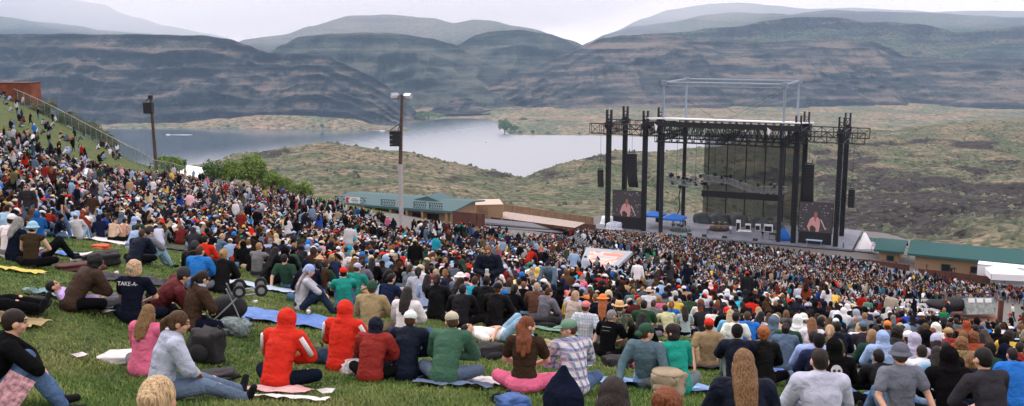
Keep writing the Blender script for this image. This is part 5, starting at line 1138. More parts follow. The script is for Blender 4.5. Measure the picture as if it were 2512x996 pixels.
def garments(key, J, st, fem, vox):
    """requests the meshes of one figure's clothes; st: dict of styles. returns {part: key}"""
    out = {}; top = st['top']; inf = dict(tee=.014, tank=.010, long=.017, shirt=.022, hoodie=.032, jacket=.034, puffy=.046, bare=0).get(top, .02)
    ax = (J['neck']-J['pel']).normalized()
    if top != 'bare':
        P_ = spine_prims(J, inf, fem); P_[0] = ellip(J['pel']-ax*.02, ((.165 if not fem else .178)+inf, .125+inf, .13+inf), None) if top not in ('tee', 'tank', 'long') else P_[0]
        for k in 'lr':
            sh, el, wr = J['sh'+k], J['el'+k], J['wr'+k]
            if top == 'tee': P_ += [caps(sh, sh.lerp(el, .62), .062+inf, .060+inf)]
            elif top == 'tank': pass
            else: P_ += [caps(sh, el, .060+inf, .046+inf), caps(el, el.lerp(wr, .93), .046+inf, .032+inf*.8)]
        if top in ('hoodie', 'jacket', 'puffy') and not st.get('hoodup'):
            P_ += [ellip(J['neck']+V((0, -.075, .005)), (.13, .065, .075)), ellip(J['neck']+V((0, -.04, .03)), (.105, .09, .045))]
        elif top in ('shirt', 'tee', 'long'): P_ += [ellip(J['neck']+V((0, -.005, .0)), (.085, .075, .04))]
        out['top'] = req(key+('top', top, bool(st.get('hoodup'))), P_, vox, 7, rough(.009 if inf > .03 else .006, 13, (1, 1, .8), len(str(key)) % 7))
    if st.get('hoodup'):
        q = J['hq']; c = J['head']; pk = st['hoodup'] == 2
        P_ = [ellip(c+q@V((0, -.022, .018)), (.112, .128, .130), q), ellip(c+q@V((0, -.03, -.08)), (.115, .115, .09), q), ellip(J['neck']+V((0, -.03, .02)), (.14, .12, .07))]
        if pk: P_ += [caps(c+q@V((0, -.03, .08)), c+q@V((0, -.05, .20)), .085, .02)]
        def post(me_, c=c, q=q):
            bm = bmesh.new(); bm.from_mesh(me_); qi = q.transposed(); dl = []
            for v in bm.verts:
                l_ = qi@(v.co-c)
                if l_.y > .066 and l_.z < .085 and l_.z > -.125: dl.append(v)
            bmesh.ops.delete(bm, geom=dl, context='VERTS'); bm.to_mesh(me_); bm.free(); rough(.006, 18)(me_)
            return me_
        out['hood'] = req(key+('hood', pk), P_, vox*.9, 3, post)
    bt = st.get('bottom', 'trousers')
    inf2 = .018; P_ = [ellip(J['pel'], ((.160 if not fem else .172)+inf2, .125+inf2, .125)), ellip(J['pel']+ax*.05, ((.150)+inf2, .112+inf2, .09))]
    for k in 'lr':
        hp_, kn, an = J['hip'+k], J['kn'+k], J['an'+k]
        if bt == 'shorts': P_ += [caps(hp_, hp_.lerp(kn, .92), .088+inf2, .072+inf2)]
        else: P_ += [caps(hp_, kn, .086+inf2, .060+inf2), caps(kn, kn.lerp(an, .93), .060+inf2*.9, .044+inf2)]
    if bt == 'skirt': P_ += [ellip(J['pel']+V((0, .05, 0)), (.25, .24, .13))]
    out['bottom'] = req(key+('bottom', bt), P_, vox, 3, rough(.008, 15, (1, 1, 1), 3))
    for k in 'lr':
        out['shoe'+k] = req(key+('shoe', k), [caps(J['an'+k]-V((0, 0, .02)), J['toe'+k], .047, .038), caps(J['an'+k]+V((0, 0, .02)), J['an'+k]-V((0, 0, .02)), .044, .046)], vox, 2)
    return out
def hair_req(key, J, hair, hat, vox):
    q = J['hq']; c = J['head']; T = lambda v: c+q@V(v); E = lambda v, r: ellip(T(v), r, q); P_ = []; am, fr, stt = .004, 30, (1, 1, .35)
    if hair != 'bald':
        z_ = .0 if hat else .0
        P_ += [E((0, -.020, .026), (.085, .102, .102)), E((0, -.045, -.02), (.080, .070, .075))]
        if hair == 'short': P_ = [E((0, -.018, .025), (.081, .100, .099)), E((0, -.045, -.015), (.074, .062, .065))]
        bk = J['neck']; 
        if hair == 'bob': P_ += [E((-.06, -.02, -.05), (.038, .07, .075)), E((.06, -.02, -.05), (.038, .07, .075)), E((0, -.06, -.06), (.085, .045, .08))]
        if hair in ('long', 'vlong'):
            P_ += [E((-.062, -.025, -.06), (.034, .055, .09)), E((.062, -.025, -.06), (.034, .055, .09)), E((0, -.065, -.06), (.085, .042, .10))]
            ch = J['chest']; ln_ = 1.0 if hair == 'long' else 1.55
            d_ = (J['chest']-J['neck']).normalized()
            b0_ = J['neck']+V((0, -.12, .02)); P_ += [caps(T((0, -.075, -.02)), b0_+V((0, .0, -.03)), .080, .075), caps(T((-.04, -.06, -.04)), b0_+V((-.05, 0, -.02)), .06, .05), caps(T((.04, -.06, -.04)), b0_+V((.05, 0, -.02)), .06, .05)]; P_ += [caps(b0_+V((-.045, 0, 0)), b0_+d_*.13*ln_+V((-.055, -.022, 0)), .055, .030), caps(b0_+V((.045, 0, 0)), b0_+d_*.14*ln_+V((.055, -.022, 0)), .055, .028), caps(b0_, b0_+d_*.18*ln_+V((0, -.025, 0)), .055, .03)]
            am, fr = .007, 34
        if hair == 'pony': P_ += [caps(T((0, -.11, .03)), T((0, -.155, -.03)), .030, .034), caps(T((0, -.155, -.03)), T((0, -.14, -.17)), .034, .016)]
        if hair == 'bun': P_ += [E((0, -.125, .035), (.045, .04, .045))]
        if hair == 'curly': P_ += [E((0, -.03, .02), (.112, .118, .122)), E((0, -.05, -.05), (.115, .085, .09))]; am, fr, stt = .013, 38, (1, 1, 1)
        if hair == 'updo': P_ += [E((0, -.04, .05), (.10, .105, .10)), E((0, -.08, .08), (.06, .06, .05))]; am, fr, stt = .012, 42, (1, 1, 1)
        if hair == 'braids':
            for k in range(9):
                x = -.085+k*.021; P_ += [caps(T((x*.8, -.07, -.02)), J['neck']+V((x*1.4, -.13-.01*(k % 2), -.05)), .016, .014), caps(J['neck']+V((x*1.4, -.13-.01*(k % 2), -.05)), J['chest']+V((x*1.5, -.15, -.04-.03*(k % 3))), .014, .009)]
        return req(key+('hair', hair), P_, vox*.85, 2, rough(am, fr, stt))
    return None
def hat_req(key, J, hat, vox):
    q = J['hq']; c = J['head']; T = lambda v: c+q@V(v); E = lambda v, r: ellip(T(v), r, q)
    if hat == 'cap': P_ = [E((0, -.014, .055), (.090, .108, .078)), E((0, .115, .042), (.066, .080, .011)), E((0, .08, .044), (.078, .05, .012)), E((0, -.014, .135), (.012, .012, .008))]
    elif hat == 'bcap': P_ = [E((0, -.014, .055), (.090, .108, .078)), E((0, -.12, .000), (.062, .060, .040)), E((0, .02, .05), (.088, .085, .04))]
    elif hat == 'beanie': P_ = [E((0, -.016, .045), (.094, .110, .104)), E((0, -.016, .02), (.097, .112, .045))]
    elif hat == 'sun': P_ = [E((0, -.014, .07), (.090, .105, .072)), E((0, -.014, .040), (.155, .170, .013)), E((0, -.014, .046), (.115, .13, .022))]
    elif hat == 'bucket': P_ = [E((0, -.014, .065), (.094, .108, .080)), caps(T((0, -.014, .05)), T((0, -.014, .03)), .105, .105), E((0, -.014, .018), (.138, .150, .020)), E((0, -.014, .035), (.120, .135, .025))]
    elif hat == 'cow': P_ = [E((-.03, -.014, .085), (.060, .100, .075)), E((.03, -.014, .085), (.060, .100, .075)), E((0, -.014, .040), (.150, .180, .014)), E((-.14, -.014, .058), (.035, .13, .015)), E((.14, -.014, .058), (.035, .13, .015))]
    elif hat == 'scarf': P_ = [E((0, -.018, .035), (.090, .106, .100)), E((0, -.10, -.02), (.045, .04, .06))]
    return req(key+('hat', hat), P_, vox*.7, 2)
def body_req(key, J, fem, vox):
    P_ = spine_prims(J, -.008, fem); P_ += head_prims(J, fem)
    for s_, k in ((-1, 'l'), (1, 'r')):
        P_ += [caps(J['sh'+k], J['el'+k], .052, .040), caps(J['el'+k], J['wr'+k], .040, .026)]+hand_prims(J['wr'+k], J['el'+k], (0, .3, 0), s_)
        P_ += [caps(J['hip'+k], J['kn'+k], .082, .056), caps(J['kn'+k], J['an'+k], .056, .038), caps(J['an'+k], J['toe'+k], .034, .026)]
        P_ += [ellip(J['kn'+k].lerp(J['an'+k], .3), (.055, .055, .08))]
    def post(me_, J=J):
        q = np.array(J['hq'].transposed()); c = np.array(J['head']); n = len(me_.polygons); ce = np.empty(n*3, 'f4'); me_.polygons.foreach_get('center', ce); l = (ce.reshape(-1, 3)-c)@q.T
        mi = np.zeros(n, 'i4'); 
        eye = (np.hypot(np.abs(l[:, 0])-.032, (l[:, 2]-.006)*1.6) < .014) & (l[:, 1] > .045); brow = (np.abs(np.abs(l[:, 0])-.034) < .020) & (np.abs(l[:, 2]-.036) < .006) & (l[:, 1] > .045)
        lip = (np.abs(l[:, 0]) < .024) & (np.abs(l[:, 2]+.052) < .010) & (l[:, 1] > .06)
        mi[eye | brow] = 1; mi[lip] = 2
        me_.materials.append(M_skin); me_.materials.append(M_eye); me_.materials.append(M_lip); me_.polygons.foreach_set('material_index', mi); me_.update()
    return req(key+('body',), P_, vox, 1, post, .4)
PEOPLE = []
def person(loc, pose='K', face=10, scale=1.0, top=('tee', 'grey'), bottom=('trousers', 'denim'), hair=('short', 'dark'), hat=None, hood=0, hoodcol=None, skin=0, shoes='black', fem=None, hy=0, hp=0, lean=None, hunch=None, side=0, glasses=0, label='', group='people on the lawn', vox=.016, g=None, extra=None, topmat=None, hatmat=None):
    if fem is None: fem = hair[0] in ('long', 'vlong', 'pony', 'bun', 'bob', 'braids', 'updo')
    if g is None:
        fx, fy = math.sin(R(face)), math.cos(R(face)); e_ = .5
        g = (ground(loc.x, loc.y)-ground(loc.x+fx*e_, loc.y+fy*e_))/e_; g = max(-.25, min(.3, round(g/.1)*.1))
    hyq = round(hy/15)*15; key = (pose, round(g, 1), lean, hunch, hyq, hp, fem, side, vox)
    J = skeleton(pose, g, lean, hunch, hyq, hp, fem, side)
    rec = dict(loc=V(loc), face=face, scale=scale, J=J, key=key, top=top, bottom=bottom, hair=hair, hat=hat, hood=hood, hoodcol=hoodcol, skin=skin, shoes=shoes, glasses=glasses, label=label, group=group, topmat=topmat, hatmat=hatmat, extra=extra)
    rec['parts'] = garments(key, J, dict(top=top[0], bottom=bottom[0], hoodup=hood), fem, vox)
    rec['body'] = body_req(key, J, fem, .0125 if vox > .012 else .010)
    rec['hairk'] = None if hood else hair_req(key, J, hair[0], hat, vox)
    rec['hatk'] = hat_req(key, J, hat[0], vox) if hat else None
    PEOPLE.append(rec); return rec
def headtop(pose, **k):
    J = skeleton(pose, **k); return (J['head']+J['hq']@V((0, 0, .12))).z
def place(u, v, pose, scale=1.0, hat=None, hint=None, **k):
    """the spot where a figure sits whose crown is seen at (u, v)"""
    J = skeleton(pose, **{a: b for a, b in k.items() if a in ('lean', 'hunch', 'hy', 'hp')}); hh = (J['head']+J['hq']@V((0, -.01, .125))).z*scale+(.02 if hat else 0)
    return cast(u, v, hh, hint=hint)
def make_people():
    flush(); r_ = random.Random(5)
    for rec in PEOPLE:
        root = empty('person', rec['loc'], -R(rec['face'])); root.scale = (rec['scale'],)*3; tag(root, rec['label'], 'person', rec['group'])
        J = rec['J']; jit = lambda c: tuple(min(1, max(0, x*r_.uniform(.9, 1.1))) for x in c)+(1,)
        def part(nm, key, mt_, col):
            me_ = MESH[key]
            if len(me_.materials) == 0: me_.materials.append(mt_)
            o = bpy.data.objects.new(nm, me_); COL.objects.link(o); o.parent = root; o.color = col
            if o.material_slots and nm != 'body' and me_.materials[0] != mt_: o.material_slots[0].link = 'OBJECT'; o.material_slots[0].material = mt_
            return o
        sk = SKIN[rec['skin'] % 4]; part('body', rec['body'], M_skin, tuple(sk)+(1,))
        tp = rec['parts']; tm = SPECIAL.get(rec['top'][1]) or rec['topmat'] or (M_nylon if rec['top'][0] in ('jacket', 'puffy') else M_cloth)
        tn_ = dict(tee='t_shirt', tank='tank_top', long='sweater', shirt='shirt', hoodie='hooded_sweatshirt', jacket='jacket', puffy='padded_jacket').get(rec['top'][0], 'shirt')
        tcol = jit(CL.get(rec['top'][1], (.5, .5, .5)))
        if rec['top'][1] in ('plaid', 'check', 'gingham'): tcol = {'plaid': (.62, .66, .72, 1), 'check': (.58, .64, .72, 1), 'gingham': (.40, .42, .36, 1)}[rec['top'][1]]
        to = part(tn_, tp['top'], tm, tcol) if 'top' in tp else None
        if 'hood' in tp: part('hood', tp['hood'], tm if not rec['hoodcol'] else M_nylon, jit(CL[rec['hoodcol']]) if rec['hoodcol'] else tcol)
        bc = rec['bottom']; part({'skirt': 'skirt', 'shorts': 'shorts'}.get(bc[0], 'trousers'), tp['bottom'], M_denim if 'jean' in bc[1] or bc[1] == 'denim' else M_cloth, jit(CL[bc[1]]))
        shc = jit(CL[rec['shoes']])
        for k in 'lr': part('shoe', tp['shoe'+k], M_hat, shc)
        if rec['hairk']: part('hair', rec['hairk'], M_hair, jit(HC[rec['hair'][1]]))
        if rec['hatk']:
            hm = rec['hatmat'] or M_hat; part({'scarf': 'headscarf', 'beanie': 'beanie', 'cap': 'cap', 'bcap': 'cap'}.get(rec['hat'][0], 'hat'), rec['hatk'], hm, jit(CL[rec['hat'][1]]))
        if rec['glasses']:
            c, q = J['head'], J['hq']; mb = MB()
            for x in (-.032, .032): mb.tube(c+q@V((x, .088, .006)), c+q@V((x, .098, .006)), .024, n=10)
            mb.tube(c+q@V((-.07, .08, .01)), c+q@V((-.078, 0, .01)), .005, n=4).tube(c+q@V((.07, .08, .01)), c+q@V((.078, 0, .01)), .005, n=4).tube(c+q@V((-.07, .088, .012)), c+q@V((.07, .088, .012)), .006, n=4)
            mb.build('sunglasses', M_lens, root)
        if rec['extra']: rec['extra'](root, J, to)
        rec['root'] = root
# ------------------------------------------------------------------ the people one can pick out in the photograph
# crown (u, v); pose; heading; top; bottom; hair; hat; options; label
ROWS = '''
382 752|O|62|hoodie lgrey|trousers slate|pony brown|-|vox=.012 hy=10 hp=8 lean=10 hunch=14|person in pale grey hooded sweatshirt with brown ponytail, nearest on the open grass
338 711|X|14|hoodie pink|trousers grey|long lbrown|-|vox=.012 scale=.92|person with long light-brown hair and pink hooded top on a white pillow
313 643|X|8|tee dnavy|trousers dnavy|curly blond|scarf teal|vox=.012 hm=bandana|person in teal patterned headscarf and navy t-shirt with white lettering on the back
462 674|X|50|jacket dbrown|trousers dnavy|pony dark|-|vox=.012 glasses=1 hp=12|person in dark brown jacket with pale scarf and ponytail beside the folded pushchair
478 607|X|12|jacket blue|trousers grey|short brown|-|hood=0|person with short brown hair in a blue windbreaker, back turned, beside the black jacket
538 615|X|8|jacket black|trousers black|bun dblond|-|-|person with tied blond hair and bulky black jacket sitting behind the pushchair
168 640|F|38|jacket dbrown|trousers black|curly black|-|-|person with dark curly hair and black-brown jacket huddled on the open grass
224 684|R|65|tee lilac|trousers grey|short black|-|scale=.9|dark-haired person in lilac top lying low beside the navy lettered t-shirt
68 547|X|0|tank dbrown|trousers black|short dark|bucket lblue|vox=.013|person in pale blue bucket hat and brown tank top, hand behind back
24 536|X|30|long dnavy|trousers black|long grey|-|-|person with long grey hair beside the pale blue bucket hat
12 528|X|10|tee white|trousers grey|short dark|cap white|-|person in white cap at the left edge behind the long grey hair
325 571|F|10|jacket dnavy|trousers black|short brown|-|-|person with short hair in a dark navy jacket beside the grey hood and beanie
352 557|K|42|hoodie grey|trousers ljean|short dark|beanie dgrey|-|person in grey hooded top and dark beanie hugging faded jeans
535 574|K|48|long slate|trousers denim|short blond|-|-|blond person in blue sweater hugging bent knees in jeans
375 655|F|60|jacket maroon|trousers black|short dark|beanie dgrey|side=20|person in dark grey beanie curled over on the grass beyond the teal headscarf
64 442|S|170|long dgrey|trousers denim|short brown|-|glasses=1|person standing in dark sweatshirt and jeans facing away from the stage
143 452|W|60|tee black|trousers denim|short dark|-|hp=20|person walking in black t-shirt and jeans past the white ground sheet
672 758|F|18|jacket red|trousers dnavy|short dark|-|hood=1 vox=.012 lean=14|person in bright red hooded coat with white stripes, nearest of the red hoods
830 725|X|14|jacket red|trousers djean|short dark|-|hood=1 vox=.012 lean=12|person in red and white hooded coat beside the dark red padded jacket
905 764|F|12|puffy dred|trousers black|short dark|-|hood=1 hoodcol=dnavy vox=.012 scale=.85 lean=14|small person in dark red padded jacket with navy hood
990 756|F|10|jacket dnavy|trousers dnavy|short brown|cap white|vox=.012 scale=.95 lean=18|person in navy jacket and white cap between dark red and green jackets
1088 767|F|14|jacket forest|trousers slate|short brown|cap beige|vox=.012 glasses=1 lean=26 hy=-30|person in green hooded jacket and tan cap leaning forward over bent knees
905 694|X|8|jacket khaki|trousers khaki|short brown|beanie dgreen|-|person in tan jacket and dark green beanie behind the red and white coat
990 711|X|12|hoodie white|trousers denim|long dark|-|-|person in white hooded top with long dark hair beside the open brown knee
735 649|K|72|long lgrey|trousers djean|braids grey|scarf lblue|vox=.012 hp=14|person in pale blue headscarf with long grey braids reading on the blue tarp
762 635|F|20|tee royal|trousers ljean|short brown|sun straw|-|person in bright blue t-shirt and straw sun hat right behind the grey braids
866 648|X|22|tee teal|trousers slate|short brown|cap lgrey|-|person in teal t-shirt and pale cap, back turned
662 609|X|28|long black|trousers black|vlong black|-|glasses=1|person in black with long dark wavy hair and sunglasses by the open grass
756 604|X|50|tank white|trousers grey|short brown|cap white|-|person in white sleeveless top and white cap looking sideways
776 609|X|20|tank lpink|trousers grey|short dark|cap slate|-|person in slate cap with bare shoulders next to the white sleeveless top
787 632|X|10|tee black|trousers black|short brown|cap dred|scale=.9|person in dark red cap low behind the straw sun hat
826 606|X|8|bare skin|shorts slate|short brown|cap white|-|shirtless person in a white cap
818 604|X|12|tee dred|trousers denim|short dark|-|-|person in dark red t-shirt just behind the shirtless one
862 616|K|8|tee white|trousers beige|bob blond|-|hp=8|person with big blond hair in loose white top beside the shirtless one
885 621|X|8|hoodie blue|trousers denim|short dark|-|hood=1|person in bright blue hood right behind the big blond hair
845 608|X|8|tee slate|trousers grey|short dark|cap navy|-|person in navy cap between the shirtless back and the big blond hair
908 636|X|8|hoodie black|trousers black|long black|-|-|person in black hooded top with white lettering down the back
935 625|X|10|tee slate|trousers denim|short black|-|-|person in slate t-shirt with short black hair, holding an umbrella handle
959 615|X|8|tee lblue|trousers slate|short brown|cap white|-|person in pale blue shirt and white cap near the red shirt
966 636|X|30|jacket dnavy|trousers black|short lbrown|-|-|person with short fair hair in dark navy jacket beside the charcoal jacket
986 619|X|6|tee red|trousers denim|short black|-|-|person in plain red t-shirt with short black hair near the fair-haired navy jacket
1007 623|X|12|tee white|trousers slate|short brown|-|-|person in white top turned sideways next to the plain red t-shirt
1013 643|F|8|jacket dgrey|trousers black|curly black|-|-|person in charcoal jacket with thick black hair next to the wide white top
1027 625|X|8|tee green|trousers denim|short dark|cap lblue|-|person in green shirt and pale blue cap beside the charcoal jacket
1047 640|X|4|tee white|trousers denim|long brown|-|-|person in wide white top with long streaked brown hair
922 683|R|60|long tan|trousers grey|short brown|-|side=-15|person in tan sweater reclining with brown hair beside the dark green beanie
1043 675|K|70|tee black|trousers black|short brown|cap dred|hp=8 scale=.9|person in red cap and black t-shirt with knees up, facing the walkers
1088 664|X|8|tank dbrown|trousers dgrey|pony lbrown|-|-|person in dark brown tank top with long fair ponytail
1141 673|X|8|tee lpink|trousers grey|short dark|cap lpink|-|person in pale pink shirt and pink cap
1160 682|X|12|tee turq|trousers grey|short brown|-|-|person in turquoise t-shirt with short cropped hair behind the black jackets
1127 711|F|6|jacket black|trousers black|short black|-|-|person in black jacket bent forward, leftmost of the black-clad row at the grass edge
1191 682|X|4|jacket black|trousers black|short black|-|vox=.014 scale=1.08|broad person in black jacket in the middle of the black-clad row
1213 698|X|20|jacket black|trousers black|short brown|cap black|-|person in black cap with grey hair between the broad black jacket and yellow t-shirt
1243 708|F|25|long black|trousers black|pony black|-|-|person in black with a low ponytail at the end of the black-clad row
1268 678|F|-6|tee lyellow|trousers djean|short brown|cap navy|-|person in pale yellow t-shirt and navy cap behind the black-clad row
1199 578|A|185|jacket dnavy|trousers ljean|short lbrown|-|glasses=1 vox=.011 hp=20|person standing in navy jacket and sunglasses, looking down at a cup
1116 646|X|10|hoodie bgrey|trousers grey|short black|beanie black|-|person in grey-green hooded top and black beanie
1146 636|X|8|tee red|trousers denim|short dark|-|-|person in small red shirt behind the pink cap
1163 646|X|-6|tee white|trousers denim|short dark|-|-|person in white shirt with a round blue backpack beside the standing navy jacket
1090 634|X|8|tank lpink|trousers grey|bob dblond|-|-|person in pale pink halter top with fair hair behind the brown tank top
1305 690|F|10|hoodie ljean|trousers denim|short brown|-|lean=14|person in faded blue hooded top at the grass edge beside the blond ponytail
1343 697|X|6|long black|trousers black|bun blond|-|-|blond person with low ponytail in black top next to the faded blue hood
1352 661|D|200|jacket slate|trousers denim|short brown|cap dnavy|lean=30|person bending in grey jacket and navy cap among seated people
1394 705|F|14|long salmon|trousers denim|short dark|-|side=8|person in salmon pink top leaning towards the fair bob and beige top
1399 717|X|40|long beige|trousers grey|bob blond|-|-|person with fair bob and beige top
1417 691|X|8|hoodie lblue|trousers grey|short black|-|-|person in pale blue hooded top with dark hair behind the fair bob
1438 737|B|24|tee check|trousers denim|short brown|cap salmon|vox=.014 lean=-8|person in pale checked shirt and pinkish cap propped on one arm
1447 709|X|8|tee orange|trousers slate|short brown|-|-|person in orange-red shirt with short brown hair behind the orange hat
1478 726|X|8|long dnavy|trousers black|vlong ginger|sun orange|-|person in bright orange hat with long ginger hair
1520 744|X|6|tee camo|trousers olive|short brown|cow straw|-|person in golden straw hat and camouflage shirt
1490 766|X|28|tee black|trousers black|short grey|-|vox=.013 glasses=1 hy=35|person with short greying hair and glasses in black t-shirt with white print
1541 735|F|60|tee teal|trousers slate|bob dblond|-|-|fair-haired person in profile in teal top beside the golden straw hat
1578 741|X|12|tee dgreen|trousers grey|short black|-|-|person in dark green t-shirt with black hair raising one arm
1592 710|X|6|tee white|trousers grey|short brown|cow cream|-|person in white shirt and wide white cowboy hat
1505 703|X|8|jacket black|trousers black|short black|-|-|person in black jacket with black hair behind the orange hat
1553 712|X|10|hoodie slate|trousers grey|short lbrown|-|-|person in slate hooded top with tan hair between two straw hats
1571 774|X|18|long black|trousers black|long black|-|vox=.013|person with long black hair and black top carrying a small pink backpack
1413 794|X|-12|shirt plaid|trousers denim|short brown|cap sgreen|vox=.011 hy=-75 lean=16|person in blue and white plaid shirt and faded green cap
1286 784|X|8|tee dbrown|skirt pink|long auburn|-|vox=.011 hy=60 lean=6|auburn-haired person in brown t-shirt with a pink cloth round the hips
1617 729|X|8|tee pink|trousers grey|bob dblond|-|-|person with fair bob in dusty pink top
1657 668|S|10|tee hawaii|trousers slate|short dark|cap bgrey|-|person standing in blue leafy print shirt
1648 742|X|8|tee blue|trousers slate|pony lbrown|-|-|person in bright blue t-shirt with brown ponytail
1657 728|X|12|long yellow|trousers black|short black|-|-|person with black hair in yellow jacket behind the bright blue t-shirt
1692 726|X|8|jacket dgreen|trousers dgreen|short dark|beanie black|-|person in dark green jacket and black beanie with pale band
1720 738|X|8|tee white|trousers grey|curly auburn|-|-|person with auburn curls and white top
1746 742|X|8|jacket dnavy|trousers black|short dark|-|-|person in navy jacket with red collar beside the auburn curls
1777 747|X|8|hoodie dgrey|trousers dgrey|short dark|-|hood=1|person in dark grey raised hood by the blue-bag walker
1740 779|B|6|tee khaki|shorts khaki|short brown|cap red|lean=-6|person in red cap and khaki t-shirt propped on both arms
1794 765|X|8|tee sky|trousers ljean|long blond|-|-|person with long blond hair in pale blue top
1806 767|B|10|tee white|trousers ljean|short black|-|lean=0|person with black hair in white printed shirt beside the long blond hair
1836 770|X|8|jacket blue|trousers denim|short brown|-|-|person in hooded blue jacket next to the white printed shirt
1812 802|K|6|jacket dnavy|trousers grey|short black|beanie black|vox=.014|person in black beanie and dark navy jacket, grey knee raised
1876 811|X|10|jacket black|trousers black|updo ginger|-|vox=.014|person with ginger curls piled up and black jacket
1670 807|X|-14|long teal|trousers grey|bob dark|-|vox=.012 hy=-60 lean=16|dark-haired person in green sweater sitting on the blue sheet
1704 819|X|20|long camo|trousers olive|short lbrown|-|scale=.62|small child in camouflage shirt beyond the green sweater
1589 831|B|24|long slate|trousers ljean|short brown|bcap dgreen|vox=.012 glasses=1 hy=50 lean=-14|person leaning back in slate top, sunglasses and backwards green cap
1798 679|S|20|tee green|trousers denim|short dark|-|-|person standing in green t-shirt with a blue backpack
1743 682|X|-6|tee white|trousers slate|short brown|cap dred|-|person in white shirt and dark red cap near the standing green t-shirt
1714 683|X|8|tee lpink|trousers grey|bob blond|-|-|pale blond person in pink and white top between slate shirt and dark red cap
1702 687|X|10|tee slate|trousers grey|short dark|-|-|person in slate shirt beside the pale blond pink and white top
1930 765|X|12|hoodie bgrey|trousers dgreen|bob lbrown|-|-|person in dark teal hooded jacket with light brown hair behind the ginger curls
1967 722|S|10|tee dred|trousers djean|short dark|-|-|person standing in dark red t-shirt
1985 707|S|14|tee white|trousers djean|short black|-|-|person standing in white t-shirt just beyond the dark red one
2003 716|S|30|long slate|trousers djean|short brown|-|-|person standing in slate top with arms forward beside the white t-shirt
2012 722|S|-30|tee white|trousers djean|short dark|-|-|person standing in white and dark clothes facing the slate top
1972 774|X|12|tee white|trousers lgrey|short brown|bucket white|-|person in white bucket hat and white top
1996 786|X|8|hoodie white|trousers lgrey|long lbrown|-|-|person with long brown hair over a white hooded top
2020 780|X|8|hoodie olive|trousers olive|curly lbrown|-|-|person with light brown curls in olive top behind the turquoise shirt
2048 751|D|15|long yellow|trousers dred|short dark|-|-|person bending over in yellow top and dark red trousers
2040 771|F|40|tee turq|trousers denim|short brown|bucket white|lean=34|person in turquoise shirt and white hat leaning far forward
2060 796|X|6|jacket dnavy|trousers black|short black|-|-|person with short black hair in dark jacket just in front of the turquoise shirt
2118 789|X|8|hoodie bgrey|trousers dgrey|short dark|-|hood=1|person in dark blue-grey raised hood beside the green sweater and fair hair
2147 817|X|6|long dgreen|trousers dgreen|bob dblond|-|-|person with fair shoulder hair in dark green sweater
2173 822|X|8|hoodie lblue|trousers grey|short dark|-|hood=1|person in pale blue raised hood just past the dark green sweater
2001 821|X|8|hoodie lblue|trousers grey|short black|-|-|person with black hair and pale top behind the black beanie and white shoulders
2017 837|X|4|jacket navy|trousers navy|short black|beanie black|-|person in black beanie and navy jacket with white shoulders
2053 855|X|8|hoodie black|trousers black|short dark|-|hood=1 vox=.013|person in black raised hood with a pale skull print on the back
2026 884|X|2|hoodie lgrey|trousers djean|short dark|-|vox=.012 scale=1.03|dark-haired person in grey hooded top at the front edge by the blue sheet
2128 763|S|10|tee sgreen|trousers slate|short brown|-|scale=.8|small person in white and green shirt behind the dark raised hood
2165 750|S|12|long dred|trousers black|long black|-|-|dark-haired person standing in dark red top at the walkway
2196 758|X|10|jacket olive|trousers olive|short dark|-|-|person in olive jacket next to the standing dark red top
2236 765|X|10|jacket royal|trousers djean|short black|-|-|person in vivid royal blue jacket at the walkway
2270 768|X|8|jacket navy|trousers djean|short grey|-|-|person in navy jacket with grey hair beside the royal blue jacket
2316 766|S|8|long green|trousers black|bob dblond|-|-|fair-haired person standing in bright green sweater
2352 784|X|4|jacket bgrey|trousers dgreen|short dark|-|-|person in grey-teal jacket, first in the row under the wooden platform
2377 783|X|4|jacket dgreen|trousers dgreen|short dark|-|-|person in dark green jacket, second in the row under the wooden platform
2404 784|X|4|jacket black|trousers black|curly dark|-|-|person in black jacket, third in the row under the wooden platform
2427 783|X|4|tee turq|trousers djean|short dark|-|-|person in turquoise t-shirt in the row under the wooden platform
2449 785|X|4|jacket black|trousers black|long black|-|-|person in black beside the turquoise t-shirt under the wooden platform
2485 768|W|-60|tee black|shorts lgrey|short brown|cap dred|-|person walking in black t-shirt and grey shorts past the wooden platform
2506 794|X|0|jacket royal|trousers djean|short dark|-|-|person in royal blue jacket at the right edge by the walker in shorts
2487 742|W|-80|tee white|trousers djean|short dark|-|-|person walking in white t-shirt beyond the wooden platform
2182 791|X|10|tee slate|trousers grey|short brown|cap orange|-|person in orange cap among dark jackets
2236 818|X|8|jacket dgrey|trousers black|short brown|cap white|-|person in white cap and dark jacket near the pale grey beanie
2305 826|X|8|jacket dnavy|trousers black|long dark|beanie lgrey|-|person in pale grey beanie with dark scarf
2342 809|X|-10|jacket dred|trousers black|short brown|cap tan|-|person in tan cap and dark red jacket by the standing green sweater
2282 820|X|8|hoodie black|trousers black|short dark|-|hood=1|person in black raised hood just left of the pale grey beanie
2198 807|X|30|jacket dgrey|trousers black|curly dark|-|-|dark curly-haired person in charcoal jacket near the orange cap
2250 852|X|8|hoodie lgrey|trousers grey|short dark|-|hood=1|person in pale grey raised hood behind the grey bucket hat
2220 863|B|-4|tee grey|trousers denim|short brown|bucket bgrey|vox=.012 lean=4 scale=1.02|person in grey bucket hat and grey t-shirt propped on a bare arm
2184 880|F|0|jacket black|trousers black|short black|-|-|person all in black beside the grey bucket hat
2270 861|F|14|hoodie white|trousers grey|short dark|-|vox=.013 lean=16|dark-haired person in white hooded top next to the grey bucket hat
2307 860|X|10|tee lblue|trousers ljean|long dark|-|-|person with long dark hair and pale blue top between white and black hooded tops
2342 882|X|6|hoodie black|trousers black|short dark|-|hood=1 vox=.014 scale=1.08|large person in plain black raised hood beside the white hooded top
2402 877|X|6|hoodie navy|trousers navy|curly lbrown|-|-|person with light brown curls and navy top in front of a red scarf
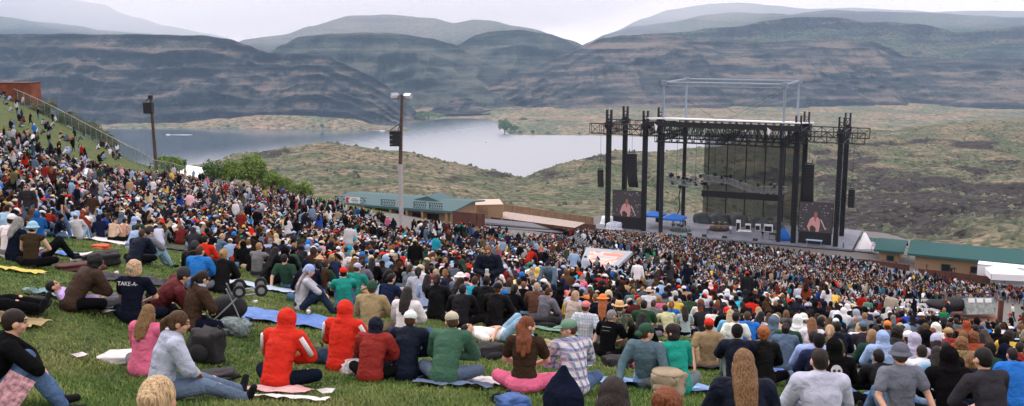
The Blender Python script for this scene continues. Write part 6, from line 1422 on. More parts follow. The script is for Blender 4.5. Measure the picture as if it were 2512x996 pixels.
2452 887|X|-16|long dgrey|trousers ljean|short black|-|vox=.012 scale=1.06 lean=12|broad person with cropped black hair, black sweater and one jeans knee
2330 846|X|8|jacket black|trousers black|short black|-|-|black-haired person in black jacket behind the plain black raised hood
2366 858|X|8|jacket olive|trousers olive|curly lbrown|-|tm=multi|person in multicoloured knitted top with curly hair
2370 838|X|8|long rust|trousers olive|bob lbrown|-|-|person with fair brown hair and rust top behind the multicoloured knit
2394 836|X|8|jacket rust|trousers black|curly auburn|-|-|person with auburn hair in red-orange jacket beside the fair brown bob
2440 850|X|8|jacket dgreen|trousers black|short dark|beanie black|-|person in big dark green jacket and black beanie in the crowded right corner
2480 856|X|4|hoodie dnavy|trousers black|short dark|-|hood=1|person in dark navy raised hood in the crowded right corner
2500 862|X|0|jacket blue|trousers denim|short dark|-|-|person in blue jacket at the right edge below the platform row
1835 876|X|4|jacket dnavy|trousers dnavy|vlong lbrown|-|vox=.012|person with very long light-brown hair over a navy jacket
1387 972|X|0|hoodie dnavy|trousers black|short dark|-|hood=2 vox=.012|person in pointed dark navy hood at the bottom edge
1498 958|X|10|long dbrown|trousers black|vlong dark|-|vox=.012|person with long dark brown hair beside the pointed dark hood
1635 988|X|10|long olive|trousers black|updo auburn|-|vox=.012 scale=.9|auburn topknot just showing at the bottom edge
335 962|X|6|long khaki|trousers black|bun blond|-|vox=.012|person with swept-up blond hair showing only the crown at the bottom edge
-30 755|K|58|long black|trousers denim|short dark|-|vox=.012 lean=16|person in black at the left edge with a jeans knee, holding a striped packet
238 527|F|34|hoodie green|trousers dgrey|short dark|-|hood=1|person in bright green raised hood near the white ground sheet
271 535|X|24|tank cream|trousers black|short dark|-|glasses=1 hy=45|person in cream sleeveless top looking sideways beside the green hood
297 537|X|20|bare skin|trousers black|short black|-|-|bare-backed person beside the cream sleeveless top
316 556|F|22|tee lblue|trousers grey|short dark|-|-|dark-haired person in pale blue top just behind the dark navy jacket
322 534|X|10|hoodie lblue|trousers grey|short dark|-|hood=1|person in pale blue raised hood behind the bare back
47 500|X|20|tee rust|trousers denim|short brown|-|-|person in rust-orange top sitting behind the standing dark sweatshirt
112 512|X|10|tee dred|trousers black|short black|-|-|person in dark red t-shirt sitting between the two standing figures
200 503|X|80|long rust|trousers dgreen|short black|-|-|person in rust top holding binoculars to the eyes
408 537|X|10|shirt gingham|trousers grey|short brown|cap grey|-|person in green and black checked shirt
381 536|X|8|long brown|trousers grey|short auburn|-|-|person in brown sweater beside the checked shirt
438 558|F|-6|hoodie maroon|trousers dgreen|curly auburn|-|lean=36|person in rust-brown top bent forward on a dark blanket
362 527|X|8|long green|trousers grey|vlong lbrown|-|-|person with long reddish-blond hair over a green top
487 550|X|8|tee white|trousers black|long black|-|-|person in white top with long black hair behind the blond blue sweater
516 561|F|60|long black|trousers black|short dark|-|-|person in black top turned sideways near the white top and long black hair
493 580|X|12|long red|trousers denim|short black|-|-|person in orange-red sweater with black hair beside the blond blue sweater
468 594|X|6|jacket black|trousers black|short dark|beanie dgrey|-|person in charcoal beanie and black jacket behind the blue windbreaker
565 570|X|30|jacket black|trousers dgrey|short brown|beanie blue|-|person in bright blue beanie behind the hugged jeans knees
612 560|X|8|hoodie red|trousers grey|short dark|-|hood=1|person in orange-red raised hood beside the mustard hat
594 553|X|8|jacket olive|trousers olive|short dark|beanie yellow|-|person in mustard hat and olive jacket
617 582|X|8|hoodie black|trousers black|short dark|-|hood=1|person in black raised hood near the open grass, right of the bright blue beanie
637 571|X|8|jacket slate|trousers denim|short black|-|-|person in slate blue jacket next to the black raised hood
656 586|X|14|tee lblue|trousers denim|short grey|cap grey|-|person in pale shirt and grey cap behind the long dark wavy hair
530 540|X|8|tee white|trousers grey|short brown|sun cream|-|person in cream sun hat and white shirt
496 531|X|8|tee rust|trousers grey|short brown|sun straw|-|person in broad straw hat behind the white shirt and cream hat
635 503|S|10|tee slate|trousers khaki|short brown|-|-|person standing in slate t-shirt and khaki trousers in the left crowd
608 508|S|20|long black|trousers black|long black|-|-|person standing in black beside the slate t-shirt
1327 597|S|-20|tee salmon|trousers denim|long blond|-|-|blond person standing in pink t-shirt behind the crowd of seated people
1417 624|S|15|jacket dnavy|trousers denim|short dark|cap black|-|person standing in dark blue jacket at the corner of the painted shelter
1466 637|S|30|tank black|trousers cream|long blond|-|-|blond person standing in black top in front of the painted shelter
1501 635|S|0|tee white|trousers black|short brown|-|-|person standing in white shirt and black trousers in front of the painted shelter
1524 630|S|0|long black|trousers beige|short black|cap black|-|person standing in black top and beige trousers at the end of the painted shelter
1556 648|S|-20|tank black|trousers denim|short dark|-|-|person standing in black sleeveless top right of the painted shelter
1585 655|S|25|tank ljean|trousers denim|long blond|-|-|blond person standing in grey-blue top right of the painted shelter
1434 646|S|10|tee red|trousers denim|short dark|-|-|person in red t-shirt in front of the painted shelter
'''
def skel_args(kw): return {a: b for a, b in kw.items() if a in ('lean', 'hunch', 'hy', 'hp', 'side')}
spots_ = []
SK_R = random.Random(77); EXTRA = {}
specs = []
for ln_ in ROWS.strip().splitlines():
    f_ = ln_.split('|'); u, v = map(float, f_[0].split()); kw = {}
    for o_ in f_[7].split():
        if o_ == '-': continue
        k_, x_ = o_.split('='); kw[k_] = x_ if k_ in ('hoodcol', 'hm', 'tm') else float(x_) if '.' in x_ else int(x_)
    specs.append((u, v, f_[1], float(f_[2]), tuple(f_[3].split()), tuple(f_[4].split()), tuple(f_[5].split()), None if f_[6] == '-' else tuple(f_[6].split()), kw, f_[8]))
# writing and prints on clothes
def back_sheet(nm, pts, mat_, root, J, parent, off=.0, wd=1.0):
    pass
def back_frame(J, t_=.62, d_=.165):
    a, b_ = J['waist'], J['neck']; ax = (b_-a).normalized(); c = a.lerp(b_, t_); nb = ax.cross(V((1, 0, 0))).normalized(); nb = nb if nb.y < 0 else -nb
    return c+nb*d_, V((1, 0, 0)), ax, nb
M_print = mat('white_print', (.55, .56, .58), .8)
def lettering(txt, size, t_=.66, d_=.165):
    def fn(root, J, to):
        c, x, z, nb = back_frame(J, t_, d_)
        for i_, tx in enumerate(txt):
            cu = bpy.data.curves.new('lettering', 'FONT'); cu.body = tx; cu.size = size*(1 if i_ == 0 else .7); cu.align_x = 'CENTER'; cu.extrude = .002
            o = bpy.data.objects.new('lettering', cu); COL.objects.link(o); lm_ = bpy.data.meshes.new_from_object(o.evaluated_get(bpy.context.evaluated_depsgraph_get())); bpy.data.objects.remove(o)
            lm_.materials.clear(); o = link('lettering', lm_, M_print, to)
            o.matrix_local = Matrix.Translation(c+nb*.012-z*size*1.05*i_)@Matrix((x, z, nb)).transposed().to_4x4()
    return fn
def skull(root, J, to):
    c, x, z, nb = back_frame(J, .55, .185); q = Matrix((x, z, nb)).transposed(); q4 = q.to_4x4()
    mb = MB(); mb.prism([(.075*math.cos(a)*(1 if math.sin(a) > -.3 else .7), .09*math.sin(a), 0) for a in [k*math.pi/9 for k in range(18)]], (0, 0, .006))
    o = mb.build('print', M_print, to); o.matrix_local = Matrix.Translation(c)@q4
    mb = MB(); 
    for s_ in (-1, 1): mb.prism([(s_*.03+.02*math.cos(a), .01+.022*math.sin(a), .007) for a in [k*math.pi/5 for k in range(10)]], (0, 0, .004))
    for k in range(-2, 3): mb.box((k*.014, -.055, .008), (.005, .03, .004))
    o2 = mb.build('print', M_eye, o)
def stripes_white(root, J, to):
    for k in 'lr':
        sh, el = J['sh'+k], J['el'+k]; o_ = V((.060 if k == 'r' else -.060, -.060, .02))
        MB().tube(sh+o_, el.lerp(sh, .1)+o_*.8, .030, .034, n=8).build('white_stripe', M_white_c, to, True)
M_white_c = mat('white_nylon', (.66, .66, .68), .6, var=.08)
def scarf(root, J, to):
    mb = MB().ball(J['neck']+V((0, 0, .03)), .1, (1.05, 1.0, .5), 16, 8); o = mb.build('scarf', mat('pale_patterned_scarf', (.35, .42, .50), .9, var=.5, scale=40), root, True)
def cup(root, J, to):
    p = J['wrl'].lerp(J['wrr'], .5)+V((0, .06, -.02)); MB().tube(p, p+V((0, .01, .15)), .033, .040, 12).build('cup', M_white, None)
for k_, fn in (('navy t-shirt with white lettering', lettering(['TAKE-A-'], .085)), ('black t-shirt with white print', lettering(['~~~~~', '~~~~~~'], .06, .75)), ('skull print', skull), ('bright red hooded coat', stripes_white), ('red and white hooded coat', stripes_white), ('dark brown jacket with pale scarf', scarf), ('white lettering down the back', lettering(['I', 'I', 'I'], .06, .8)), ('pale yellow t-shirt and navy cap', lettering(['( )'], .09, .6))):
    EXTRA[k_] = fn
HINT = {(2220,863):11,(2342,882):12.0,(2026,884):9,(1835,876):7.8,(2452,887):9.8,(2184,880):12.3,(2270,861):13.5,(2307,860):14.2,(2402,877):12.6,(2366,858):16,(2370,838):18,(2394,836):18,(2330,846):15.5,(2440,850):15,(2480,856):14,(2500,862):14,(2250,852):16,(2053,855):12.6,(2017,837):14,(2001,821):16,(1876,811):14.6,(1812,802):14.8,(672,758):11,(382,752):9.6,(338,711):11.5,(313,643):13,(1670,807):12.6,(1413,794):11.5,(1286,784):12,(1088,767):11.7,(990,756):12,(905,764):11.8,(830,725):12.7,(1589,831):12.8,(1490,766):17,(1327,597):90,(1417,624):88,(1466,637):88,(1501,635):88,(1524,630):90,(1556,648):85,(1585,655):75,(1434,646):90,(1657,668):70,(1798,679):65,(1967,722):62,(1985,707):68,(2003,716):72,(2012,722):74,(2128,763):45,(2165,750):62,(2316,766):50,(2485,768):58,(2487,742):95,(64,442):33,(143,452):34,(635,503):69,(608,508):69,(1199,578):21.5,(1352,661):32,(2048,751):50}
HM = dict(bandana=M_bandana, multi=M_multi)
occ = []
for (u, v, ps, fc, tp, bt, hr, ht, kw, lb) in specs:
    kw = dict(kw); hm = HM.get(kw.pop('hm', None)); tmx = HM.get(kw.pop('tm', None)); loc = place(u, v, ps, kw.get('scale', 1.0), ht, HINT.get((int(u), int(v))), **{a: (round(b/15)*15 if a == 'hy' else b) for a, b in skel_args(kw).items()})
    if 'left edge with a jeans knee' in lb: loc = cast(-34, 1010, 0)
    ex = next((f for k_, f in EXTRA.items() if k_ in lb), None)
    rec = person(loc, ps, fc, top=tp, bottom=bt, hair=hr, hat=ht, skin=SK_R.randrange(4), label=lb, extra=ex, hatmat=hm, topmat=tmx, **kw)
    rec['uv'] = (u, v); occ.append((loc.x, loc.y, .42 if ps not in 'LR' else .8))
lp = cast(-60, 775, 0); person(lp, 'R', 75, top=('long', 'black'), bottom=('trousers', 'black'), hair=('short', 'dark'), label='person stretched out at the left edge, black shoes showing above the cream towel'); PEOPLE[-1]['uv'] = (-60, 775)
# lying person in white shirt and pale jeans, behind the auburn hair
lp = cast(1232, 838, 0); person(lp, 'L', 78, top=('tee', 'white'), bottom=('trousers', 'ljean'), hair=('short', 'dark'), label='person lying flat in white shirt with pale jeans knees up behind the auburn hair', g=0); occ.append((lp.x, lp.y, 1.0)); PEOPLE[-1]['uv'] = (1232, 838)
lp = cast(110, 640, 0); person(lp, 'L', 60, top=('tee', 'royal'), bottom=('trousers', 'black'), hair=('short', 'dark'), label='person lying down with black trouser knees up beside the pale blue bucket hat', g=.1); occ.append((lp.x, lp.y, 1.0)); PEOPLE[-1]['uv'] = (110, 640)

# ------------------------------------------------------------------ everybody else
LINE = [(-400, 585), (0, 585), (180, 588), (300, 590), (440, 614), (560, 648), (640, 684), (690, 705), (740, 745), (900, 772), (1020, 792), (1280, 806), (1450, 812), (1560, 812), (1650, 828), (1760, 836), (1850, 880), (1960, 925), (2060, 935), (2200, 940), (2300, 945), (2512, 965), (2900, 1000)]
def near_line(u): return interp(LINE, u)[0]
EDGE_UV = [(-50, 340), (60, 352), (130, 382), (190, 402), (260, 420), (340, 436), (420, 436), (520, 452), (600, 470), (700, 486), (780, 500), (840, 520), (930, 566), (1010, 580), (1100, 576), (1180, 573), (1290, 582), (1390, 586), (1480, 584), (1620, 590), (1800, 612), (1960, 634), (2050, 646), (2230, 684), (2430, 716), (2600, 735)]
r5 = np.random.default_rng(11)
def scatter(n, spacing, test, existing):
    """dart throwing on the ground with a grid"""
    cell = spacing; grid = {}; out_ = []
    for (x, y, r_) in existing: grid.setdefault((int(x//cell), int(y//cell)), []).append((x, y, r_))
    us = r5.uniform(-20, 2532, n); 
    Xc = r5.uniform(-75, 85, n); Yc = r5.uniform(9, 205, n); Zc = grounds(Xc, Yc); f_ = Yc*ct-Zc*st; uu = CX+F*Xc/f_; vv = CY-F*(Yc*st+Zc*ct)/f_
    for x, y, z, u, v in zip(Xc, Yc, Zc, uu, vv):
        if u < -25 or u > 2540 or v > 1010: continue
        sp = test(x, y, z, u, v)
        if sp <= 0: continue
        gx_, gy_ = int(x//cell), int(y//cell); ok = True
        for i_ in (-2, -1, 0, 1, 2):
            for j_ in (-2, -1, 0, 1, 2):
                for (a, b_, r_) in grid.get((gx_+i_, gy_+j_), ()):
                    if (a-x)**2+(b_-y)**2 < (sp+(r_-spacing if r_ > spacing else 0))**2: ok = False; break
                if not ok: break
            if not ok: break
        if ok: grid.setdefault((gx_, gy_), []).append((x, y, spacing)); out_.append((x, y, z, u, v))
    return out_
SHELT = [(1400, 600), (1460, 590), (1570, 606), (1560, 640), (1505, 690), (1400, 690)]
PLATF = [(2310, 725), (2460, 725), (2470, 812), (2310, 812)]
def test(x, y, z, u, v):
    e = interp(EDGE_UV, u)[0]
    if v < e or v > near_line(u): 
        return 0
    if inpoly(u, v, [(2140, 735), (2310, 735), (2340, 850), (2512, 850), (2512, 812), (2600, 700), (2600, 760), (2470, 745), (2440, 738)]) and inpoly(u, v, [(2290, 740), (2512, 740), (2512, 852), (2340, 842), (2300, 800)]): return 0
    if inpoly(u, v, [(1412, 612), (1556, 622), (1520, 668), (1420, 668)]) and y > 91 and y < 107: return 0
    if inpoly(u, v, [(940, 566), (1100, 583), (1180, 575), (1290, 590), (1330, 584), (1180, 560), (930, 540)]): return 1.9 
    if inpoly(u, v, [(1180, 575), (1250, 600), (1330, 585), (1330, 570)]): return 1.3
    if inpoly(u, v, [(2190, 745), (2330, 745), (2330, 800), (2190, 790)]): return 2.2
    pit = z < -31 and u > 1280
    if pit: return .56+(.35 if u > 2170 else 0)
    d = .62+.10*mn.noise(V((x*.15, y*.15, 0)))
    if y < 36: d = .80
    elif y < 55: d = .70
    return d
occ2 = [(a, b_, max(.42, c)) for a, b_, c in occ]
pts_all = scatter(260000, .5, test, occ2)
# scattered groups on the open ridge, left
ridge = []
for (u0_, v0_) in [(60, 262), (20, 275), (38, 302), (85, 305), (120, 300), (130, 318), (70, 335), (30, 345), (150, 340), (190, 350), (30, 380), (110, 362), (265, 362), (285, 374), (215, 378), (240, 388), (300, 392), (160, 372), (10, 320), (95, 338), (60, 365), (10, 240), (12, 250), (140, 380), (200, 398)]:
    for k in range(r5.integers(2, 6)):
        u, v = u0_+r5.normal()*13, v0_+r5.normal()*5; D = 120+r5.random()*16; 
        c = cast(u, v, 0, 40, 146)
        if c.y < 145: ridge.append((c.x, c.y, c.z, u, v))
pts_all += ridge
# queue along the far edge, standing
queue = []
for k in range(46):
    u = 700+k*5.2+r5.normal()*2; v = 504+(u-700)*.17+abs(r5.normal()*4); c = cast(u, v, 0, 60, 150); queue.append((c.x, c.y, c.z, u, v))
for k in range(60):
    u = 1010+r5.random()*240; v = 578+r5.random()*22; c = cast(u, v, 0, 50, 150); queue.append((c.x, c.y, c.z, u, v))
for k in range(70):
    u = 2200+r5.random()*312; v = 725+r5.random()*22; c = cast(u, v, 0, 60, 180); queue.append((c.x, c.y, c.z, u, v))
print('PEOPLE scattered', len(pts_all), len(queue))
pts_all.sort(key=lambda p: p[1])
NAMED = len(PEOPLE); NMORE = max(0, 296-NAMED)
TOPS = [('black', 42), ('dnavy', 16), ('navy', 7), ('white', 17), ('grey', 8), ('lgrey', 7), ('dgrey', 12), ('red', 3), ('dred', 3), ('rust', 2), ('blue', 3), ('royal', 1), ('lblue', 9), ('slate', 9), ('green', 1), ('dgreen', 4), ('teal', 1), ('brown', 2), ('dbrown', 3), ('tan', 1.5), ('beige', 2), ('pink', 1), ('lpink', 2), ('yellow', 1), ('olive', 3), ('maroon', 2), ('turq', 1), ('cream', 2), ('skin', 2)]
TN = [a for a, b_ in TOPS]; TW = [b_ for a, b_ in TOPS]
BN = ['denim', 'djean', 'ljean', 'black', 'khaki', 'grey', 'dgrey']; BW = [6, 5, 4, 7, 2, 2, 3]
HN = ['dark', 'black', 'brown', 'lbrown', 'blond', 'dblond', 'grey', 'auburn', 'ginger']; HW = [13, 9, 6, 3, 1.5, 1.5, 1, .6, .3]
rr5 = random.Random(19)
WORD = dict(black='black', dnavy='dark navy', navy='navy', white='white', grey='grey', lgrey='pale grey', dgrey='charcoal', red='red', dred='dark red', rust='rust', blue='blue', royal='royal blue', lblue='pale blue', slate='slate', green='green', dgreen='dark green', teal='teal', brown='brown', dbrown='dark brown', tan='tan', beige='beige', pink='pink', lpink='pale pink', yellow='yellow', olive='olive', maroon='maroon', turq='turquoise', cream='cream', skin='nude')
TOPW = dict(tee='t-shirt', long='sweater', hoodie='hooded top', jacket='jacket')
HAIRW = dict(short='short', long='long', pony='ponytailed', curly='curly', bob='bobbed', bun='tied-up')
HCW = dict(dark='dark', black='black', brown='brown', lbrown='light brown', blond='blond', dblond='dark blond', grey='grey', auburn='auburn', ginger='ginger')
SHORT = [(r_['uv'], r_['label']) for r_ in PEOPLE]
# short phrases by which named people are found again
ANCH = [('the bright red hooded coat', 672, 758), ('the standing navy jacket with a cup', 1199, 578), ('the bright blue beanie', 565, 570), ('the green raised hood', 238, 527), ('the teal t-shirt and pale cap', 866, 648), ('the golden straw hat', 1520, 744), ('the orange hat', 1478, 726), ('the yellow jacket', 1657, 728), ('the leafy print shirt', 1657, 668), ('the standing green t-shirt', 1798, 679), ('the standing dark red t-shirt', 1967, 722),
        ('the turquoise shirt and white hat', 2040, 771), ('the royal blue jacket', 2236, 765), ('the bright green sweater', 2316, 766), ('the pale blue raised hood', 2173, 822), ('the tall speaker pole', 985, 560), ('the shirtless back', 826, 606), ('the plain red t-shirt', 986, 619), ('the black-clad row', 1191, 682), ('the pale yellow t-shirt', 1268, 678), ('the salmon pink top', 1394, 705), ('the white bucket hat', 1972, 774), ('the mustard hat', 594, 553),
        ('the rust-brown bent back', 438, 558), ('the white cowboy hat', 1592, 710), ('the ginger curls', 1876, 811), ('the pink cap', 1141, 673), ('the two standing figures at left', 100, 450), ('the binoculars', 200, 503), ('the wooden platform', 2385, 770), ('the pale grey beanie', 2305, 826), ('the red cap and khaki t-shirt', 1740, 779), ('the brown tank top', 1088, 664), ('the long dark wavy hair', 662, 609), ('the dark green raised beanie', 905, 694), ('the painted shelter', 1480, 640), ('the white skull print', 2053, 855), ('the standing slate t-shirt', 635, 503)]
seen = {r_['label'] for r_ in PEOPLE}; rest = []
for i_, (x, y, z, u, v) in enumerate(pts_all):
    if i_ >= NMORE: rest.append((x, y, z, u, v)); continue
    tpc = rr5.choices(TN[:-1], TW[:-1])[0]; tk = rr5.choice(['tee', 'tee', 'long', 'hoodie', 'jacket', 'jacket']); hk = rr5.choices(['short', 'long', 'pony', 'curly', 'bob', 'bun'], [8, 3, 2, 1, 1, 1])[0]; hc = rr5.choices(HN, HW)[0]
    ps = rr5.choices(['X', 'K', 'F', 'O', 'B'], [7, 4, 4, 1, 1])[0]; fc = rr5.choice([10, 10, 0, 20, 30, -10, 50, -30]); hat = None
    if rr5.random() < .22 and hk == 'short': hat = (rr5.choice(['cap', 'beanie', 'cap', 'sun', 'bcap']), rr5.choice(['black', 'navy', 'white', 'beige', 'red', 'dgrey', 'olive', 'slate']))
    hd = 1 if tk == 'hoodie' and not hat and rr5.random() < .35 else 0
    bt = rr5.choices(BN, BW)[0]
    who = (('person in '+WORD[tpc]+' raised hood') if hd else ('person in %s %s and %s %s' % (WORD[tpc], TOPW[tk], WORD.get(hat[1], hat[1]), {'cap': 'cap', 'bcap': 'backwards cap', 'sun': 'sun hat', 'beanie': 'beanie'}[hat[0]])) if hat else ('person in %s %s with %s %s hair' % (WORD[tpc], TOPW[tk], HAIRW[hk], HCW[hc])))
    hv = v-2000/y
    best = sorted(ANCH, key=lambda a: (a[1]-u)**2+((a[2]-hv)*1.6)**2); lab = None
    for nm_, au, av in best[:5]:
        du, dv = u-au, hv-av
        rel = ('just left of ' if du < 0 else 'just right of ') if abs(du) > abs(dv)*1.8 and abs(du) < 60 else ('well left of ' if du < 0 else 'well right of ') if abs(du) > abs(dv)*1.8 else ('in front of ' if dv > 0 else 'behind ')
        cand = who+', '+rel+nm_
        if cand not in seen and len(cand.replace('-', ' ').split()) <= 15: lab = cand; break
    lab = lab or who+', '+('left of ' if u < 1256 else 'right of ')+'the standing navy jacket'
    seen.add(lab)
    rec = person(V((x, y, z)), ps, fc, top=(tk, tpc), bottom=('trousers', bt), hair=(hk, hc), hat=hat, hood=hd, skin=rr5.randrange(4), label=lab, scale=rr5.uniform(.92, 1.04), vox=.019, fem=False if hk in ('short', 'curly') else True, shoes=rr5.choice(['black', 'white', 'dbrown']))
    rec['uv'] = (u, hv)
# figures on the stage
def st_person(s_, d_, fc, label, **k):
    rec = person(St(s_, d_, 1.8), 'S', fc, g=0, label=label, group='people on the stage', **k); return rec
st_person(20.3, 3.0, 190, 'singer in pink shirt standing at a microphone on the stage', top=('tee', 'lpink'), hair=('short', 'black'), skin=2, vox=.019)
st_person(24.6, 4.2, 170, 'musician in white and red shirt standing right of the drums', top=('tee', 'white'), hair=('short', 'dark'), vox=.019)
st_person(31.5, 1.2, 200, 'dark-clothed stagehand near the front edge by the black amplifier', top=('tee', 'black'), hair=('short', 'dark'), vox=.019)
st_person(46.8, -.5, 150, 'person in pale shirt at the outer corner of the stage by the ramp', top=('tee', 'lblue'), hair=('short', 'dark'), vox=.019)
print('INDIVIDUALS', len(PEOPLE), 'rest', len(rest))
make_people()
# the cup held by the standing navy jacket
for rec in PEOPLE:
    if 'looking down at a cup' in rec['label']:
        J = rec['J']; p = J['wrl'].lerp(J['wrr'], .5)+V((0, .09, -.01)); o = MB().tube((0, 0, -.02), (0, 0, .13), .033, .041, 14).build('plastic_cup', M_print); o.location = rec['loc']+Matrix.Rotation(-R(rec['face']), 3, 'Z')@p; tag(o, 'clear plastic cup in the hands of the standing navy jacket', 'cup')
# microphone stand
mk = empty('microphone_stand', St(20.3, 2.4, 1.8), a_); tag(mk, 'microphone stand in front of the singer in the pink shirt', 'microphone stand')
MB().tube((0, 0, 0), (0, 0, 1.5), .025).tube((0, 0, 0), (.0, 0, .03), .2).build('stand', M_steel, mk); MB().ball((0, 0, 1.55), .05).build('microphone', M_black, mk)

# ------------------------------------------------------------------ the crowd beyond counting: one object
TV = []
def template(pose, hair, hat, vox, g=.2, arms=True, hooded=False):
    tv = len(TV); TV.append(0); J = skeleton(pose, g, (None, 14, 26, -6, 34)[tv*3 % 5] if pose not in 'SWAD' else None, None, (0, -45, 30, 60, 0, -15)[tv*5 % 6], (0, 15, 25)[tv % 3], hair == 'long', (0, 8, -8, 0)[tv % 4]); P_ = []; cat = []
    def a_dd(ps, c):
        for p in ps: P_.append(p); cat.append(c)
    a_dd(spine_prims(J, .022, hair == 'long'), 1)
    q = J['hq']; c = J['head']; E = lambda v, r: ellip(c+q@V(v), r, q)
    a_dd([E((0, .02, -.02), (.075, .09, .11)), caps(J['neck'], c, .055)], 0)
    if hooded: a_dd([E((0, -.03, .02), (.115, .12, .135))], 1)
    else:
        a_dd([E((0, -.022, .03), (.09, .105, .105))], 3)
        if hair == 'long': a_dd([E((0, -.07, -.08), (.095, .055, .13)), ellip(J['neck']+V((0, -.13, -.05)), (.09, .05, .13))], 3)
    if hat == 'cap': a_dd([E((0, -.014, .055), (.098, .112, .085)), E((0, .12, .04), (.07, .08, .02))], 4)
    if hat == 'sun': a_dd([E((0, -.014, .07), (.095, .105, .075)), E((0, -.014, .045), (.16, .17, .025))], 4)
    for k in 'lr':
        a_dd([caps(J['sh'+k], J['el'+k], .068, .055)], 1); a_dd([caps(J['el'+k], J['wr'+k], .05, .038)], 1 if hair != 'tee' else 0); a_dd([ellip(J['wr'+k], (.045, .045, .045))], 0)
        a_dd([caps(J['hip'+k], J['kn'+k], .10, .075), caps(J['kn'+k], J['an'+k], .075, .055)], 2); a_dd([caps(J['an'+k], J['toe'+k], .05, .045)], 5)
    key = ('crowd', pose, hair, hat, vox, hooded); req(key, P_, vox, 1, None, .3); return key, P_, cat
def category(me_, P_, cat):
    v = np_verts(me_); best = np.full(len(v), 1e9); bc = np.zeros(len(v), int)
    for p, c in zip(P_, cat):
        if p[0] == 'e':
            q = np.array(p[3]) if p[3] is not None else np.eye(3); l = (v-np.array(p[1]))@q; r_ = np.array(p[2]); nrm = np.sqrt(((l/r_)**2).sum(1)); d = (nrm-1)*r_.min()
        else:
            a, b_ = np.array(p[1]), np.array(p[2]); ab = b_-a; t_ = np.clip(((v-a)@ab)/(ab@ab+1e-9), 0, 1); d = np.linalg.norm(v-a-t_[:, None]*ab, axis=1)-(p[3]+(p[4]-p[3])*t_)
        if c in (3, 4): d = d-.012
        m_ = d < best; best = np.where(m_, d, best); bc = np.where(m_, c, bc)
    return v, bc
LODS = []
for vx in (.045, .07, .10):
    T = []
    for ps in ('X', 'K', 'F', 'O') if vx < .08 else ('X', 'K', 'F'):
        for hr_, ht_, hd_ in (('short', None, False), ('long', None, False), ('short', 'cap', False), ('short', None, True)) if vx < .05 else (('short', None, False), ('long', None, False), ('short', 'cap', False)): T.append((ps,)+template(ps, hr_, ht_, vx, hooded=hd_))
    T.append(('F',)+template('F', 'short', 'sun', vx))
    for hr_, ht_ in (('short', None), ('long', None), ('short', 'cap')): T.append(('S',)+template('S', hr_, ht_, vx)); 
    T.append(('W',)+template('W', 'short', None, vx)); T.append(('S',)+template('A', 'short', 'cap', vx)); T.append(('S',)+template('A', 'long', None, vx)); T.append(('S',)+template('D', 'short', None, vx))
    LODS.append(T)
flush()
LODD = []
for T in LODS:
    L_ = {'sit': [], 'stand': []}
    for ps, key, P_, cat in T:
        me_ = MESH[key]; v, bc = category(me_, P_, cat); n = len(me_.polygons); li = np.empty(len(me_.loops), 'i4'); me_.loops.foreach_get('vertex_index', li)
        L_['stand' if ps in 'SW' else 'sit'].append((v, bc, li.reshape(-1, 4) if len(li) == n*4 else None)); 
    LODD.append(L_)
    print('LOD faces', [len(a[2]) if a[2] is not None else -1 for a in L_['sit']][:4])
VV, FF, CC = [], [], []; nv = 0
crowd = [(p, 0) for p in rest]+[(p, 1) for p in queue]
for (x, y, z, u, v), q_ in crowd:
    lod = 0 if y < 50 else 1 if y < 90 else 2
    stand = q_ or (z < -31 and u > 1280 and rr5.random() < .93) or rr5.random() < (.05 if y > 50 else .02)
    if (u, v) and v < 400 and u < 330 and not q_: stand = rr5.random() < .18
    vs_, bc, fq = rr5.choice(LODD[lod]['stand' if stand else 'sit']); 
    an = -R(rr5.gauss(12 if u < 2000 else -5, 22 if not q_ else 70)); s_ = rr5.uniform(.9, 1.06); c_, n_ = math.cos(an)*s_, math.sin(an)*s_
    w_ = np.stack([vs_[:, 0]*c_-vs_[:, 1]*n_+x, vs_[:, 0]*n_+vs_[:, 1]*c_+y, vs_[:, 2]*s_+z], 1)
    sk = SKIN[rr5.randrange(4)]; tp = CL[rr5.choices(TN, TW)[0]]; k_ = rr5.uniform(.5, 1.2); tp = tuple(min(.85, t_*k_*(.85 if y > 90 else 1)) for t_ in tp); sk = tuple(x*.8 for x in sk)
    pal = np.array([sk, tp, CL[rr5.choices(BN, BW)[0]], HC[rr5.choices(HN, HW)[0]], CL[rr5.choice(['white', 'black', 'navy', 'beige', 'red', 'lgrey', 'cream', 'lblue'])], (.03, .03, .03) if rr5.random() < .6 else (.4, .4, .4)])
    VV.append(w_); FF.append(fq+nv); CC.append(pal[bc]); nv += len(w_)
VV = np.concatenate(VV); FF = np.concatenate(FF); CC = np.concatenate(CC)
me = bpy.data.meshes.new('crowd'); me.vertices.add(len(VV)); me.vertices.foreach_set('co', VV.astype('f4').ravel()); me.loops.add(FF.size); me.loops.foreach_set('vertex_index', FF.astype('i4').ravel()); me.polygons.add(len(FF)); me.polygons.foreach_set('loop_start', np.arange(0, FF.size, 4, dtype='i4'))
me.update(calc_edges=True); me.polygons.foreach_set('use_smooth', np.ones(len(FF), bool))
ca = me.attributes.new('Col', 'FLOAT_COLOR', 'POINT'); ca.data.foreach_set('color', np.c_[CC, np.ones(len(CC))].astype('f4').ravel())
m, t, b = new_mat('crowd_clothes'); b.inputs['Roughness'].default_value = .85; b.inputs['Specular IOR Level'].default_value = .06
at = t.nodes.new('ShaderNodeAttribute'); at.attribute_name = 'Col'; t.links.new(at.outputs['Color'], b.inputs['Base Color'])
o = link('crowd', me, m); tag(o, 'dense crowd of people sitting on the hillside and standing in the pit before the stage', 'crowd', None, 'stuff')
print('CROWD', len(crowd), 'faces', len(FF))
